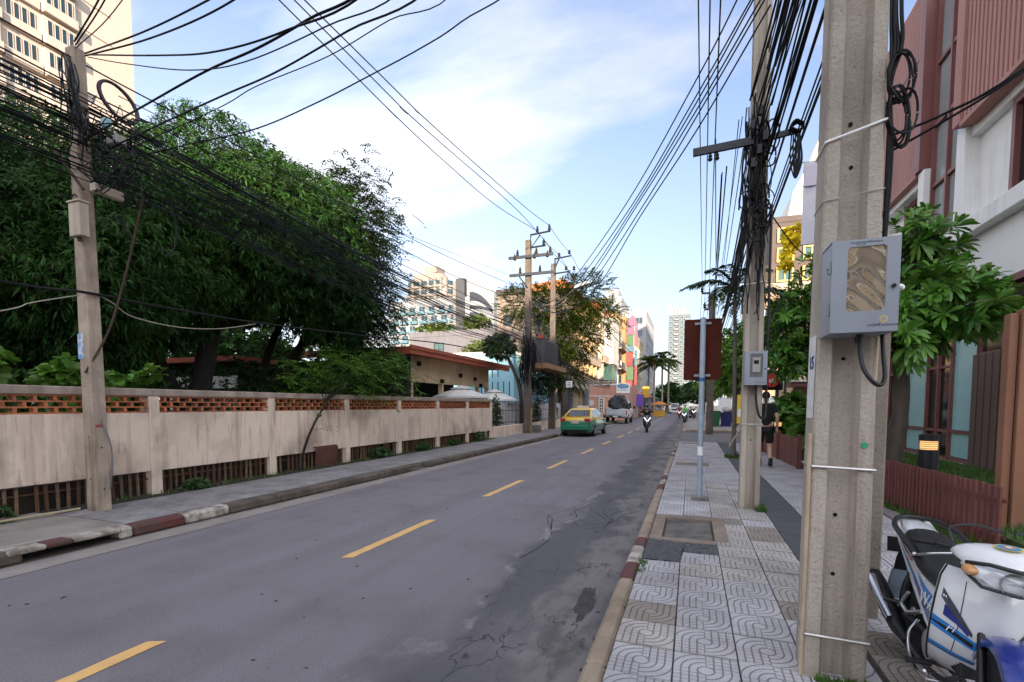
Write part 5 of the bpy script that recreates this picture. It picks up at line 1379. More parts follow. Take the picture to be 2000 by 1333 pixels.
# tall palms and dark trees at the end of the street
for k, (x, y, h_) in enumerate([(-7.6, 96, 9.6), (-6.4, 93, 9.0), (-5.4, 100, 10.6), (-4.4, 104, 10.2)]):
    palm('tall_palm', ['tall pale palm over the market, leftmost and shortest', 'tall pale palm nearest in front of the market group', 'tallest pale palm of the market group', 'tall pale palm at right of market group against tower'][k], x, y, 0, h_, 17, 3.4, leaf_yellow, 110 + k, .2, leaf=(1.1, .24), nl=24, droop=1.1)
for k, (x, y, z, rx, rz, mm, lab) in enumerate([(-5.5, 118, 4.2, 3.2, 3.4, leaf_mango, 'dark round tree closing the street below the palms'), (-1.5, 128, 4.6, 3.4, 3.2, leaf_mid, 'broad tree at end of street under distant tower'), (2.4, 105, 5.0, 3.6, 3.4, leaf_mid, 'round green tree on right verge far down the street'),
        (2.6, 76, 4.8, 2.6, 3.0, leaf_mid, 'green verge tree left of rust coloured sign post'), (3.2, 52, 5.4, 3.0, 3.8, leaf_bright, 'bright green tree behind the rust coloured sign'), (2.9, 38, 5.0, 2.2, 3.2, leaf_bright, 'bright leafy tree between sign and second pole'), (4.9, 34, 6.3, 1.7, 2.6, leaf_mid, 'tall green tree right behind the second pole')]):
    t = thing('verge_tree', lab, 'tree', (x, y, 0.1))
    trunk(t, [([(x, y, .1), (x + .2, y, z * .5), (x, y, z)], .18, .08)], bark)
    P, N, g = crown_points([((x, y, z), (rx, rx, rz * .75), 420), ((x - rx * .4, y, z - rz * .4), (rx * .7, rx * .7, rz * .5), 200), ((x + rx * .4, y, z + rz * .4), (rx * .6, rx * .6, rz * .5), 200)], 120 + k)
    p, d, u = rosettes(P, N, g, 7); leafmesh('crown', p, d, u, .28 + y * .0022, .10 + y * .001, mm, t, .3, five=False)
shrub('clipped_bush', 'clipped green bush beside the blue bin on the island', 'bush', [((2.92, 39.0, .85), (.62, .5, .75), 330)], 69, leaf_mid, .12, .06, 7)

# slim palm beside the second pole
palm('slim_palm', 'slim grey palm with drooping fronds left of the second pole', 1.18, 15.5, 0.14, 4.5, 14, 1.5, leaf_mid, 130, .055, lean=(-.06, 0.1), leaf=(.5, .085), nl=20, up=(-.1, 1.25), shaft=.35, bk=mat('slim_palm_bark', (0.15, 0.13, 0.11), (0.085, 0.072, 0.06), rough=.95, sc=14, stretch=(1, 1, 4), bump=.6))

# broad leaved trees in the planter, nearest leaves are single parts
def frangipani(label, base, tr, ells, seed, L_, Wl, nl=11, singles=0):
    t = thing('broadleaf_tree', label, 'tree', base)
    trunk(t, tr, bark)
    P, N, g = crown_points(ells, seed, .75)
    mb = MB(); rr = random.Random(seed); top = tr[0][0][-1]
    for i in range(0, len(P), 5):
        e = P[i]; mid = [(top[q] * .5 + e[q] * .5) + rr.uniform(-.12, .12) for q in range(3)]
        mb.tube(smooth_line([top, mid, e], 4), list(np.linspace(.035, .012, 9)), 5)
    mb.build('limb', bark, t, smooth=60)
    p, d, u = rosettes(P, N, g, nl, 0.6, .4, .95)
    d = d + g.normal(size=d.shape) * .08
    ln = L_ * g.uniform(.75, 1.15, len(p))
    if singles:
        dist = np.linalg.norm(p - np.array((0, 0, 1.65)), axis=1)
        order = np.argsort(dist); near = order[:singles]; rest = order[singles:]
        for i in near: leafmesh('leaf', p[i:i + 1], d[i:i + 1], u[i:i + 1], ln[i:i + 1], Wl, leaf_glossy, t, .25, .6)
        o = leafmesh('crown', p[rest], d[rest], u[rest], ln[rest], Wl, leaf_glossy, t, .25, .6); o['kind'] = 'stuff'
    else:
        leafmesh('crown', p, d, u, ln, Wl, leaf_glossy, t, .25, .6)
    return t
frangipani('broad leaved tree with long glossy leaves behind the meter box', (3.46, 10.4, 0.17),
           [([(3.40, 10.4, .17), (3.36, 10.4, .8), (3.42, 10.35, 1.5), (3.38, 10.3, 2.5)], .155, .115)],
           [((3.35, 10.2, 3.5), (.95, .9, .95), 135), ((3.95, 9.9, 3.25), (.75, .75, .65), 90), ((3.2, 10.0, 2.75), (.75, .75, .45), 55), ((3.45, 10.2, 4.35), (.65, .6, .55), 48)], 141, .30, .060, 14, 298)
frangipani('broad leaved tree further back between the two concrete poles', (3.3, 15.4, 0.17),
           [([(3.3, 15.4, .17), (3.25, 15.4, 1.2), (3.0, 15.5, 2.6)], .14, .09), ([(3.28, 15.4, 1.6), (3.7, 15.3, 2.3), (4.1, 15.2, 2.9)], .08, .05)],
           [((2.85, 15.6, 4.0), (.85, .9, 1.1), 130), ((2.5, 15.4, 3.0), (.7, .8, .7), 90), ((3.4, 15.6, 5.1), (.85, .9, .8), 90), ((3.4, 15.5, 3.3), (.8, .8, .7), 70)], 142, .30, .06, 13)
shrub('planter_plant', 'dark planter shrub with big leaves beside the walking person', 'plant', [((2.95, 17.6, 1.35), (.55, .5, .65), 70), ((3.4, 16.8, 1.0), (.5, .5, .5), 50)], 143, leaf_glossy, .4, .13, 7, five=True)
shrub('yellow_flower_tree', 'bunch of bright yellow blossom in front of brown hotel', 'tree', [((4.0, 24.5, 8.9), (.42, .4, .55), 80), ((3.75, 24.5, 7.9), (.25, .25, .5), 40)], 144, mat('yellow_blossom', (0.92, 0.76, 0.02), (0.85, 0.66, 0.02), rough=.6), .22, .16, 7, stems=False)
MB().tube([(3.9, 24.6, .1), (3.85, 24.55, 4.5), (3.9, 24.5, 8.6)], [.07, .05, .03], 6).build('trunk', bark, bpy.data.objects['yellow_flower_tree'])
# ------------------------------------------------------------------ poles
def ipole(name, label, x, y, z0, z1, w0, w1, d0, d1, lean=(0, 0), flat=False, group=None, m=pole_conc):
    t = thing(name, label, 'utility pole', (x, y, z0), group)
    if flat: prof = [(-.5, -.42), (-.42, -.5), (.42, -.5), (.5, -.42), (.5, .42), (.42, .5), (-.42, .5), (-.5, .42)]
    else: prof = [(-.5, -.46), (-.46, -.5), (-.25, -.5), (-.17, -.20), (.17, -.20), (.25, -.5), (.46, -.5), (.5, -.46), (.5, .46), (.46, .5), (.25, .5), (.16, .27), (-.16, .27), (-.25, .5), (-.46, .5), (-.5, .46)]
    rings = []
    for k in range(7):
        s = k / 6; ww = w0 + (w1 - w0) * s; dd = d0 + (d1 - d0) * s
        rings.append([(x + lean[0] * s + px * ww, y + lean[1] * s + py * dd, z0 - 0.1 + (z1 - z0 + .1) * s) for px, py in prof])
    MB().loft(rings).build('shaft', m, t)
    return t
def holes(t, pts, axis, r=.012):
    mb = MB()
    for p in pts:
        q = (p[0], p[1] - .004, p[2]) if axis == 'y' else (p[0] + axis * .004, p[1], p[2])
        mb.cyl(q, p, r, n=10)
    mb.build('bolt_hole', hole_m, t)

# near pole with the big meter box
np_ = ipole('concrete_pole', 'massive near concrete utility pole carrying big grey meter box', .765, 3.16, .12, 9.4, .30, .17, .22, .15)
holes(np_, [(.765 - .01, 3.118, z) for z in (.72, 1.05, 3.12)], 'y', .011)
holes(np_, [(.765, 3.12, z) for z in (2.9, 1.9)], 'y', .010)
def band(t, x, y, w_, d_, z, tilt=0.0, name='steel_band', m=steel_band, hh=.008):
    p = [(x - w_ / 2, y - d_ / 2, z), (x + w_ / 2, y - d_ / 2, z + tilt), (x + w_ / 2, y + d_ / 2, z + tilt), (x - w_ / 2, y + d_ / 2, z), (x - w_ / 2, y - d_ / 2, z)]
    MB().tube(p, hh, 6).build(name, m, t)
band(np_, .765, 3.16, .290, .226, 1.32, -.01); band(np_, .765, 3.16, .302, .234, .39, -.01)
band(np_, .765, 3.16, .268, .212, 3.02, .07, 'white_strap', white_p, .006); band(np_, .765, 3.16, .27, .214, 2.72, .03, 'thin_wire', steel_band, .0025)
MB().tube([(.606, 3.06, .14), (.611, 3.06, 1.5)], .0115, 10).build('pale_conduit', mat('ivory_pipe', (0.50, 0.40, 0.28), (0.36, 0.27, 0.18), rough=.6, streak=.5), np_, smooth=50)
# painted number plate on the left cheek of the pole
MB().poly([(.6232, 3.075, 1.58), (.6232, 3.235, 1.58), (.6265, 3.235, 2.03), (.6265, 3.075, 2.03)]).build('painted_patch', mat('patch_white', (0.72, 0.72, 0.70), (0.58, 0.57, 0.55), rough=.8, sc=12, stain=.3), np_, recalc=False)
text('number', '15', .10, mat('blue_number', (0.03, 0.06, 0.18), rough=.7), np_, (.6232, 3.15, 1.88), (math.pi / 2, 0, -math.pi / 2))
MB().cyl((.86, 3.048, 1.44), (.86, 3.052, 1.44), .016, n=14).build('green_dot', mat('green_dot', (0.02, 0.30, 0.14), rough=.6), np_)
# black cables down the right cheek, tied into loops
mb = MB()
for k in range(4):
    r = random.Random(40 + k); mb.tube(smooth_line([(.905 + .012 * k, 3.10, 4.6), (.90 + .012 * k, 3.08 + r.uniform(-.02, .02), 3.7), (.905 + .015 * k, 3.07, 3.45), (.91, 3.07, 3.25), (.912 + .006 * k, 3.08, 2.9), (.915, 3.09, 2.35)], 8), .007 + .002 * (k % 2), 6)
mb.build('down_cable', cable_m, np_, smooth=60)
mb = MB()
for k in range(9):
    r = random.Random(60 + k); c = (.945 + r.uniform(-.01, .02), 3.06 + r.uniform(-.03, .03), 3.28 if k % 2 else 3.10); a, b = r.uniform(.03, .06), r.uniform(.09, .16); ti = r.uniform(-.4, .4)
    mb.tube([(c[0] + a * math.cos(s) * math.cos(ti) + b * math.sin(s) * math.sin(ti) * .3, c[1] + .015 * math.sin(2 * s + k), c[2] + b * math.sin(s)) for s in np.linspace(0, 6.2, 22)], .0055, 5)
mb.build('cable_coil', cable_m, np_, smooth=60)

def meter_box(label, x0, x1, y0, y1, z0, z1, logo=True):
    t = thing('meter_box', label, 'meter box', ((x0 + x1) / 2, y1, z0))
    grey = mat('meter_box_grey', (0.255, 0.275, 0.31), (0.23, 0.25, 0.285), rough=.42, sc=2, stain=.12, streak=.15)
    w_ = x1 - x0; h_ = z1 - z0
    mb = MB(); th = .006
    mb.box(x0, x1, y1 - th, y1, z0, z1); mb.box(x0, x0 + th, y0 + .004, y1 - th, z0, z1); mb.box(x1 - th, x1, y0 + .004, y1 - th, z0, z1)
    mb.box(x0 + th, x1 - th, y0 + .004, y1 - th, z0, z0 + th); mb.box(x0 - .004, x1 + .004, y0 - .006, y1, z1 + .0005, z1 + th)
    mb.build('body', grey, t)
    # door with window opening
    wx0, wx1 = x0 + w_ * .235, x1 - w_ * .195; wz0, wz1 = z0 + h_ * .23, z1 - h_ * .07
    d = MB(); f0 = y0 - .014; c = .012
    for a in ((x0, wx0, z0, z1), (wx1, x1, z0, z1), (wx0, wx1, z0, wz0), (wx0, wx1, wz1, z1)): d.box(a[0], a[1], f0, y0, a[2], a[3])
    for (cx, cz, sx, sz) in ((wx0, wz0, 1, 1), (wx1, wz0, -1, 1), (wx0, wz1, 1, -1), (wx1, wz1, -1, -1)):
        d.prism([(cx, f0 + .0005, cz), (cx + sx * c, f0 + .0005, cz), (cx, f0 + .0005, cz + sz * c)], (0, .011, 0))
    dr = d.build('door', grey, t)
    nx_, nz_ = 14, 20; vs = []
    for j in range(nz_ + 1):
        for i in range(nx_ + 1):
            u_, v_ = i / nx_, j / nz_
            vs.append((wx0 - .004 + (wx1 - wx0 + .008) * u_, y0 - .005 + .0020 * math.sin(5.3 * u_ + 2.1 * v_ + .6) * math.sin(7.7 * v_ + 1.9 * u_) + .0009 * math.sin(15 * v_ + 6 * u_ * u_), wz0 - .004 + (wz1 - wz0 + .008) * v_))
    MB().add(vs, [(j * (nx_ + 1) + i, j * (nx_ + 1) + i + 1, (j + 1) * (nx_ + 1) + i + 1, (j + 1) * (nx_ + 1) + i) for j in range(nz_) for i in range(nx_)]).build('window_pane', mat('meter_pane', (0.80, 0.70, 0.56), (0.74, 0.64, 0.50), rough=.03, metal=.85, sc=3) if logo else mat('dusty_pane', (0.16, 0.155, 0.15), (0.10, 0.10, 0.098), rough=.25, sc=9), dr, smooth=80, recalc=False)
    MB().cyl((x1 - w_ * .09, f0 - .012, z0 + h_ * .48), (x1 - w_ * .09, f0, z0 + h_ * .48), w_ * .032, n=16).build('lock', black_p, dr, smooth=40)
    MB().lathe([(.012, 0), (.017, .002), (.017, .006), (.012, .008)], (x1 + .012, y0 + .01, z0 + h_ * .47), 12, axis='y').build('hasp', steel_band, t, smooth=40)
    for zz in (.20, .66): MB().cbox(x0 - .008, x0, y0 - .004, y0 + .016, z0 + h_ * zz, z0 + h_ * (zz + .14), .002).build('hinge', steel, t)
    if logo:
        for k in range(2): MB().obox((x0 - .003, y0 + .055 - .012 * k, z0 + h_ * (.74 - .05 * k)), (.004, .022, .006), (.5, 0, 0)).build('vent_slot', black_p, t)
        pr_ = mat('print_black', (0.03, 0.03, 0.035), rough=.6); gold = mat('emblem_gold', (0.62, 0.45, 0.14), rough=.5)
        cxl = x1 - w_ * .21; cz = z0 + h_ * .135
        MB().prism([(cxl + .017 * math.cos(a), f0 - .001, cz + .017 * math.sin(a)) for a in np.linspace(0, 2 * math.pi, 21)[:-1]], (0, .002, 0)).build('emblem', gold, dr)
        MB().prism([(cxl + .011 * math.cos(a), f0 - .002, cz + .011 * math.sin(a)) for a in np.linspace(0, 2 * math.pi, 17)[:-1]], (0, .002, 0)).build('emblem_centre', grey, dr)
        text('print', 'การไฟฟ้านครหลวง', .017, pr_, dr, (x1 - w_ * .22, f0 - .0005, z0 + h_ * .070), (math.pi / 2, 0, 0), .0004)
        text('print', 'ห้ามเปิดฝาก่อนได้รับอนุญาต', .012, pr_, dr, (x0 + w_ * .50, f0 - .0005, z1 - h_ * .028), (math.pi / 2, 0, 0), .0004)
        text('print', 'โทร 1130', .010, pr_, dr, (x0 + w_ * .42, f0 - .0005, z1 - h_ * .052), (math.pi / 2, 0, 0), .0004)
    else:
        text('print', 'การไฟฟ้านครหลวง', .02, mat('print_black', (0.03, 0.03, 0.035), rough=.6), dr, (x1 - w_ * .3, f0 - .0005, z0 + h_ * .07), (math.pi / 2, 0, 0), .0004)
        MB().cbox(wx0 + .03, wx1 - .03, y0 - .013, y0 - .007, wz0 + .07, wz1 - .05, .004).build('meter_front', mat('meter_cream', (0.34, 0.325, 0.30), rough=.5), dr)
        MB().box(wx0 + .05, wx1 - .05, y0 - .0145, y0 - .0132, wz1 - .14, wz1 - .09).build('meter_dial', black_p, dr)
        mtr = MB().box(wx0, wx1, y1 - .05, y1 - .01, wz0, wz1).build('meter', mat('meter_face', (0.5, 0.47, 0.42), rough=.6), t)
    return t
meter_box('large grey meter box with glossy window on near concrete pole', .635, .915, 2.86, 3.05, 2.005, 2.445)
ca = thing('meter_cable', 'thick black cable loop hanging under the large meter box', 'cable', (.82, 2.98, 1.7))
MB().tube(smooth_line([(.79, 2.95, 2.01), (.79, 2.93, 1.92), (.80, 2.90, 1.83), (.835, 2.88, 1.765), (.87, 2.89, 1.75), (.895, 2.92, 1.79), (.90, 2.97, 1.9), (.90, 3.0, 2.01)], 6), .0105, 8).build('sleeve', black_p, ca, smooth=60)
MB().cyl((.79, 2.95, 1.965), (.79, 2.95, 2.01), .018, n=12).build('gland', black_p, ca)
cr2 = MB().cyl((.885, 3.03, 1.78), (.888, 3.03, 2.0), .011, n=8); cr2.build('pale_pipe', MATS['ivory_pipe'], ca)

# second pole stub just behind
stb = thing('concrete_stub', 'rough brown concrete post standing directly behind near pole', 'post', (1.14, 4.12, .14))
MB().cbox(1.0, 1.27, 4.05, 4.25, .1, 2.18, .012).build('shaft', mat('stub_concrete', (0.25, 0.205, 0.165), (0.18, 0.148, 0.12), rough=.95, sc=4, bump=1.0, bsc=40, stain=.5, speck=.6), stb)

# middle pole
mpole = ipole('concrete_pole', 'second concrete utility pole wrapped in black cables beside pavement', .815, 7.86, .12, 10.2, .265, .20, .22, .16)
holes(mpole, [(.815, 7.818, z) for z in (1.15, 2.95, 3.4)], 'y', .011)
band(mpole, .815, 7.86, .268, .225, 1.38, 0, hh=.006); band(mpole, .82, 7.86, .26, .22, 3.35, .03, 'white_strap', white_p, .006)
meter_box('small grey meter box on the second concrete pole', .685, .965, 7.55, 7.74, 1.93, 2.39, False)
ca = thing('meter_cable', 'black cable loop under the small meter box', 'cable', (.9, 7.7, 1.5))
MB().tube(smooth_line([(.845, 7.68, 1.93), (.85, 7.66, 1.75), (.89, 7.65, 1.52), (.96, 7.66, 1.47), (.985, 7.70, 1.6), (.985, 7.73, 2.0), (.985, 7.73, 4.4)], 7), .016, 8).build('sleeve', black_p, ca, smooth=60)
arm = thing('steel_cross_arm', 'grey steel cross arm reaching left from the second pole', 'cross arm', (.3, 7.70, 5.2))
MB().obox((.34, 7.68, 5.255), (.78, .05, .10), (0, -.04, 0)).build('channel', steel_dark, arm)
for x in (.18, .27): MB().lathe([(.02, 0), (.035, .02), (.02, .05), (.03, .06), (.015, .1)], (x, 7.68, 5.09), 8).build('insulator', black_p, arm)
arm2 = thing('cable_bracket', 'short dark bracket with cable coil right of the second pole', 'bracket', (1.05, 7.7, 5.3))
MB().obox((1.06, 7.70, 5.30), (.34, .05, .07), (0, -.12, 0)).build('bar', steel_dark, arm2)
mb = MB()
for k in range(7):
    r = random.Random(k + 5); a = .07 + r.uniform(-.02, .02)
    mb.tube([(1.24 + a * math.cos(s), 7.62 + .05 * math.sin(s * 2 + k), 5.33 + a * .9 * math.sin(s)) for s in np.linspace(0, 6.2, 18)], .012, 5)
for k in range(5): mb.tube(smooth_line([(1.18 + .02 * k, 7.62, 5.28), (1.17 + .035 * k, 7.6, 4.9), (1.24, 7.6, 4.66), (1.30 - .02 * k, 7.6, 4.95), (1.27, 7.62, 5.28)], 5), .009, 5)
mb.build('cable_coil', cable_m, arm2, smooth=60)

# tangle wound round the second pole
tg = MB(); r = random.Random(77)
for k in range(34):
    z0 = r.uniform(4.0, 6.0); dx_ = r.uniform(-.17, .12); pts = []
    zz0 = z0
    for i in range(7):
        pts.append((.79 + dx_ + r.uniform(-.022, .022) + (.012 * i if k % 2 else -.010 * i), 7.72 + r.uniform(-.04, .02), zz0)); zz0 -= r.uniform(.14, .26)
    tg.tube(smooth_line(pts, 4), r.uniform(.006, .014), 5)
for k in range(16):
    c = (r.uniform(.68, .96), 7.68, r.uniform(4.1, 5.4)); a = r.uniform(.06, .13); b = r.uniform(.10, .26)
    tg.tube([(c[0] + a * math.cos(s), c[1] + .03 * math.sin(3 * s + k), c[2] + b * math.sin(s)) for s in np.linspace(0, 6.2, 20)], r.uniform(.006, .012), 5)
tag(tg.build('cable_tangle', cable_m, smooth=60), 'dense black cable tangle wound around the second pole', 'cables', kind='stuff')
tg = MB()
for k in range(5): tg.box(.70 + .07 * (k % 3), .76 + .07 * (k % 3), 7.62, 7.68, 4.9 + .17 * k, 5.02 + .17 * k)
tag(tg.build('splice_box', mat('splice_black', (0.008, 0.009, 0.012), rough=.5)), 'small black cable splice boxes clustered on the second pole', 'boxes', kind='stuff')

# left pole
lpole = ipole('concrete_pole', 'weathered concrete utility pole in front of the boundary wall', -7.99, 4.56, .12, 6.5, .235, .175, .20, .16, lean=(-.03, 0), flat=True, m=mat('weathered_pole_concrete', (0.47, 0.375, 0.285), (0.27, 0.215, 0.165), rough=.9, sc=2.5, bump=.7, bsc=55, streak=.8, stain=.8, speck=.5, drip=.5))
holes(lpole, [(-7.99 + .1195 - .0125 * k * .55 + .001 + (-.03) * (z / 6.5), 4.56, z) for k, z in enumerate((.45, 1.05, 1.45, 2.1, 2.75, 3.1, 3.6))], 1, .011)
holes(lpole, [(-7.99, 4.463 + .010 * k * .4, z) for k, z in enumerate((.6, 1.2, 1.9, 2.6, 3.2, 3.9))], 'y', .010)
MB().poly([(-8.12, 4.462, 2.3), (-8.0, 4.462, 2.3), (-8.0, 4.466, 2.65), (-8.12, 4.466, 2.65)]).build('blue_notice', mat('notice_blue', (0.12, 0.28, 0.52), (0.5, 0.5, 0.52), rough=.8, sc=14, contrast=3), lpole, recalc=False)
MB().obox((-7.878, 4.55, 1.36), (.006, .11, .03)).build('red_mark', mat('red_mark', (0.35, 0.06, 0.05), rough=.8), lpole)
jb = thing('junction_box', 'beige metal junction box on the weathered left pole', 'junction box', (-7.86, 4.45, 3.9))
jm = mat('beige_box', (0.46, 0.375, 0.29), (0.40, 0.33, 0.255), rough=.7, sc=3, streak=.4, stain=.2)
MB().cbox(-7.96, -7.73, 4.345, 4.465, 3.93, 4.37, .008).build('body', jm, jb); MB().cbox(-7.975, -7.715, 4.33, 4.47, 4.372, 4.40, .006).build('lid', jm, jb); MB().cyl((-7.86, 4.41, 3.88), (-7.86, 4.41, 3.94), .03, n=10).build('gland', black_p, jb)
for (x, y, z, sx, sy, m_, lab) in ((-7.60, 4.77, 5.32, .22, .14, mat('closure_grey', (0.34, 0.31, 0.30), rough=.7), 'grey cable splice closure at the left pole above bundle'), (-7.60, 4.62, 4.57, .10, .38, jm, 'pale cable bracket tray hanging below bundle at left pole'), (-7.60, 4.65, 5.50, .10, .10, mat('closure_teal', (0.35, 0.55, 0.60), rough=.5), 'small pale teal cable box near top of left pole')):
    tag(MB().cbox(x - sx / 2, x + sx / 2, y - sy / 2, y + sy / 2, z - .06, z + .06, .015).build('splice_closure', m_), lab, 'cable box')
cl_ = MB()
for k in range(9):
    cl_.tube([(-7.70 + .06 * math.cos(s) + .012 * (k % 3), 4.87 + .008 * (k // 3) + .21 * math.cos(s), 5.92 + .21 * math.sin(s) - .10 * math.cos(s)) for s in np.linspace(0, 6.3, 30)], .015, 5)
tag(cl_.build('cable_coil', mat('coil_purple', (0.05, 0.028, 0.04), (0.028, 0.022, 0.035), rough=.45), smooth=60), 'round purplish black cable coil hanging at the left pole', 'cable coil')
tg = MB(); r = random.Random(78)
for k in range(60):
    pts = []; x = -8.0 + r.uniform(-.25, .9); y = 4.42 + r.uniform(-.1, .4); z = r.uniform(4.6, 5.6)
    for i in range(6):
        pts.append((x, y, z)); x += r.uniform(-.12, .14); y += r.uniform(-.05, .12); z += r.uniform(-.18, .14)
    tg.tube(smooth_line(pts, 4), r.uniform(.005, .011), 4)
for k in range(14):
    pts = [(-7.98 + r.uniform(-.1, .12), 4.42 + r.uniform(-.04, .06), 6.4 - r.uniform(0, .3))]
    for i in range(5): pts.append((pts[-1][0] + r.uniform(-.05, .08), pts[-1][1] + r.uniform(-.03, .03), pts[-1][2] - r.uniform(.12, .28)))
    tg.tube(smooth_line(pts, 4), r.uniform(.006, .014), 5)
for k in range(10):
    c = (-7.3 + r.uniform(-.4, .3), 4.5, r.uniform(4.5, 5.0)); a = r.uniform(.08, .2)
    tg.tube([(c[0] + a * math.cos(s), c[1] + .1 * math.sin(s + k), c[2] + a * math.sin(s)) for s in np.linspace(0, 6, 16)], .008, 5)
tag(tg.build('cable_tangle', cable_m, smooth=60), 'dense black cable tangle around upper part of left pole', 'cables', kind='stuff')
for k, p_ in enumerate(([(-7.7, 4.95, 4.75), (-7.72, 4.88, 4.45), (-7.7, 4.90, 4.15), (-7.7, 5.02, 4.0)], [(-7.8, 5.62, 4.95), (-7.8, 5.72, 4.55), (-7.8, 5.68, 4.15), (-7.8, 5.52, 3.98)])):
    tag(MB().tube(smooth_line(p_, 6), .011, 6).build('hanging_loop', cable_m, smooth=60), ['dark cable loop hanging below bundle beside left pole', 'longer dark cable loop hanging further right below bundle'][k], 'cable')
tag(MB().tube(smooth_line([(-7.30, 4.9, 4.6), (-7.5, 4.8, 3.7), (-7.72, 4.7, 2.9), (-7.84, 4.6, 2.5), (-7.95, 4.44, 2.1)], 6), .015, 6).build('dry_vine', mat('dry_vine', (0.075, 0.045, 0.03), (0.04, 0.025, 0.018), rough=.95, sc=20), smooth=60), 'brown dry vine slanting down to the left pole', 'vine')
MB().tube([(-8.12, 4.3, 5.1), (-7.75, 4.42, 4.55)], .02, 5).build('brace', MATS['dry_vine'], lpole)
MB().tube(smooth_line([(-7.84, 4.55, 1.45), (-7.76, 4.6, 1.1), (-7.74, 4.6, .8), (-7.78, 4.58, .45)], 5), .012, 6).build('earth_cable', cable_grey, lpole)

# twin poles with transformer
dark_conc = mat('dark_pole_concrete', (0.15, 0.115, 0.092), (0.09, 0.072, 0.06), rough=.9, sc=2.2, streak=.6, stain=.4)
tp1 = ipole('concrete_pole', 'first of the twin transformer poles, with steel cross arms', -8.33, 25.4, .12, 10.4, .42, .28, .30, .24, lean=(.02, 0), flat=True, m=dark_conc)
tp2 = ipole('concrete_pole', 'second of the twin transformer poles, further along left pavement', -8.35, 30.4, .12, 10.5, .40, .28, .30, .24, lean=(.05, 0), flat=True, m=dark_conc)
for t, y, z in ((tp1, 25.4, 1.5), (tp2, 30.4, 1.5)):
    MB().box(-8.14, -8.112, y - .14, y + .14, .12, 1.5).build('yellow_paint', mat('pole_yellow', (0.33, 0.235, 0.07), (0.22, 0.165, 0.09), rough=.8, sc=4, stain=.4, streak=.4), t)
aw_ = thing('cross_arm_set', 'steel cross arms and insulators on first twin pole', 'cross arms', (-8.2, 25.2, 8))
for (x0, x1, z) in ((-9.35, -6.9, 9.5), (-9.3, -6.75, 8.58)): MB().box(x0, x1, 25.12, 25.22, z - .07, z + .07).build('arm', steel_dark, aw_)
MB().tube([(-8.15, 25.2, 10.6), (-7.05, 25.2, 10.68)], .05, 4).build('arm', steel_dark, aw_); MB().tube([(-8.1, 25.2, 9.95), (-7.3, 25.2, 9.98)], .05, 4).build('arm', steel_dark, aw_); MB().tube([(-8.12, 25.2, 10.62), (-8.12, 25.2, 9.92), (-7.6, 25.2, 10.55)], .04, 4).build('brace', steel_dark, aw_); MB().tube([(-8.75, 25.15, 8.5), (-8.3, 25.2, 7.9)], .035, 4).build('brace', steel_dark, aw_)
for (x, z) in ((-7.1, 10.7), (-7.75, 10.68), (-7.4, 10.0), (-9.0, 9.35), (-7.9, 9.35), (-7.2, 9.35), (-8.85, 9.58), (-7.8, 9.58), (-7.05, 9.58), (-8.7, 8.66), (-7.6, 8.66)):
    MB().lathe([(.04, 0), (.09, .04), (.05, .09), (.09, .13), (.05, .18), (.07, .22), (.02, .34)], (x, 25.17, z), 8).build('insulator', mat('porcelain_brown', (0.03, 0.02, 0.018), rough=.3), aw_)
a2 = thing('cross_arm_set', 'steel bracket arms and insulators on second twin pole', 'cross arms', (-8.2, 30.2, 9))
for p in ([(-8.2, 30.25, 10.75), (-7.15, 30.25, 10.85)], [(-8.2, 30.25, 9.85), (-7.3, 30.25, 9.9)], [(-8.15, 30.25, 10.8), (-8.15, 30.25, 9.8)], [(-8.15, 30.25, 10.2), (-7.9, 30.25, 10.75)]): MB().tube(p, .05, 4).build('arm', steel_dark, a2)
for (x, z) in ((-7.9, 10.85), (-7.25, 10.95), (-7.45, 10.0), (-6.95, 9.95), (-6.9, 9.3)): MB().lathe([(.05, 0), (.11, .06), (.05, .12), (.1, .17), (.03, .26)], (x, 30.25, z), 8).build('insulator', MATS['porcelain_brown'], a2)
sl2 = thing('street_lamp', 'grey street lamp arm reaching out from second twin pole', 'street lamp', (-7.2, 30.3, 8.2))
MB().tube(smooth_line([(-8.1, 30.25, 8.0), (-7.4, 30.25, 8.45), (-6.9, 30.25, 8.85)], 5), .045, 6).build('arm', steel_dark, sl2); MB().obox((-6.45, 30.25, 9.02), (.95, .34, .17), (0, -.28, 0)).build('lamp_head', mat('lamp_grey', (0.25, 0.28, 0.32), rough=.5), sl2)
tf = thing('transformer', 'grey box transformer on platform between the twin poles', 'transformer', (-8.1, 27.6, 3.9))
MB().cbox(-8.65, -7.62, 26.2, 28.9, 3.95, 5.3, .03).build('tank', mat('transformer_grey', (0.085, 0.08, 0.085), (0.06, 0.057, 0.06), rough=.6, sc=2, streak=.4), tf)
for k in range(11): MB().box(-7.62, -7.52, 26.35 + .23 * k, 26.40 + .23 * k, 4.05, 5.2).build('cooling_fin', MATS['transformer_grey'], tf)
for k in range(4): MB().lathe([(.06, 0), (.1, .1), (.06, .2), (.1, .3), (.04, .55)], (-8.2, 26.6 + .65 * k, 5.3), 8).build('bushing', MATS['porcelain_brown'], tf)
MB().cbox(-8.0, -7.7, 26.1, 26.2, 5.32, 5.5, .01).build('red_flag', mat('warning_red', (0.5, 0.07, 0.04), rough=.7), tf)
pl_ = thing('platform', 'rusty brown steel platform carrying the transformer', 'platform', (-8.1, 27.6, 3.6))
MB().box(-8.8, -7.3, 25.6, 29.9, 3.66, 3.93).build('deck', mat('rusty_beam', (0.33, 0.19, 0.09), (0.22, 0.13, 0.07), rough=.8, sc=3, stain=.3), pl_)
tg = MB(); r = random.Random(79)
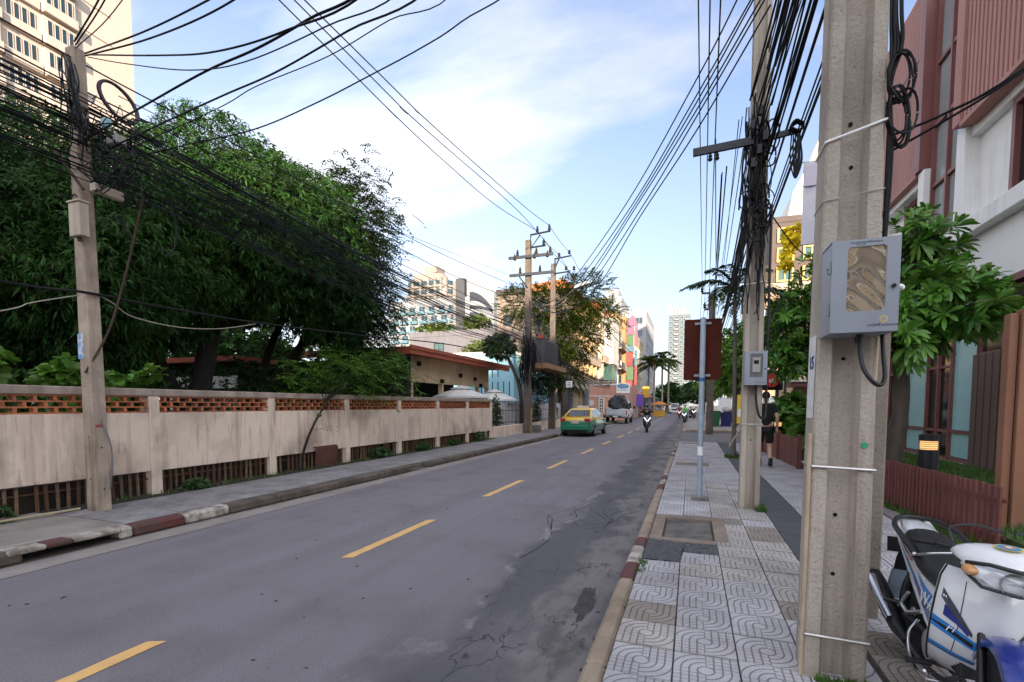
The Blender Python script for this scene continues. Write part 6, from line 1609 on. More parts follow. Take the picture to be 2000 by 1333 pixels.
for yc in (25.2, 30.2):
    for k in range(42):
        x = -8.35 + r.uniform(-.3, .5); y = yc + r.uniform(-.3, .4); z = r.uniform(4.6, 5.6); pts = []
        for i in range(6): pts.append((x, y, z)); x += r.uniform(-.14, .14); y += r.uniform(-.1, .1); z -= r.uniform(.2, .6)
        tg.tube(smooth_line(pts, 3), r.uniform(.012, .03), 4)
for k in range(36):
    a = (-8.3 + r.uniform(-.2, .3), 25.4, r.uniform(2.2, 4.8)); b = (-8.3 + r.uniform(-.2, .3), 30.3, r.uniform(2.2, 4.8))
    tg.tube(sag_line(a, b, r.uniform(.2, 1.0), 10), r.uniform(.01, .022), 4)
tag(tg.build('cable_tangle', cable_m), 'sagging black cable tangle hanging around and between the twin poles', 'cables', kind='stuff')
tag(MB().cbox(-8.3, -7.85, 25.9, 26.35, .13, .55, .03).build('concrete_block', mat('grey_block', (0.16, 0.15, 0.145), rough=.9, sc=5, stain=.4)), 'dark grey concrete block at foot of first twin pole', 'block')
fp = ipole('concrete_pole', 'far concrete pole partly hidden behind the rust coloured sign', 1.0, 30.2, .12, 7.9, .40, .34, .3, .25, flat=True, m=dark_conc)
for z, x in ((7.95, .45), (7.05, .6)):
    MB().box(x, .85, 30.1, 30.18, z - .05, z + .05).build('arm', steel_dark, fp)
    MB().lathe([(.05, 0), (.1, .06), (.05, .12), (.1, .18), (.03, .34)], (x, 30.14, z + .05), 8).build('insulator', MATS['porcelain_brown'], fp)
MB().box(.8, .86, 30.1, 30.18, 7.0, 8.2).build('arm', steel_dark, fp)

# ------------------------------------------------------------------ cables
def cable(pts, r, name, label, cat='cable', group=None, n=6, sub=7, m=cable_m):
    o = MB().tube(smooth_line(pts, sub) if len(pts) < 14 else pts, r, n).build(name, m, smooth=60)
    return tag(o, label, cat, group)
def ext(pts, k0=0.0, k1=0.0):
    P = [np.asarray(p, float) for p in pts]
    if k0: P = [P[0] + nrm(P[0] - P[1]) * k0] + P
    if k1: P = P + [P[-1] + nrm(P[-1] - P[-2]) * k1]
    return P
A = [[(.62, 7.72, 7.52), (0.54, 7.87, 7.42), (-0.03, 8.99, 7.02), (-1.53, 11.97, 6.33), (-3.8, 16.47, 5.89), (-5.59, 20.01, 5.94), (-8.01, 24.82, 7.45)],
     [(0.69, 7.6, 7.16), (-0.03, 8.98, 6.75), (-1.34, 11.58, 6.15), (-3.49, 15.85, 5.66), (-5.34, 19.53, 5.67), (-8.01, 24.82, 7.30)],
     [(0.67, 7.59, 7.06), (-0.02, 8.98, 6.65), (-1.26, 11.44, 6.09), (-3.2, 15.29, 5.48), (-5.11, 19.08, 5.52), (-8.17, 25.13, 7.2)],
     [(0.74, 7.46, 6.94), (-0.02, 8.97, 6.52), (-1.19, 11.3, 6.03), (-3.07, 15.02, 5.37), (-5.11, 19.08, 5.46), (-8.16, 25.13, 7.1)],
     [(0.78, 7.38, 6.87), (-0.02, 8.97, 6.41), (-1.12, 11.16, 5.85), (-2.94, 14.76, 5.18), (-4.89, 18.64, 5.22), (-8.01, 24.81, 7.0)],
     [(0.84, 7.26, 6.71), (-0.01, 8.96, 6.19), (-1.12, 11.15, 5.71), (-2.69, 14.27, 4.94), (-4.89, 18.64, 5.2), (-8.0, 24.81, 6.89)]]
for p in A: cable(p, .0125, 'power_cable', 'black power cable sagging across the street from second pole to twin poles', 'cable', 'power cables crossing the street')
B = [[(-7.9, 8.1, 9.73), (-7.9, 11.92, 9.69), (-7.9, 14.83, 9.76), (-7.9, 19.64, 10.05), (-7.75, 25.16, 10.75)],
     [(-7.5, 8.09, 9.61), (-7.5, 12.31, 9.68), (-7.5, 20.54, 10.34), (-7.4, 25.0, 10.3)], [(-7.1, 7.92, 9.38), (-7.1, 12.45, 9.59), (-7.1, 20.81, 10.38), (-7.1, 25.18, 10.95)]]
for k, p in enumerate(B):
    cable(ext(p, 40), .0135, 'high_voltage_line', ['left one of three high lines slanting from picture top to twin poles', 'middle one of three high lines slanting from picture top to twin poles', 'right one of three high lines slanting from picture top to twin poles'][k], 'power line')
    e = p[-1]; q = ((-7.9, 30.25, 11.0), (-7.45, 30.25, 10.2), (-7.25, 30.25, 11.1))[k]
    cable(sag_line(e, q, .1, 8), .014, 'high_voltage_line', 'short high line between the twin poles', 'power line', 'short lines between twin poles')
    cable(sag_line(q, (q[0] + .8, 78, 9.2), 1.6, 14), .016, 'high_voltage_line', 'high line running on from the twin poles down the street', 'power line', 'high lines beyond twin poles')
for k, (a, b) in enumerate([((-.05, 7.75, 8.2), (.45, 30.14, 8.3)), ((.13, 7.75, 7.75), (.6, 30.14, 7.4)), ((.27, 7.75, 7.35), (.8, 30.14, 7.4))]):
    a = np.array(a); b = np.array(b); p = [a + (a - b) * 1.5 + np.array((0, 0, .2))] + sag_line(a, b, .12, 12)
    cable(p, .0115, 'overhead_line', ['leftmost of three upright lines above the rust coloured sign', 'middle of three upright lines above the rust coloured sign', 'rightmost of three upright lines above the rust coloured sign'][k], 'power line')
    cable(sag_line(b, (b[0] + .2, 75, 7.4), .8, 12), .014, 'overhead_line', 'line running on from far right pole down the street', 'power line', 'lines beyond the far right pole')
r = random.Random(90)
for k in range(11):
    a = (r.uniform(.18, .98), 7.72, r.uniform(4.85, 5.7)); b = (r.uniform(.75, 1.25), 30.1, r.uniform(5.0, 6.8))
    cable(sag_line(a, b, r.uniform(.25, .6), 14), r.uniform(.006, .010), 'service_cable', 'thin black service cable from second pole to the far right pole', 'cable', 'thin cables along the right pavement')
for k in range(13):
    a = (r.uniform(.66, .80), 7.7, r.uniform(4.35, 4.75)); b = (r.uniform(.95, 1.15), 30.1, r.uniform(4.7, 5.1))
    cable(sag_line(a, b, r.uniform(.45, .56), 14), r.uniform(.009, .014), 'bundled_cable', 'black cable in the tight bundle beyond the second pole', 'cable', 'bundle beyond the second pole')
for k in range(24):
    a = (r.uniform(.66, .98), 7.70, r.uniform(4.9, 6.6)); b = (r.uniform(1.00, 1.42), 1.0, r.uniform(6.3, 7.9))
    p = ext(sag_line(a, b, r.uniform(.05, .28), 12), 0, 14)
    cable(p, r.uniform(.007, .013), 'bundled_cable', 'black cable in the dense fan rising over camera from the second pole', 'cable', 'cable fan above the right pavement')
for k in range(9):
    x0 = r.uniform(1.15, 1.5); z0 = r.uniform(5.35, 5.85)
    p = [(x0, -16, z0 + 1.2), (x0, -1, z0 + .5), (x0, 4, z0 + .15), (x0, 8.5, z0 - .05), (x0 + .1, 16, z0 - .2), (x0 + .5, 30, z0 + .1)]
    cable(p, r.uniform(.007, .012), 'service_cable', 'black service cable passing between near pole and second pole', 'cable', 'cables passing behind the near pole')
cable([(.92, 3.1, 2.94), (1.14, 3.06, 3.04), (1.4, 3.01, 3.18), (2.2, 2.9, 3.7), (3.4, 2.7, 4.6)], .006, 'service_cable', 'lower thin cable running from near pole to the clad building', 'cable')
cable([(.92, 3.1, 3.02), (1.14, 3.065, 3.075), (1.4, 3.01, 3.19), (2.2, 2.9, 3.72), (3.4, 2.7, 4.6)], .0065, 'service_cable', 'upper thin cable running from near pole to the clad building', 'cable')
cable([(.98, 7.7, 4.25), (1.5, 9, 4.15), (2.4, 12, 4.6), (3.2, 15, 5.0)], .010, 'service_cable', 'cable leaving second pole towards the banner', 'cable')
# fan of cables from the left pole over the street
cable([(-7.92, 4.5, 6.55), (-7.0, 4.35, 6.9), (-5.6, 4.05, 7.6), (-3.0, 3.6, 9.0), (.70, 3.1, 9.3)], .011, 'cross_cable', 'topmost cable rising steeply right from top of left pole', 'cable')
cable([(-7.90, 4.5, 6.50), (-7.0, 4.36, 6.78), (-5.6, 4.1, 7.4), (-3.0, 3.7, 8.7), (.70, 3.1, 9.1)], .009, 'cross_cable', 'second steep cable rising right from top of left pole', 'cable')
cable([(-7.90, 4.5, 6.46), (-6.9, 4.38, 6.6), (-5.4, 4.1, 7.0), (-2.6, 3.6, 8.1), (.70, 3.1, 8.9)], .007, 'cross_cable', 'thin third cable rising right from top of left pole', 'cable')
lst = [([(-7.83, 4.57, 6.42), (-6.1, 4.22, 6.05), (-4.62, 3.93, 5.83), (-3.6, 3.75, 5.75), (-2.6, 3.55, 5.9)], .010, 'wavy cable sagging over street, upper of the pair'),
       ([(-7.85, 4.58, 6.40), (-6.1, 4.25, 5.98), (-4.6, 3.95, 5.72), (-3.55, 3.75, 5.72), (-2.5, 3.55, 5.88)], .010, 'wavy cable sagging over street, lower of the pair'),
       ([(-7.76, 4.56, 6.38), (-5.72, 4.08, 5.59), (-4.53, 3.8, 5.17), (-3.36, 3.52, 4.89), (-2.2, 3.25, 4.78)], .009, 'deeper sagging cable crossing in front of the hotel tower'),
       ([(-7.78, 4.57, 6.36), (-6.63, 4.33, 5.86), (-5.22, 4.05, 5.3), (-4.18, 3.84, 5.02), (-2.99, 3.6, 4.89), (-2.0, 3.4, 4.85)], .006, 'lowest thin cable sagging in front of the hotel tower'),
       ([(-7.9, 4.56, 5.30), (-6.3, 4.3, 5.29), (-5.02, 4.08, 5.26), (-4.12, 3.92, 5.18), (-3.36, 3.78, 5.16), (-2.4, 3.6, 5.18)], .012, 'dark cable crossing the street above domed mango crown'),
       ([(-7.6, 4.56, 5.08), (-7.0, 4.54, 5.13), (-6.15, 4.48, 5.18), (-5.13, 4.41, 5.23), (-4.31, 4.36, 5.27), (-3.31, 4.29, 5.4), (-2.2, 4.2, 5.55)], .010, 'grey cable starting at the splice closure and crossing the street'),
       ([(-7.6, 4.6, 5.0), (-5.65, 4.7, 5.32), (-5.0, 4.73, 5.48), (-3.97, 4.78, 5.62), (-3.17, 4.81, 5.83), (-2.3, 4.83, 6.0)], .006, 'thin pale cable crossing the street above the trees'),
       ([(-7.7, 4.7, 5.0), (-6.39, 4.84, 5.09), (-5.32, 5.01, 5.19), (-4.45, 5.15, 5.42), (-3.77, 5.25, 5.64), (-3.11, 5.36, 5.88), (-2.61, 5.43, 6.1), (-1.7, 5.6, 6.7)], .008, 'wavy black cable swinging up right in the open sky')]
for k, (p, rr_, lab) in enumerate(lst): cable(p + [((p[-1][0] + .7) / 2, (p[-1][1] + 3.1) / 2, p[-1][2] + .9), (.70, 3.1, 6.6 + .28 * k)], rr_, 'cross_cable', lab, 'cable')
# street-side bundle on the left
r = random.Random(91)
def leftline(dz0, dz1, dy, dx, rr_, nm, lab, grp, back=True, sg_=None):
    base = [(-8.0, 4.51, 5.28), (-8.01, 5.96, 5.24), (-8.03, 7.5, 5.18), (-8.05, 9.71, 5.06), (-8.08, 13.14, 4.96), (-8.12, 16.74, 4.92), (-8.2, 24.95, 5.0)]
    P = []
    for i, b in enumerate(base):
        s = (b[1] - 4.5) / 20.4; wob = r.uniform(-.025, .025)
        P.append((b[0] + dx + wob, b[1], b[2] + dz0 * (1 - s) + dz1 * s + wob + (sg_ or 0) * -4 * s * (1 - s)))
    if back: P = [(-8.0 + dx, -6, P[0][2] + r.uniform(-.1, .5)), (-8.0 + dx, 1.5, P[0][2] + r.uniform(-.06, .06))] + P
    cable(P, rr_, nm, lab, 'cable', grp, sub=5, n=5)
for k in range(32):
    leftline(r.gauss(0, .22), r.gauss(0, .12), 0, r.uniform(-.12, .32), r.uniform(.0038, .008), 'bundled_cable', 'black cable in the thick bundle along the left side of street', 'thick bundle along the left side', sg_=r.uniform(-.06, .12))
for k in range(12):
    leftline(r.uniform(.25, .6), r.uniform(.25, 1.0), 0, r.uniform(-.1, .2), r.uniform(.007, .011), 'service_cable', 'single cable strung just above the thick left bundle', 'single cables above the left bundle', sg_=r.uniform(-.1, .15))
for k in range(7):
    leftline(r.uniform(-.5, -.3), r.uniform(-.6, -.3), 0, r.uniform(-.1, .2), r.uniform(.006, .011), 'service_cable', 'single cable hanging just below the thick left bundle', 'single cables below the left bundle', sg_=r.uniform(.05, .25))
for dz0, dz1, lab in ((1.05, 2.6, 'top cable running from left edge to the twin poles'), (.75, 1.9, 'second cable from top between left pole and twin poles')):
    leftline(dz0, dz1, 0, 0, .011, 'service_cable', lab, None)
cable([(-8.02, -6, 3.5), (-8.08, 1.0, 3.25), (-8.09, 3.65, 3.19), (-7.86, 4.47, 3.2), (-8.0, 5.53, 3.22), (-8.15, 7.53, 3.29), (-8.19, 10.8, 3.48), (-8.27, 15.78, 3.83), (-8.33, 20.25, 3.95), (-8.35, 25.2, 4.1)], .019, 'low_cable', 'thick low cable passing left pole at wall tree height', 'cable')
cable([(-7.86, 4.6, 3.2), (-7.95, 4.85, 3.13), (-8.11, 5.21, 3.01), (-8.12, 5.94, 2.96), (-8.13, 6.72, 3.05), (-8.15, 7.53, 3.26)], .008, 'low_cable', 'thin pale cable drooping below the thick low cable', 'cable', m=mat('pale_cable', (0.42, 0.36, 0.28), rough=.6))
cable([(-8.05, 2.0, 2.2), (-8.09, 3.64, 2.82), (-8.09, 3.95, 2.98), (-7.9, 4.4, 3.16)], .008, 'low_cable', 'thin pale cable at left edge rising to left pole', 'cable', m=MATS['pale_cable'])
cable([(-8.2, 5.2, 6.3), (-8.15, 9.2, 6.45), (-8.07, 12.09, 6.63), (-8.17, 22.46, 7.8), (-8.2, 24.87, 8.0)], .007, 'service_cable', 'lone grey cable in the sky left of the twin poles', 'cable', m=cable_grey)
for k in range(14):
    a = (-8.2 + r.uniform(-.1, .3), 25.5, r.uniform(4.6, 5.3)); b = (-8.6, 62 + r.uniform(-3, 3), r.uniform(4.2, 5.2))
    cable(sag_line((-8.2, 30.4, a[2] - .1), b, r.uniform(.6, 1.4), 12), r.uniform(.011, .02), 'bundled_cable', 'black cable sagging onwards from the twin poles along shops', 'cable', 'cables beyond the twin poles')
for k in range(4):
    cable(sag_line((-8.2, 25.2, 7.1 - .15 * k), (-8.1, 30.3, 7.3 - .2 * k), .9, 10), .012, 'jumper_cable', 'pale jumper cable drooping between the twin poles', 'cable', 'jumpers between the twin poles', m=cable_grey)
# ------------------------------------------------------------------ street furniture
sn = thing('street_sign', 'rust coloured back of a large street sign on grey post', 'street sign', (.15, 8.3, .14))
sgp = mat('sign_post_grey', (0.30, 0.36, 0.42), (0.24, 0.29, 0.34), rough=.5, sc=5, stain=.3)
MB().lathe([(.042, 0), (.042, 2.86), (.03, 2.875)], (.15, 8.3, .14), 16).build('post', sgp, sn, smooth=40)
MB().lathe([(.0435, .72), (.0435, .86)], (.15, 8.3, .14), 16).build('white_band', white_p, sn, smooth=40)
MB().lathe([(.044, 1.885), (.044, 1.94)], (.15, 8.3, .14), 16).build('blue_tape', mat('blue_tape', (0.03, 0.13, 0.42), rough=.5), sn, smooth=40)
rust = mat('rusty_plate', (0.085, 0.019, 0.011), (0.050, 0.012, 0.008), rough=.9, sc=3.0, det=9, bump=.3, bsc=30, stain=.3, spec=.15)
def rrect(x0, x1, z0, z1, y, rad, n=5):
    o = []
    for (cx, cz, a0) in ((x1 - rad, z1 - rad, 0), (x0 + rad, z1 - rad, 90), (x0 + rad, z0 + rad, 180), (x1 - rad, z0 + rad, 270)):
        for k in range(n + 1):
            a = R(a0 + 90 * k / n); o.append((cx + rad * math.cos(a), y, cz + rad * math.sin(a)))
    return o
MB().prism(rrect(-.125, .425, 2.05, 3.0, 8.352, .03), (0, .004, 0)).build('plate', rust, sn)
for z in (2.12, 2.93): MB().box(.03, .27, 8.338, 8.351, z - .018, z + .018).build('bracket', steel, sn)
MB().cbox(.03, .27, 8.2, 8.42, .13, .20, .01).build('base_block', worn_conc, sn)

def bin_(x, y, m, label, w_=.62, h_=1.0):
    t = thing('wheelie_bin', label, 'bin', (x, y, .14))
    MB().loft([[(x + a * w_ * .42, y + b * w_ * .42, .16) for a, b in ((-1, -1), (1, -1), (1, 1), (-1, 1))], [(x + a * w_ * .5, y + b * w_ * .5, .14 + h_) for a, b in ((-1, -1), (1, -1), (1, 1), (-1, 1))]]).build('body', m, t)
    MB().cbox(x - w_ * .53, x + w_ * .53, y - w_ * .55, y + w_ * .53, .14 + h_, .14 + h_ + .07, .02).build('lid', m, t)
    for s in (-1, 1): MB().lathe([(.1, -.03), (.1, .03)], (x + s * w_ * .42, y + w_ * .45, .24), 12, axis='x').build('wheel', black_p, t)
bin_(1.55, 38.0, mat('bin_green', (0.010, 0.085, 0.03), rough=.5), 'green wheelie bin on the island beside rust sign post', .82, 1.05)
bin_(2.35, 38.3, mat('bin_blue', (0.008, 0.014, 0.10), rough=.5), 'dark blue wheelie bin between green bin and clipped bush', .75, .95)
bg_ = shrub  # keep the name short for later use
MB_ = MB(); MB_.ball((2.35, 38.2, 1.35), (.3, .28, .2), 10, 6)
tag(MB_.build('rubbish_bag', mat('bag_white', (0.62, 0.55, 0.56), rough=.5), smooth=60), 'pale rubbish bag on top of the blue bin', 'bag')
yp = thing('notice_board', 'small yellow and white notice on slim post left of the second pole', 'sign', (1.2, 14, .14))
MB().box(1.12, 1.27, 14.0, 14.02, 1.18, 1.92).build('plate', mat('notice_yellow', (0.75, 0.52, 0.05), rough=.6), yp); MB().box(1.13, 1.26, 13.992, 13.999, 1.35, 1.55).build('white_label', white_p, yp); MB().cyl((1.24, 14.05, .14), (1.24, 14.05, 1.92), .018, n=6).build('post', MATS['ivory_pipe'], yp); MB().cyl((.95, 14.05, .55), (1.24, 14.05, 1.1), .015, n=6).build('prop', MATS['ivory_pipe'], yp)
for (x, z, lab) in ((-8.1, 2.9, 'small white notice board hanging by the fence gate'),):
    t = thing('notice_board', lab, 'sign', (x, 34, .14)); MB().cbox(x - .22, x + .22, 33.98, 34.02, z, z + .45, .01).build('plate', white_p, t); MB().cyl((x, 34.04, .14), (x, 34.04, z), .03, n=6).build('post', steel_dark, t)
    for k in range(3): MB().box(x - .15, x + .15, 33.965, 33.975, z + .08 + .12 * k, z + .12 + .12 * k).build('text_line', MATS['print_black'], t)

# iron fence beyond the wall
ifn = thing('iron_fence', 'black iron bar fence on low plaster wall beyond boundary wall', 'fence', (-8.6, 28, .15))
for y0, y1 in ((20.75, 25.1), (25.7, 30.0), (30.7, 36.5)): MB().cbox(-8.75, -8.50, y0, y1, .1, .66, .02).build('base_wall', plaster, ifn)
br_ = MB().box(-.007, .007, -.007, .007, 0, 1.25).mesh('bar', black_p)
y = 20.85
while y < 36.4:
    link('bar', br_, ifn, (-8.62, y, .64)); y += .21
for z in (.8, 1.4, 1.82): MB().box(-8.635, -8.605, 20.8, 36.4, z - .015, z + .015).build('rail', black_p, ifn)
pnl = thing('white_picket_screen', 'whitewashed uneven board screen behind the iron fence', 'fence', (-9.7, 28, .1))
r = random.Random(33); wb_ = mat('whitewashed_board', (0.80, 0.79, 0.80), (0.62, 0.61, 0.63), rough=.9, sc=3, rnd=.15, streak=.4)
for k in range(58):
    y = 20.9 + .27 * k
    MB().obox((-9.35, y, .95), (.04, .2, 1.75 + r.uniform(-.15, .1)), (r.uniform(-.05, .05), 0, 0)).build('board', wb_, pnl)
gp = thing('gate', 'grey gate posts with slim white bars left of the salmon house', 'gate', (-9.3, 42, .1))
for x in (-9.85, -8.45): MB().cbox(x - .2, x + .2, 41.8, 42.2, .1, 3.0, .02).build('post', grey_r, gp)
for k in range(7): MB().cyl((-9.55 + .16 * k, 42, .2), (-9.55 + .16 * k, 42, 2.3), .02, n=5).build('bar', white_p, gp)
MB().box(-10, -8.3, 41.9, 42.1, 2.9, 3.05).build('lintel', cream, gp)

# ------------------------------------------------------------------ vehicles
def xf(mb, fn):
    mb.v = [tuple(fn(p)) for p in mb.v]; return mb
tyre_m = mat('tyre_rubber', (0.008, 0.008, 0.0085), (0.011, 0.011, 0.0115), rough=.85, sc=20, bump=.4)
rim_m = mat('alloy_rim', (0.42, 0.42, 0.42), rough=.35, metal=.7)
chrome = mat('chrome', (0.62, 0.62, 0.63), rough=.15, metal=1.0)
red_l = mat('tail_lamp_red', (0.42, 0.02, 0.02), rough=.2, coat=.6); lens = mat('clear_lens', (0.78, 0.80, 0.83), (0.50, 0.52, 0.55), rough=.08, coat=1.0, sc=12)
car_glass = glass('car_glass', (0.015, 0.018, 0.024), .05, .9)
plate_m = mat('number_plate', (0.62, 0.48, 0.38), rough=.5)
def wheel(t, x, y, rad, wd=.2):
    wh = MB().lathe([(rad * .62, -wd / 2), (rad * .93, -wd / 2), (rad, -wd * .32), (rad, wd * .32), (rad * .93, wd / 2), (rad * .62, wd / 2)], (x, y, rad), 20, axis='x').build('wheel', tyre_m, t, smooth=40)
    s = 1 if x > 0 else -1
    mb = MB().lathe([(rad * .63, 0), (rad * .60, .02 * s), (rad * .15, .03 * s)], (x + s * wd * .40, y, rad), 16, axis='x')
    mb.build('rim', rim_m, wh, smooth=30)
def carbody(t, st, zsplit, mlow, mtop, name='body'):
    rings = []
    for y, w_, zb, zt in st:
        zs = min(zsplit, zt - .06)
        half = [(w_ * .90, zb), (w_, zb + .13), (w_ * 1.0, (zb + zs) / 2 + .05), (w_ * .985, zs), (w_ * .95, zt - .035), (w_ * .84, zt)]
        rings.append([(x, y, z) for x, z in half] + [(-x, y, z) for x, z in half[::-1]])
    mb = MB().loft(rings)
    n = 12; mb.m = []
    for f in mb.f:
        cz = sum(mb.v[i][2] for i in f) / len(f); mb.m.append(1 if cz > zsplit - .01 and len(f) == 4 else 0)
    return mb.build(name, [mlow, mtop], t, smooth=40)
def cabin(t, base, top, m, pil=.07):
    """base/top: (halfwidth, yrear, yfront, z); shell with inset glass on the four sides"""
    bw, b0, b1, bz = base; tw_, t0, t1, tz = top
    B_ = [(-bw, b0, bz), (bw, b0, bz), (bw, b1, bz), (-bw, b1, bz)]; T = [(-tw_, t0, tz), (tw_, t0, tz), (tw_, t1, tz), (-tw_, t1, tz)]
    T2 = [(-tw_ * .8, t0 + .12, tz + .05), (tw_ * .8, t0 + .12, tz + .05), (tw_ * .8, t1 - .1, tz + .05), (-tw_ * .8, t1 - .1, tz + .05)]
    c = MB().loft([B_, T, T2]).build('cabin', m, t)
    for i in range(4):
        j = (i + 1) % 4
        a, b, cc, d = (np.array(q) for q in (B_[i], B_[j], T[j], T[i]))
        nn = nrm(np.cross(b - a, d - a)); 
        def q(u, v): return (a * (1 - u) + b * u) * (1 - v) + (d * (1 - u) + cc * u) * v + nn * .008
        spans = [(.07, .93)] if i in (0, 2) else [(.10, .50), (.54, .93)]
        for (u0, u1) in spans:
            MB().poly([q(u0, .12), q(u1, .12), q(u1, .90), q(u0, .90)]).build('window', car_glass, c, recalc=False)
    return c
tx = thing('taxi', 'green and yellow taxi saloon seen from behind at left kerb', 'taxi', (0, 0, 0))
tg_, ty_ = mat('taxi_green', (0.006, 0.165, 0.085), (0.007, 0.15, 0.078), rough=.3, coat=.8), mat('taxi_yellow', (0.76, 0.46, 0.02), (0.70, 0.42, 0.02), rough=.3, coat=.8)
carbody(tx, [(-2.28, .66, .42, .86), (-2.2, .80, .27, 1.0), (-1.75, .87, .22, 1.08), (-.9, .88, .2, 1.0), (.6, .88, .2, .97), (1.4, .87, .22, .93), (2.05, .80, .26, .82), (2.3, .62, .36, .68)], .88, tg_, ty_)
cabin(tx, (.80, -1.85, 1.25, .98), (.60, -.95, .35, 1.44), ty_)
for x in (-.80, .80):
    for y in (-1.35, 1.38): wheel(tx, x, y, .31)
for s in (-1, 1):
    MB().cbox(min(s * .50, s * .79), max(s * .50, s * .79), -2.285, -2.1, .78, .97, .02).build('tail_lamp', red_l, tx)
    MB().cbox(min(s * .88, s * 1.02), max(s * .88, s * 1.02), .75, .95, .95, 1.1, .02).build('mirror', black_p, tx)
MB().cbox(-.19, .19, -2.31, -2.27, .70, .86, .004).build('number_plate', plate_m, tx)
MB().box(-.62, .62, -2.27, -2.1, .22, .36).build('bumper_vent', black_p, tx)
tsn = MB().cbox(-.30, .30, -.55, -.35, 1.48, 1.62, .02).build('roof_sign', white_p, tx)
text('lettering', 'TAXI-METER', .10, mat('sign_redtext', (0.5, 0.03, 0.03), rough=.5), tsn, (0, -.553, 1.55), (math.pi / 2, 0, 0))
MB().cbox(-.74, .74, -2.32, -2.2, .36, .62, .03).build('bumper', tg_, tx, smooth=40)
tx.location = (-5.62, 27.45, 0.0); tx.rotation_euler = (0, 0, R(-1.5))

pu = thing('pickup_truck', 'silver pickup parked half on kerb with black covered load', 'pickup truck', (0, 0, 0))
sil = mat('silver_paint', (0.64, 0.65, 0.66), (0.60, 0.61, 0.62), rough=.35, coat=.5, metal=.1); sil2 = mat('pearl_side', (0.62, 0.55, 0.46), rough=.4, coat=.4)
carbody(pu, [(-2.5, .84, .50, 1.05), (-2.4, .88, .45, 1.08), (-.2, .88, .42, 1.08), (.0, .88, .4, 1.1), (1.3, .88, .4, 1.08), (2.2, .84, .42, 1.0), (2.5, .7, .5, .85)], 1.2, sil, sil2)
cabin(pu, (.80, -.55, 1.35, 1.06), (.66, -.2, .75, 1.62), sil)
for x in (-.78, .78):
    for y in (-1.55, 1.5): wheel(pu, x, y, .36, .22)
MB().cbox(-.80, .80, -2.54, -2.48, .62, 1.06, .015).build('tailgate', mat('tailgate_pale', (0.62, 0.65, 0.68), rough=.35, coat=.4), pu)
MB().cbox(-.85, .85, -2.66, -2.5, .40, .54, .02).build('bumper', black_p, pu)
for s in (-1, 1): MB().cbox(min(s * .80, s * .88), max(s * .80, s * .88), -2.53, -2.42, .66, 1.0, .01).build('tail_lamp', red_l, pu); MB().cbox(min(s * .5, s * .84), max(s * .5, s * .84), -2.675, -2.655, .42, .53, .004).build('bumper_end', chrome, pu); MB().cbox(min(s * .95, s * 1.12), max(s * .95, s * 1.12), .85, 1.0, 1.1, 1.3, .02).build('mirror', black_p, pu)
MB().cbox(-.2, .2, -2.685, -2.655, .43, .52, .003).build('number_plate', white_p, pu)
pu.location = (-6.25, 46.4, .08); pu.rotation_euler = (0, R(4.5), R(-1)); pu.scale = (1.08, 1.0, 1.22)
g = np.random.default_rng(12); mb = MB(); rings = []
for i in range(13):
    s = i / 12; z = 1.00 + .95 * s; k = 1.0 - .55 * max(0, s - .45) / .55
    ring = []
    for a in np.linspace(0, 2 * math.pi, 31)[:-1]:
        q = k * (1 + .10 * math.sin(3 * a + 5 * s) + .07 * math.sin(7 * a - 9 * s + 1) + .03 * g.normal())
        ring.append((q * .86 * math.copysign(abs(math.cos(a)) ** .55, math.cos(a)), -1.5 + q * .95 * math.copysign(abs(math.sin(a)) ** .55, math.sin(a)), z + (.10 * math.sin(2 * a + 1) + .07 * math.sin(5 * a)) * s))
    rings.append(ring)
mb.loft(rings)
ld = mb.build('tarp_load', mat('black_tarp', (0.006, 0.0055, 0.008), (0.010, 0.009, 0.012), rough=.5, sc=5, bump=.8, bsc=8), smooth=70)
tag(ld, 'lumpy black sheeted load heaped in bed of the silver pickup', 'load')
M_ = Matrix.Translation(pu.location) @ pu.rotation_euler.to_matrix().to_4x4() @ Matrix.Diagonal((1.0, 1.0, 1.22, 1))
ld.matrix_world = M_ @ Matrix.Translation(ld.location)

vn = thing('van', 'white van approaching far down the street', 'van', (0, 0, 0))
carbody(vn, [(-2.2, .80, .35, 1.1), (-2.0, .86, .3, 1.2), (2.0, .86, .3, 1.2), (2.3, .78, .4, 1.05)], 1.3, white_p, white_p)
cabin(vn, (.82, -1.7, 2.0, 1.12), (.70, -1.2, 1.8, 1.95), white_p)
for x in (-.78, .78):
    for y in (-1.4, 1.4): wheel(vn, x, y, .32)
MB().cbox(-.5, .5, -2.26, -2.19, .7, .95, .02).build('grille', black_p, vn)
for s in (-1, 1): MB().cbox(min(s * .5, s * .78), max(s * .5, s * .78), -2.24, -2.1, .75, .98, .02).build('headlight', lens, vn)
vn.location = (-3.0, 102, 0)

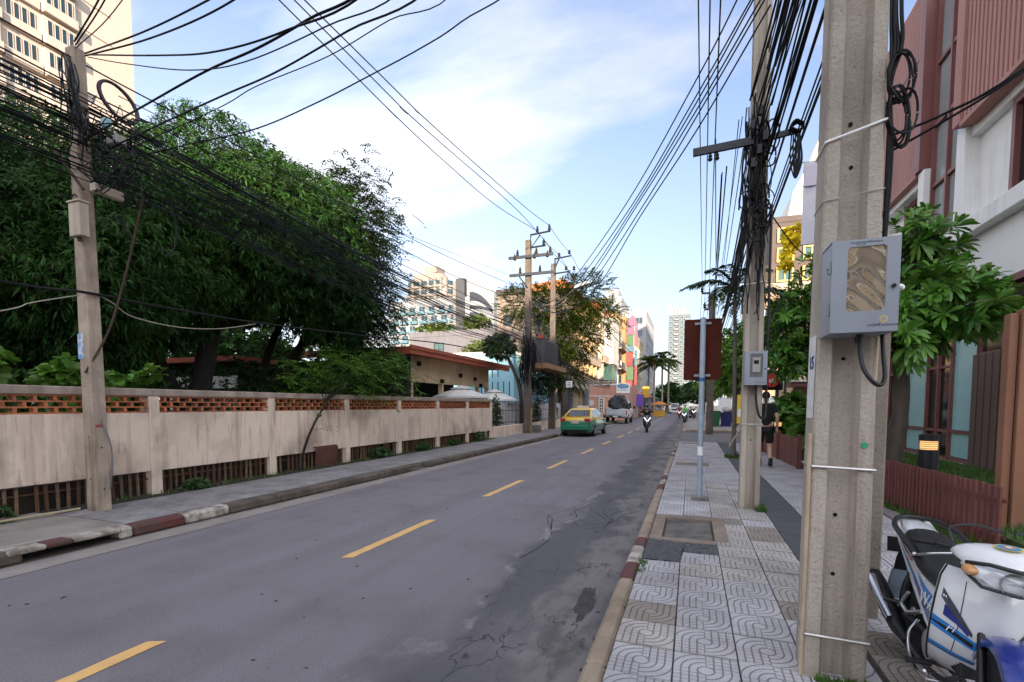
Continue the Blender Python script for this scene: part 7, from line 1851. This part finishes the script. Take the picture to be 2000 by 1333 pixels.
# ------------------------------------------------------------------ people
def skin(name, J, E_, m, parent, sub=2, root=None):
    me = bpy.data.meshes.new(name); names = list(J)
    me.from_pydata([J[k][:3] for k in names], [], []) if False else me.from_pydata([J[k][:3] for k in names], [(names.index(a), names.index(b)) for a, b in E_], [])
    o = bpy.data.objects.new(name, me); COL.objects.link(o)
    md = o.modifiers.new('s', 'SKIN'); md.use_smooth_shade = True
    for i, k in enumerate(names):
        rr_ = J[k][3] if len(J[k]) == 4 else None
        me.skin_vertices[0].data[i].radius = (J[k][3], J[k][3] if len(J[k]) == 4 else J[k][4])
        me.skin_vertices[0].data[i].use_root = (k == (root or names[0]))
    o.modifiers.new('u', 'SUBSURF').levels = sub
    dg = bpy.context.evaluated_depsgraph_get()
    nm = bpy.data.meshes.new_from_object(o.evaluated_get(dg))
    bpy.data.objects.remove(o)
    nm.materials.clear(); nm.materials.append(m)
    nm.polygons.foreach_set('material_index', [0] * len(nm.polygons))
    nm.shade_smooth()
    o = bpy.data.objects.new(name, nm); COL.objects.link(o)
    if parent is not None: o.parent = parent
    return o
skin_m = mat('skin', (0.46, 0.27, 0.19), (0.42, 0.245, 0.17), rough=.55, sc=6)
black_c = mat('black_cloth', (0.005, 0.005, 0.0065), (0.008, 0.008, 0.010), rough=.9, sc=6, bump=.4)
hair_m = mat('dark_hair', (0.006, 0.005, 0.004), rough=.7, sc=20, bump=.5)
def hand(parent, w_, d, side, m=None):
    """palm and five bent fingers; w_ wrist point, d direction of the fingers, side = thumb side vector"""
    d = nrm(d); sd = nrm(side); nn = np.cross(d, sd); mb = MB()
    mb.tube([w_, np.array(w_) + d * .04, np.array(w_) + d * .09], [.022, .036, .034], 8)
    for k, (o_, l) in enumerate(((.030, .068), (.011, .078), (-.009, .073), (-.028, .058))):
        b = np.array(w_) + d * .085 + sd * o_
        mb.tube([b, b + d * l * .5 + nn * .008, b + d * l * .85 + nn * .03], [.0095, .0088, .007], 6)
    b = np.array(w_) + d * .03 + sd * .03
    mb.tube([b, b + d * .03 + sd * .022, b + d * .065 + sd * .024 + nn * .012], [.011, .010, .008], 6)
    return mb.build('hand', m or skin_m, parent, smooth=60)
pw = thing('person', 'person in black shirt and shorts walking away beyond second pole', 'person', (0, 0, 0))
J = dict(pelvis=(0, 0, .95, .125, .095), waist=(0, .01, 1.10, .125, .09), chest=(0, .02, 1.32, .155, .10), neck0=(0, .01, 1.47, .07, .065), neck=(0, .02, 1.53, .052, .052), head=(0, .04, 1.63, .075, .09), top=(0, .04, 1.72, .07, .08),
         sl=(-.17, .01, 1.43, .055, .055), el=(-.23, -.05, 1.17, .042, .042), wl=(-.22, .08, .95, .03, .03), sr=(.17, .01, 1.43, .055, .055), er=(.24, -.08, 1.17, .042, .042), wr=(.24, -.02, .94, .03, .03),
         hl=(-.09, 0, .90, .085, .085), kl=(-.10, .14, .50, .06, .06), cl=(-.10, .10, .34, .056, .056), al=(-.10, .02, .09, .035, .035), hr=(.09, 0, .90, .085, .085), kr=(.10, .02, .48, .06, .06), cr=(.10, -.08, .33, .056, .056), ar=(.10, -.20, .13, .035, .035))
E_ = [('pelvis', 'waist'), ('waist', 'chest'), ('chest', 'neck0'), ('neck0', 'neck'), ('neck', 'head'), ('head', 'top'), ('chest', 'sl'), ('sl', 'el'), ('el', 'wl'), ('chest', 'sr'), ('sr', 'er'), ('er', 'wr'), ('pelvis', 'hl'), ('hl', 'kl'), ('kl', 'cl'), ('cl', 'al'), ('pelvis', 'hr'), ('hr', 'kr'), ('kr', 'cr'), ('cr', 'ar')]
skin('body', J, E_, skin_m, pw)
def grow(J, ks, k, dr=.02): return {a: tuple(list(J[a][:3]) + [q + dr for q in J[a][3:]]) for a in ks}
JS = grow(J, ('pelvis', 'waist', 'chest', 'neck0', 'sl', 'sr'), 0, .016); JS['pelvis'] = (0, 0, .90, .15, .115); JS['bl'] = (-.22, -.035, 1.24, .062, .062); JS['br'] = (.225, -.055, 1.24, .062, .062)
skin('shirt', JS, [('pelvis', 'waist'), ('waist', 'chest'), ('chest', 'neck0'), ('chest', 'sl'), ('sl', 'bl'), ('chest', 'sr'), ('sr', 'br')], black_c, pw)
JP = dict(pelvis=(0, 0, .96, .14, .11), hl=(-.09, .0, .88, .105, .105), kl=(-.10, .13, .54, .095, .095), hr=(.09, 0, .88, .105, .105), kr=(.10, .02, .52, .095, .095))
skin('shorts', JP, [('pelvis', 'hl'), ('hl', 'kl'), ('pelvis', 'hr'), ('hr', 'kr')], black_c, pw)
MB().ball((0, .03, 1.68), (.088, .105, .10), 14, 10).build('hair', hair_m, pw, smooth=60)
for s, y, z in ((-1, .06, .05), (1, -.20, .08)):
    MB().ball((s * .10, y, z), (.05, .14, .055), 12, 8).build('shoe', black_c, pw, smooth=60); MB().cyl((s * .10, y - .04, z + .02), (s * .10, y - .02, z + .14), .045, .042, 12).build('sock', black_c, pw, smooth=60)
hand(pw, (-.22, .08, .94), (0, .15, -1), (0, 1, 0)); hand(pw, (.24, -.02, .93), (0, .1, -1), (0, 1, 0))
pw.location = (1.72, 13.45, .147); pw.scale = (1.04, 1.04, 1.04)

def bike(label, body, x, y, rz, rider=None, s=1.0, kind='scooter', z=0.0, group=None, rider_label=None, helmet=None, lean=0):
    """small road scooter facing -Y"""
    t = thing('motor_scooter', label, 'motor scooter', (0, 0, 0), group)
    for yy, r_ in ((-.62, .27), (.60, .27)):
        wh = MB().lathe([(r_ * .62, -.045), (r_ * .95, -.045), (r_, 0), (r_ * .95, .045), (r_ * .62, .045)], (0, yy, r_), 18, axis='x').build('wheel', tyre_m, t, smooth=40)
        MB().lathe([(r_ * .62, -.03), (r_ * .62, .03), (.03, .04)], (0, yy, r_), 12, axis='x').build('rim', rim_m, wh)
    MB().loft([[(a * w_, yy + b_, z_) for a, b_ in ((-1, .06), (-.7, -.03), (0, -.07), (.7, -.03), (1, .06), (.8, .12), (-.8, .12))] for w_, yy, z_ in ((.08, -.58, .42), (.19, -.50, .60), (.24, -.42, .80), (.20, -.38, .98), (.10, -.34, 1.06))]).build('front_fairing', body, t, smooth=50)
    MB().loft([[(-.10, yy, z0_), (.10, yy, z0_), (w_, yy, z1_ - .08), (w_ * .7, yy, z1_), (-w_ * .7, yy, z1_), (-w_, yy, z1_ - .08)] for yy, w_, z0_, z1_ in ((-.38, .15, .28, .45), (-.05, .16, .26, .42), (.05, .18, .28, .70), (.5, .17, .38, .76), (.85, .08, .62, .80))]).build('frame_body', body, t, smooth=50)
    MB().loft([[(-w_, yy, z_), (w_, yy, z_), (w_ * .8, yy, z_ + .09), (-w_ * .8, yy, z_ + .09)] for yy, w_, z_ in ((.02, .10, .70), (.3, .14, .73), (.8, .12, .80))]).build('seat', black_c, t, smooth=50)
    MB().tube([(-.33, -.24, 1.02), (-.15, -.34, 1.04), (.15, -.34, 1.04), (.33, -.24, 1.02)], .018, 6).build('handlebar', black_p, t)
    for s_ in (-1, 1):
        MB().prism([(s_ * .03, -.60, .66), (s_ * .20, -.47, .90), (s_ * .17, -.47, .93), (s_ * .02, -.595, .72)], (0, -.012, 0)).build('headlight', mat('headlight_white', (0.85, 0.87, 0.9), rough=.1, coat=1, emit=((.9, .95, 1), .35)), t)
        MB().tube([(s_ * .26, -.28, 1.04), (s_ * .32, -.26, 1.22)], .008, 5).build('mirror_stem', black_p, t); MB().ball((s_ * .34, -.25, 1.26), (.06, .015, .04), 8, 5).build('mirror', black_p, t)
    MB().tube([(0, -.60, .40), (0, -.62, .27)], [.05, .09], 6).build('front_fender', body, t)
    MB().tube([(-.13, .2, .25), (-.15, .95, .42)], [.03, .055], 8).build('muffler', chrome, t)
    t.location = (x, y, z); t.rotation_euler = (0, R(lean), R(rz))
    if rider:
        p = thing('person', rider_label, 'person', (0, 0, 0))
        shirt, trouser = rider
        J = dict(pelvis=(0, .18, .90, .13, .11), waist=(0, .16, 1.05, .13, .10), chest=(0, .10, 1.27, .16, .11), neck0=(0, .06, 1.42, .07, .07), neck=(0, .05, 1.48, .055, .055), head=(0, .03, 1.58, .08, .095), top=(0, .03, 1.66, .07, .08), sl=(-.18, .08, 1.37, .06, .06), el=(-.30, -.04, 1.15, .045, .045), wl=(-.30, -.20, 1.04, .032, .032), sr=(.18, .08, 1.37, .06, .06), er=(.30, -.04, 1.15, .045, .045), wr=(.30, -.20, 1.04, .032, .032),
                 hl=(-.10, .14, .86, .09, .09), kl=(-.18, -.26, .80, .07, .07), al=(-.16, -.16, .38, .042, .042), fl=(-.16, -.30, .33, .04, .035), hr=(.10, .14, .86, .09, .09), kr=(.18, -.26, .80, .07, .07), ar=(.16, -.16, .38, .042, .042), fr=(.16, -.30, .33, .04, .035))
        ed = [('pelvis', 'waist'), ('waist', 'chest'), ('chest', 'neck0'), ('neck0', 'neck'), ('neck', 'head'), ('head', 'top'), ('chest', 'sl'), ('sl', 'el'), ('el', 'wl'), ('chest', 'sr'), ('sr', 'er'), ('er', 'wr'), ('pelvis', 'hl'), ('hl', 'kl'), ('kl', 'al'), ('al', 'fl'), ('pelvis', 'hr'), ('hr', 'kr'), ('kr', 'ar'), ('ar', 'fr')]
        skin('body', J, ed, skin_m, p, 1)
        JS = grow(J, ('pelvis', 'waist', 'chest', 'neck0', 'sl', 'sr', 'el', 'er'), 0, .016)
        skin('jacket', JS, [('pelvis', 'waist'), ('waist', 'chest'), ('chest', 'neck0'), ('chest', 'sl'), ('sl', 'el'), ('chest', 'sr'), ('sr', 'er')], shirt, p, 1)
        JP = grow(J, ('pelvis', 'hl', 'kl', 'al', 'hr', 'kr', 'ar'), 0, .016)
        skin('trousers', JP, [('pelvis', 'hl'), ('hl', 'kl'), ('kl', 'al'), ('pelvis', 'hr'), ('hr', 'kr'), ('kr', 'ar')], trouser, p, 1)
        hm = MB().ball((0, .04, 1.64), (.125, .145, .13), 14, 10).build('helmet', helmet, p, smooth=60)
        MB().lathe([(.126, 0), (.13, .04), (.12, .075)], (0, .0, 1.60), 14).build('visor', car_glass, hm)
        for s_ in (-1, 1): hand(p, (s_ * .30, -.20, 1.04), (0, -1, -.1), (-s_, 0, 0))
        p.location = t.location; p.rotation_euler = t.rotation_euler
    return t
navy = mat('navy_paint', (0.006, 0.008, 0.022), rough=.3, coat=.8); dgreen = mat('dark_green_paint', (0.015, 0.05, 0.03), rough=.3, coat=.6)
bike('dark navy scooter with white V lamp riding towards camera', navy, -2.55, 31.2, 8, (black_c, black_c), z=0, rider_label='person in dark jacket and navy helmet riding the scooter', helmet=mat('helmet_navy', (0.03, 0.035, 0.09), rough=.25, coat=.8))
bike('dark scooter parked at right kerb past the driveway', dgreen, -.55, 50, -6, (mat('vest_green', (0.10, 0.52, 0.10), rough=.8), black_c), rider_label='person in bright green vest on scooter at right kerb', helmet=mat('helmet_white', (0.7, 0.7, 0.7), rough=.3, coat=.6))
bike('red scooter riding nearer the centre line far ahead', mat('bike_red', (0.35, 0.02, 0.03), rough=.3, coat=.6), -1.4, 66, 0, (mat('shirt_red', (0.30, 0.03, 0.04), rough=.8), black_c), rider_label='person in red shirt on the far red scooter', helmet=mat('helmet_dark', (0.03, 0.03, 0.03), rough=.3))
for k, (x, y) in enumerate([(.1, 60), (.2, 63), (.1, 67), (.25, 71), (-7.0, 86), (-7.1, 89), (-6.9, 92)]):
    bike(['first parked scooter on right verge past green vest rider', 'second parked scooter on right verge, red', 'third parked scooter on right verge, dark', 'last parked scooter on right verge, red', 'nearest scooter parked by the left market', 'middle scooter parked by the left market', 'farthest scooter parked by the left market'][k], (navy, MATS['bike_red'], dgreen)[k % 3] if k < 4 else (MATS['bike_red'], MATS['lantern_yellow'], navy)[k % 3], x, y, 20 if x > 0 else -30, z=.14 if x > 0 else 0)

# ------------------------------------------------------------------ parked motorbike in the right foreground (faces -Y, seen from its right side)
mbk = thing('motorbike', 'white and blue underbone motorbike parked beside near concrete pole', 'motorbike', (0, 0, 0))
w_p = mat('bike_white', (0.72, 0.73, 0.74), (0.68, 0.69, 0.70), rough=.3, coat=.8, sc=1); b_p = mat('bike_blue', (0.006, 0.022, 0.22), (0.006, 0.02, 0.18), rough=.3, coat=.8); bl2 = mat('decal_blue', (0.02, 0.22, 0.62), rough=.35); g_p = mat('decal_grey', (0.06, 0.065, 0.085), rough=.4); lb = mat('decal_light_blue', (0.12, 0.45, 0.75), rough=.35)
eng = mat('engine_grey', (0.06, 0.06, 0.063), (0.03, 0.03, 0.032), rough=.5, metal=.5, sc=14); blk = mat('bike_black', (0.005, 0.005, 0.006), (0.008, 0.008, 0.009), rough=.45); vinyl = mat('seat_vinyl', (0.006, 0.006, 0.007), (0.009, 0.009, 0.010), rough=.5, sc=30, bump=.3)
alu = mat('aluminium', (0.55, 0.55, 0.55), (0.45, 0.45, 0.45), rough=.35, metal=.8, sc=10)
ST = R(-8)
def steer(p):
    x, y, z = p; y0 = -.36; c, s = math.cos(ST), math.sin(ST)
    return (x * c - (y - y0) * s, y0 + x * s + (y - y0) * c, z)
def road_wheel(yy, fn=None, rad=.285):
    mb = MB()
    prof = [(rad - .06, -.032), (rad - .025, -.045), (rad - .006, -.032), (rad, 0), (rad - .006, .032), (rad - .025, .045), (rad - .06, .032)]
    mb.lathe(prof, (0, yy, rad), 36, axis='x')
    if fn: xf(mb, fn)
    wv = mb.build('wheel', tyre_m, mbk, smooth=40)
    mb = MB().lathe([(rad - .058, -.024), (rad - .075, -.024), (rad - .08, 0), (rad - .075, .024), (rad - .058, .024)], (0, yy, rad), 36, axis='x', cap=False)
    if fn: xf(mb, fn)
    mb.build('rim', alu, wv, smooth=40)
    mb = MB()
    for k in range(30):
        a = 2 * math.pi * k / 30; sx = .03 if k % 2 else -.03; a2 = a + (.5 if k % 4 < 2 else -.5)
        mb.cyl((sx, yy + .035 * math.cos(a2), rad + .035 * math.sin(a2)), (0, yy + (rad - .07) * math.cos(a), rad + (rad - .07) * math.sin(a)), .0025, n=4)
    mb.lathe([(.04, -.04), (.05, -.02), (.05, .02), (.04, .04)], (0, yy, rad), 14, axis='x')
    if fn: xf(mb, fn)
    mb.build('spokes', alu, wv)
    tr_ = MB()
    for k in range(44):
        a = 2 * math.pi * k / 44
        for sgn in (-1, 1): tr_.obox((sgn * .02, yy + (rad - .002) * math.cos(a), rad + (rad - .002) * math.sin(a)), (.03, .012, .010), (a, 0, .5 * sgn))
    if fn: xf(tr_, fn)
    tr_.build('tread', tyre_m, wv)
road_wheel(.60); road_wheel(-.61, steer)
def seat_ring(y, w_, z, h):
    return [(w_ * a, y, z + h * b) for a, b in ((-.80, -.9), (-1, -.45), (-.98, 0), (-.80, .38), (-.42, .55), (0, .58), (.42, .55), (.80, .38), (.98, 0), (1, -.45), (.80, -.9))]
MB().loft([seat_ring(*q) for q in ((-.16, .06, .665, .05), (-.10, .095, .685, .08), (.05, .118, .70, .10), (.20, .130, .712, .10), (.30, .136, .735, .10), (.36, .136, .765, .10), (.50, .130, .79, .10), (.66, .112, .81, .09), (.74, .08, .815, .06))]).build('seat', vinyl, mbk, smooth=60)
MB().loft([seat_ring(*q) for q in ((.34, .07, .803, .04), (.40, .092, .818, .06), (.52, .092, .835, .06), (.62, .07, .842, .045))]).build('pillion_pad', vinyl, mbk, smooth=60)
MB().tube(smooth_line([(-.145, .30, .755), (-.17, .48, .83), (-.165, .68, .87), (-.10, .84, .895), (0, .88, .90), (.10, .84, .895), (.165, .68, .87), (.17, .48, .83), (.145, .30, .755)], 6), .017, 8).build('grab_rail', blk, mbk, smooth=60)
# tail and side panels
def side(s, out, x, th=.02, x2=None):
    """outline in (y, z) becomes a plate at x on side s; x2 tapers towards the tail"""
    x2 = x if x2 is None else x2
    pts = [(s * (x + (x2 - x) * min(max((y + .15) / 1.0, 0), 1)), y, z) for y, z in out]
    return MB().prism(pts, (-s * th, 0, 0))
tail = [(-.17, .60), (-.02, .625), (.16, .645), (.32, .69), (.52, .745), (.72, .80), (.88, .855), (.94, .868), (.93, .835), (.80, .765), (.62, .675), (.44, .585), (.26, .50), (.08, .425), (-.06, .385), (-.17, .37), (-.21, .47)]
for s in (-1, 1):
    p_ = side(s, tail, .148, .03, .11).build('side_panel', w_p, mbk)
    dec = [(b_p, [(.66, .725), (.74, .765), (.50, .665), (.30, .575), (.10, .475), (-.08, .395), (-.17, .375), (-.195, .43), (-.05, .475), (.12, .545), (.34, .625)]),
           (bl2, [(-.195, .50), (-.17, .575), (-.02, .60), (.14, .62), (.28, .655), (.20, .60), (.05, .545), (-.08, .50)]),
           (g_p, [(.40, .700), (.56, .735), (.74, .79), (.80, .805), (.70, .765), (.55, .715)]),
           (lb, [(.30, .565), (.42, .625), (.60, .70), (.48, .66), (.34, .61)])]
    for k, (mm, o_) in enumerate(dec):
        side(s, o_, .1495 + .0004 * k, .001, .1115 + .0004 * k).build('decal', mm, p_)
text('decal_lettering', 'WAVE', .125, sgw, mbk, (-.1525, -.02, .553), (math.pi / 2, 0, -math.pi / 2 + .01), .0006, shear=.3)
text('decal_lettering', '110', .05, mat('decal_red', (0.5, 0.04, 0.03), rough=.4), mbk, (-.1375, .42, .705), (math.pi / 2, R(-14), -math.pi / 2 + .04), .0006, shear=.3)
MB().loft([[(a * w_, y, z + b * h) for a, b in ((-1, -1), (1, -1), (1, .6), (.6, 1), (-.6, 1), (-1, .6))] for y, w_, z, h in ((.62, .095, .80, .05), (.80, .085, .83, .045), (.93, .05, .85, .03))]).build('tail_cover', w_p, mbk, smooth=50)
MB().cbox(-.075, .075, .90, .965, .775, .835, .012).build('tail_lamp', red_l, mbk)
# rear mudguard and plate carrier
MB().loft([[(-w_, y, z), (w_, y, z), (w_, y + .012, z - .012), (-w_, y + .012, z - .012)] for w_, y, z in ((.05, .72, .74), (.06, .86, .70), (.065, .93, .58), (.065, .97, .46))]).build('rear_mudguard', blk, mbk)
MB().obox((-.01, 1.0, .66), (.20, .012, .11), (-.25, 0, 0)).build('plate_carrier', blk, mbk)
MB().loft([[(-.07, .955, .48), (.07, .955, .48), (.07, .99, .48), (-.07, .99, .48)], [(-.085, .95, .36), (.085, .95, .36), (.085, 1.0, .36), (-.085, 1.0, .36)], [(-.08, .955, .26), (.08, .955, .26), (.08, .99, .26), (-.08, .99, .26)]]).build('mud_flap', mat('mudflap_bluegrey', (0.16, 0.20, 0.25), rough=.5), mbk)
# leg shield: curved panels left and right of the steering head
rows = ((.845, -.385, .165), (.80, -.415, .195), (.70, -.435, .215), (.58, -.425, .222), (.46, -.38, .212), (.36, -.31, .19), (.27, -.20, .15), (.22, -.14, .12))
def shield(off):
    R_ = []
    for z, y, w_ in rows:
        R_.append([(u * w_, y + .17 * abs(u) ** 1.6 + off, z) for u in (-1, -.85, -.62, -.35, 0, .35, .62, .85, 1)])
    return R_
a_, b_ = shield(0), shield(.022)
MB().loft([r1 + r2[::-1] for r1, r2 in zip(a_, b_)]).build('leg_shield', w_p, mbk, smooth=55)
for s in (-1, 1):
    MB().tube([(s * w_ * 1.0, y + .172, z) for z, y, w_ in rows], .006, 6).build('shield_trim', blk, mbk)
    MB().tube([(s * w_ * .62, y + .17 * .62 ** 1.6 - .001, z) for z, y, w_ in rows[1:6]], .0022, 5).build('panel_gap', blk, mbk)
def on_shield(u, z):
    zs = [q[0] for q in rows][::-1]; i = np.interp(z, zs, np.arange(len(rows))[::-1]); k = int(min(i, len(rows) - 2)); f = i - k
    y = rows[k][1] * (1 - f) + rows[k + 1][1] * f; w_ = rows[k][2] * (1 - f) + rows[k + 1][2] * f
    p = np.array((u * w_, y + .17 * abs(u) ** 1.6, z)); nn = nrm((.55 * u, -1, 0))
    return p + nn * .003
def decal(uz, m, k=0):
    # fill polygon as a fan of small strips that follow the curve
    n = len(uz) // 2; top = uz[:n]; bot = uz[n:][::-1]; mb = MB(); A_ = []; B2 = []
    for s in np.linspace(0, n - 1, 10):
        i = int(min(s, n - 2)); f = s - i
        A_.append(on_shield(*(np.array(top[i]) * (1 - f) + np.array(top[i + 1]) * f))); B2.append(on_shield(*(np.array(bot[i]) * (1 - f) + np.array(bot[i + 1]) * f)))
    nn = nrm((-.4, -1, 0)) * (.0006 * k)
    mb.add([p + nn for p in A_] + [p + nn for p in B2], [(i, i + 1, i + 11, i + 10) for i in range(9)])
    return mb.build('decal', m, mbk, recalc=False)
for s in (-1, 1):
    q = lambda L_: [(s * u, z) for u, z in L_]
    decal(q([(.99, .585), (.7, .55), (.35, .50), (.1, .47), (.1, .43), (.35, .45), (.7, .485), (.99, .52)]), bl2, 1)
    decal(q([(.99, .555), (.7, .53), (.35, .485), (.35, .46), (.7, .505), (.99, .545)]), blk, 2)
    decal(q([(.92, .74), (.7, .66), (.4, .54), (.4, .52), (.7, .61), (.92, .69)]), g_p, 1)
    decal(q([(.85, .66), (.65, .60), (.45, .545), (.45, .52), (.65, .57), (.85, .60)]), b_p, 3)
    decal(q([(.99, .42), (.6, .39), (.2, .37), (.2, .345), (.6, .36), (.99, .385)]), bl2, 1)
    decal(q([(.99, .40), (.6, .375), (.2, .36), (.2, .35), (.6, .365), (.99, .39)]), g_p, 2)
p_ = on_shield(-.72, .535)
text('decal_lettering', 'FI', .055, sgw, mbk, tuple(p_ + nrm((-.5, -1, 0)) * .004), (math.pi / 2, 0, R(-38)), .0006, shear=.4)
MB().loft([[(-w_, y, z), (w_, y, z), (w_ * .9, y + .03, z), (-w_ * .9, y + .03, z)] for w_, y, z in ((.09, -.30, .82), (.13, -.24, .66), (.12, -.16, .48), (.09, -.05, .36))]).build('inner_shield', blk, mbk)
MB().tube([(0, -.34, .80), (0, -.18, .50), (0, .06, .40), (0, .30, .56)], .032, 8).build('frame_tube', blk, mbk, smooth=60)
MB().cbox(-.10, .10, -.16, .36, .42, .62, .03).build('under_seat_box', blk, mbk)
# engine
mb = MB(); mb.lathe([(.06, -.115), (.105, -.10), (.115, -.05), (.115, .05), (.105, .10), (.06, .115)], (0, .06, .285), 20, axis='x')
mb.build('engine', eng, mbk, smooth=40)
MB().lathe([(.05, -.13), (.085, -.122), (.09, -.11)], (0, .06, .285), 20, axis='x').build('clutch_cover', alu, mbk, smooth=40)
mb = MB()
for k in range(7): mb.cbox(-.075, .075, -.06 - .028 * k - .014, -.06 - .028 * k, .25, .37, .01)
mb.build('cylinder_fins', eng, mbk)
MB().tube(smooth_line([(-.03, -.22, .27), (-.09, -.12, .17), (-.12, .10, .155), (-.145, .30, .20)], 5), .016, 8).build('exhaust_pipe', eng, mbk, smooth=60)
mf = MB().tube([(-.15, .28, .20), (-.165, .40, .235), (-.175, .60, .30), (-.185, .86, .395), (-.188, .94, .425), (-.189, .96, .432)], [.025, .047, .056, .056, .048, .03], 14).build('muffler', blk, mbk, smooth=40)
MB().tube([(-.198, .44, .275), (-.212, .62, .338), (-.222, .86, .428)], [.028, .034, .030], 10).build('heat_shield', chrome, mf, smooth=60)
MB().lathe([(.026, 0), (.028, .02), (.018, .03)], (-.189, .955, .43), 12, axis='y').build('end_cap', chrome, mf)
sw_ = MB(); 
for s in (-1, 1): sw_.tube([(s * .07, .16, .30), (s * .075, .40, .30), (s * .075, .62, .285)], .020, 6)
sw_.build('swing_arm', blk, mbk)
for s in (-1, 1): MB().tube([(s * .105, .56, .31), (s * .115, .44, .60)], [.024, .024], 10).build('shock_absorber', eng, mbk, smooth=40)
# pillion peg bracket, foot rail, stand
pb = MB(); pb.tube([(-.14, .12, .46), (-.155, .30, .38), (-.16, .42, .40)], .014, 6); pb.tube([(-.15, .34, .50), (-.16, .42, .40)], .012, 6)
pb.build('peg_bracket', alu, mbk, smooth=60)
MB().tube([(-.16, .42, .40), (-.25, .44, .405)], .016, 8).build('pillion_peg', blk, mbk)
MB().tube(smooth_line([(-.13, .20, .38), (-.19, .14, .30), (-.20, .04, .20), (-.18, -.10, .155), (-.13, -.16, .17)], 6), .009, 8).build('guard_rail', chrome, mbk, smooth=60)
MB().tube([(-.24, -.02, .205), (-.12, -.02, .21)], .018, 8).build('foot_peg', blk, mbk); MB().tube([(.12, -.02, .21), (.24, -.02, .205)], .018, 8).build('foot_peg', blk, mbk)
MB().tube([(-.14, -.12, .20), (-.20, -.20, .22), (-.22, -.24, .25)], .008, 6).build('brake_pedal', chrome, mbk)
MB().tube([(.10, -.02, .18), (.22, -.06, .0)], .012, 6).build('side_stand', blk, mbk)
# steering: handle cover, headlight, bars, fork, fender
def sbuild(mb, name, m, parent=mbk, sm=50): return xf(mb, steer).build(name, m, parent, smooth=sm)
rg = []
for y, w_, z, h in ((-.60, .05, .915, .012), (-.57, .13, .93, .035), (-.50, .185, .955, .050), (-.42, .205, .968, .054), (-.34, .18, .965, .046), (-.28, .08, .96, .028)):
    rg.append([(w_ * math.copysign(abs(math.cos(a)) ** .8, math.cos(a)), y + .045 * abs(math.cos(a)) ** 2, z + (h * math.sin(a) if math.sin(a) > 0 else h * .9 * math.sin(a)) - .012 * abs(math.cos(a)) ** 2) for a in np.linspace(0, 2 * math.pi, 25)[:-1]])
hc = sbuild(MB().loft(rg), 'handle_cover', w_p)
rg = []
for y, w_, z, h in ((-.615, .06, .870, .022), (-.60, .125, .872, .044), (-.565, .165, .882, .056), (-.50, .180, .895, .056), (-.42, .16, .90, .045)):
    rg.append([(w_ * math.cos(a), y + .03 * abs(math.cos(a)) ** 2, z + h * math.sin(a) + .022 * abs(math.cos(a))) for a in np.linspace(0, 2 * math.pi, 25)[:-1]])
hl_ = sbuild(MB().loft(rg), 'headlight', lens)
sbuild(MB().lathe([(.03, .0), (.05, -.02), (.055, -.05)], (-.02, -.585, .885), 14, axis='y', cap=False), 'reflector', chrome, hl_)
sbuild(MB().tube([(-.165, -.50, .935), (-.10, -.585, .955), (0, -.615, .945), (.10, -.585, .955), (.165, -.50, .935)], .010, 6), 'headlight_trim', blk, hl_)
sbuild(MB().tube([(-.165, -.50, .885), (-.12, -.585, .845), (0, -.628, .835), (.12, -.585, .845), (.165, -.50, .885)], .008, 6), 'headlight_rim', blk, hl_)
amber = mat('amber_lens', (0.62, 0.25, 0.04), (0.55, 0.35, 0.2), rough=.2, coat=.8)
for s in (-1, 1): sbuild(MB().ball((s * .150, -.515, .905), (.035, .06, .028), 12, 8), 'indicator', amber, hl_)
em = [(mat('sticker_yellow', (0.62, 0.52, 0.12), rough=.4), .052, 0), (mat('sticker_blue', (0.05, 0.30, 0.60), rough=.4), .043, 1), (mat('sticker_orange', (0.72, 0.25, 0.08), rough=.4), .024, 2), (sgw, .012, 3)]
for mm, rr_, k in em:
    ds = []
    for a in np.linspace(0, 2 * math.pi, 25)[:-1]:
        x_, q = rr_ * math.cos(a), rr_ * math.sin(a)
        ds.append((-.01 + x_, -.455 + q * .92 - .0006 * k, 1.0185 + q * .10 + .0012 * k + .004))
    sbuild(MB().poly(ds), 'round_sticker', mm, hc, 0)
bar = MB(); bar.tube([(-.18, -.36, .97), (-.27, -.33, .975), (-.33, -.29, .967)], .011, 8); bar.tube([(.18, -.36, .97), (.27, -.33, .975), (.33, -.29, .967)], .011, 8)
sbuild(bar, 'handlebar', blk)
for s in (-1, 1):
    sbuild(MB().tube([(s * .255, -.335, .975), (s * .33, -.29, .967), (s * .345, -.28, .965)], [.017, .017, .014], 10), 'grip', blk)
    sbuild(MB().tube(smooth_line([(s * .20, -.40, .945), (s * .28, -.385, .925), (s * .32, -.34, .900), (s * .335, -.325, .895)], 5), .007, 8).ball((s * .338, -.322, .895), .012, 8, 6), 'brake_lever', chrome)
    sbuild(MB().tube(smooth_line([(s * .20, -.38, 1.0), (s * .21, -.36, 1.07), (s * .12, -.37, 1.10), (s * .02, -.40, 1.085)], 6), .007, 6), 'brake_hose', blk)
for s in (-1, 1): sbuild(MB().tube([(s * .055, -.39, .56), (s * .066, -.52, .37), (s * .068, -.61, .285)], [.016, .020, .022], 8), 'fork_leg', blk)
fr_ = []
for a in np.linspace(R(25), R(165), 14):
    cy, cz = -.61 + .325 * math.cos(a), .285 + .325 * math.sin(a)
    ny, nz = math.cos(a), math.sin(a)
    fr_.append([(x_, cy - ny * d, cz - nz * d) for x_, d in ((-.068, .055), (-.066, .015), (-.035, -.004), (0, -.010), (.035, -.004), (.066, .015), (.068, .055), (.05, .03), (0, .008), (-.05, .03))])
sbuild(MB().loft(fr_), 'front_fender', b_p)
mbk.location = (1.275, 3.03, .148); mbk.rotation_euler = (0, R(2.5), R(-3)); mbk.scale = (.88, .86, .88)
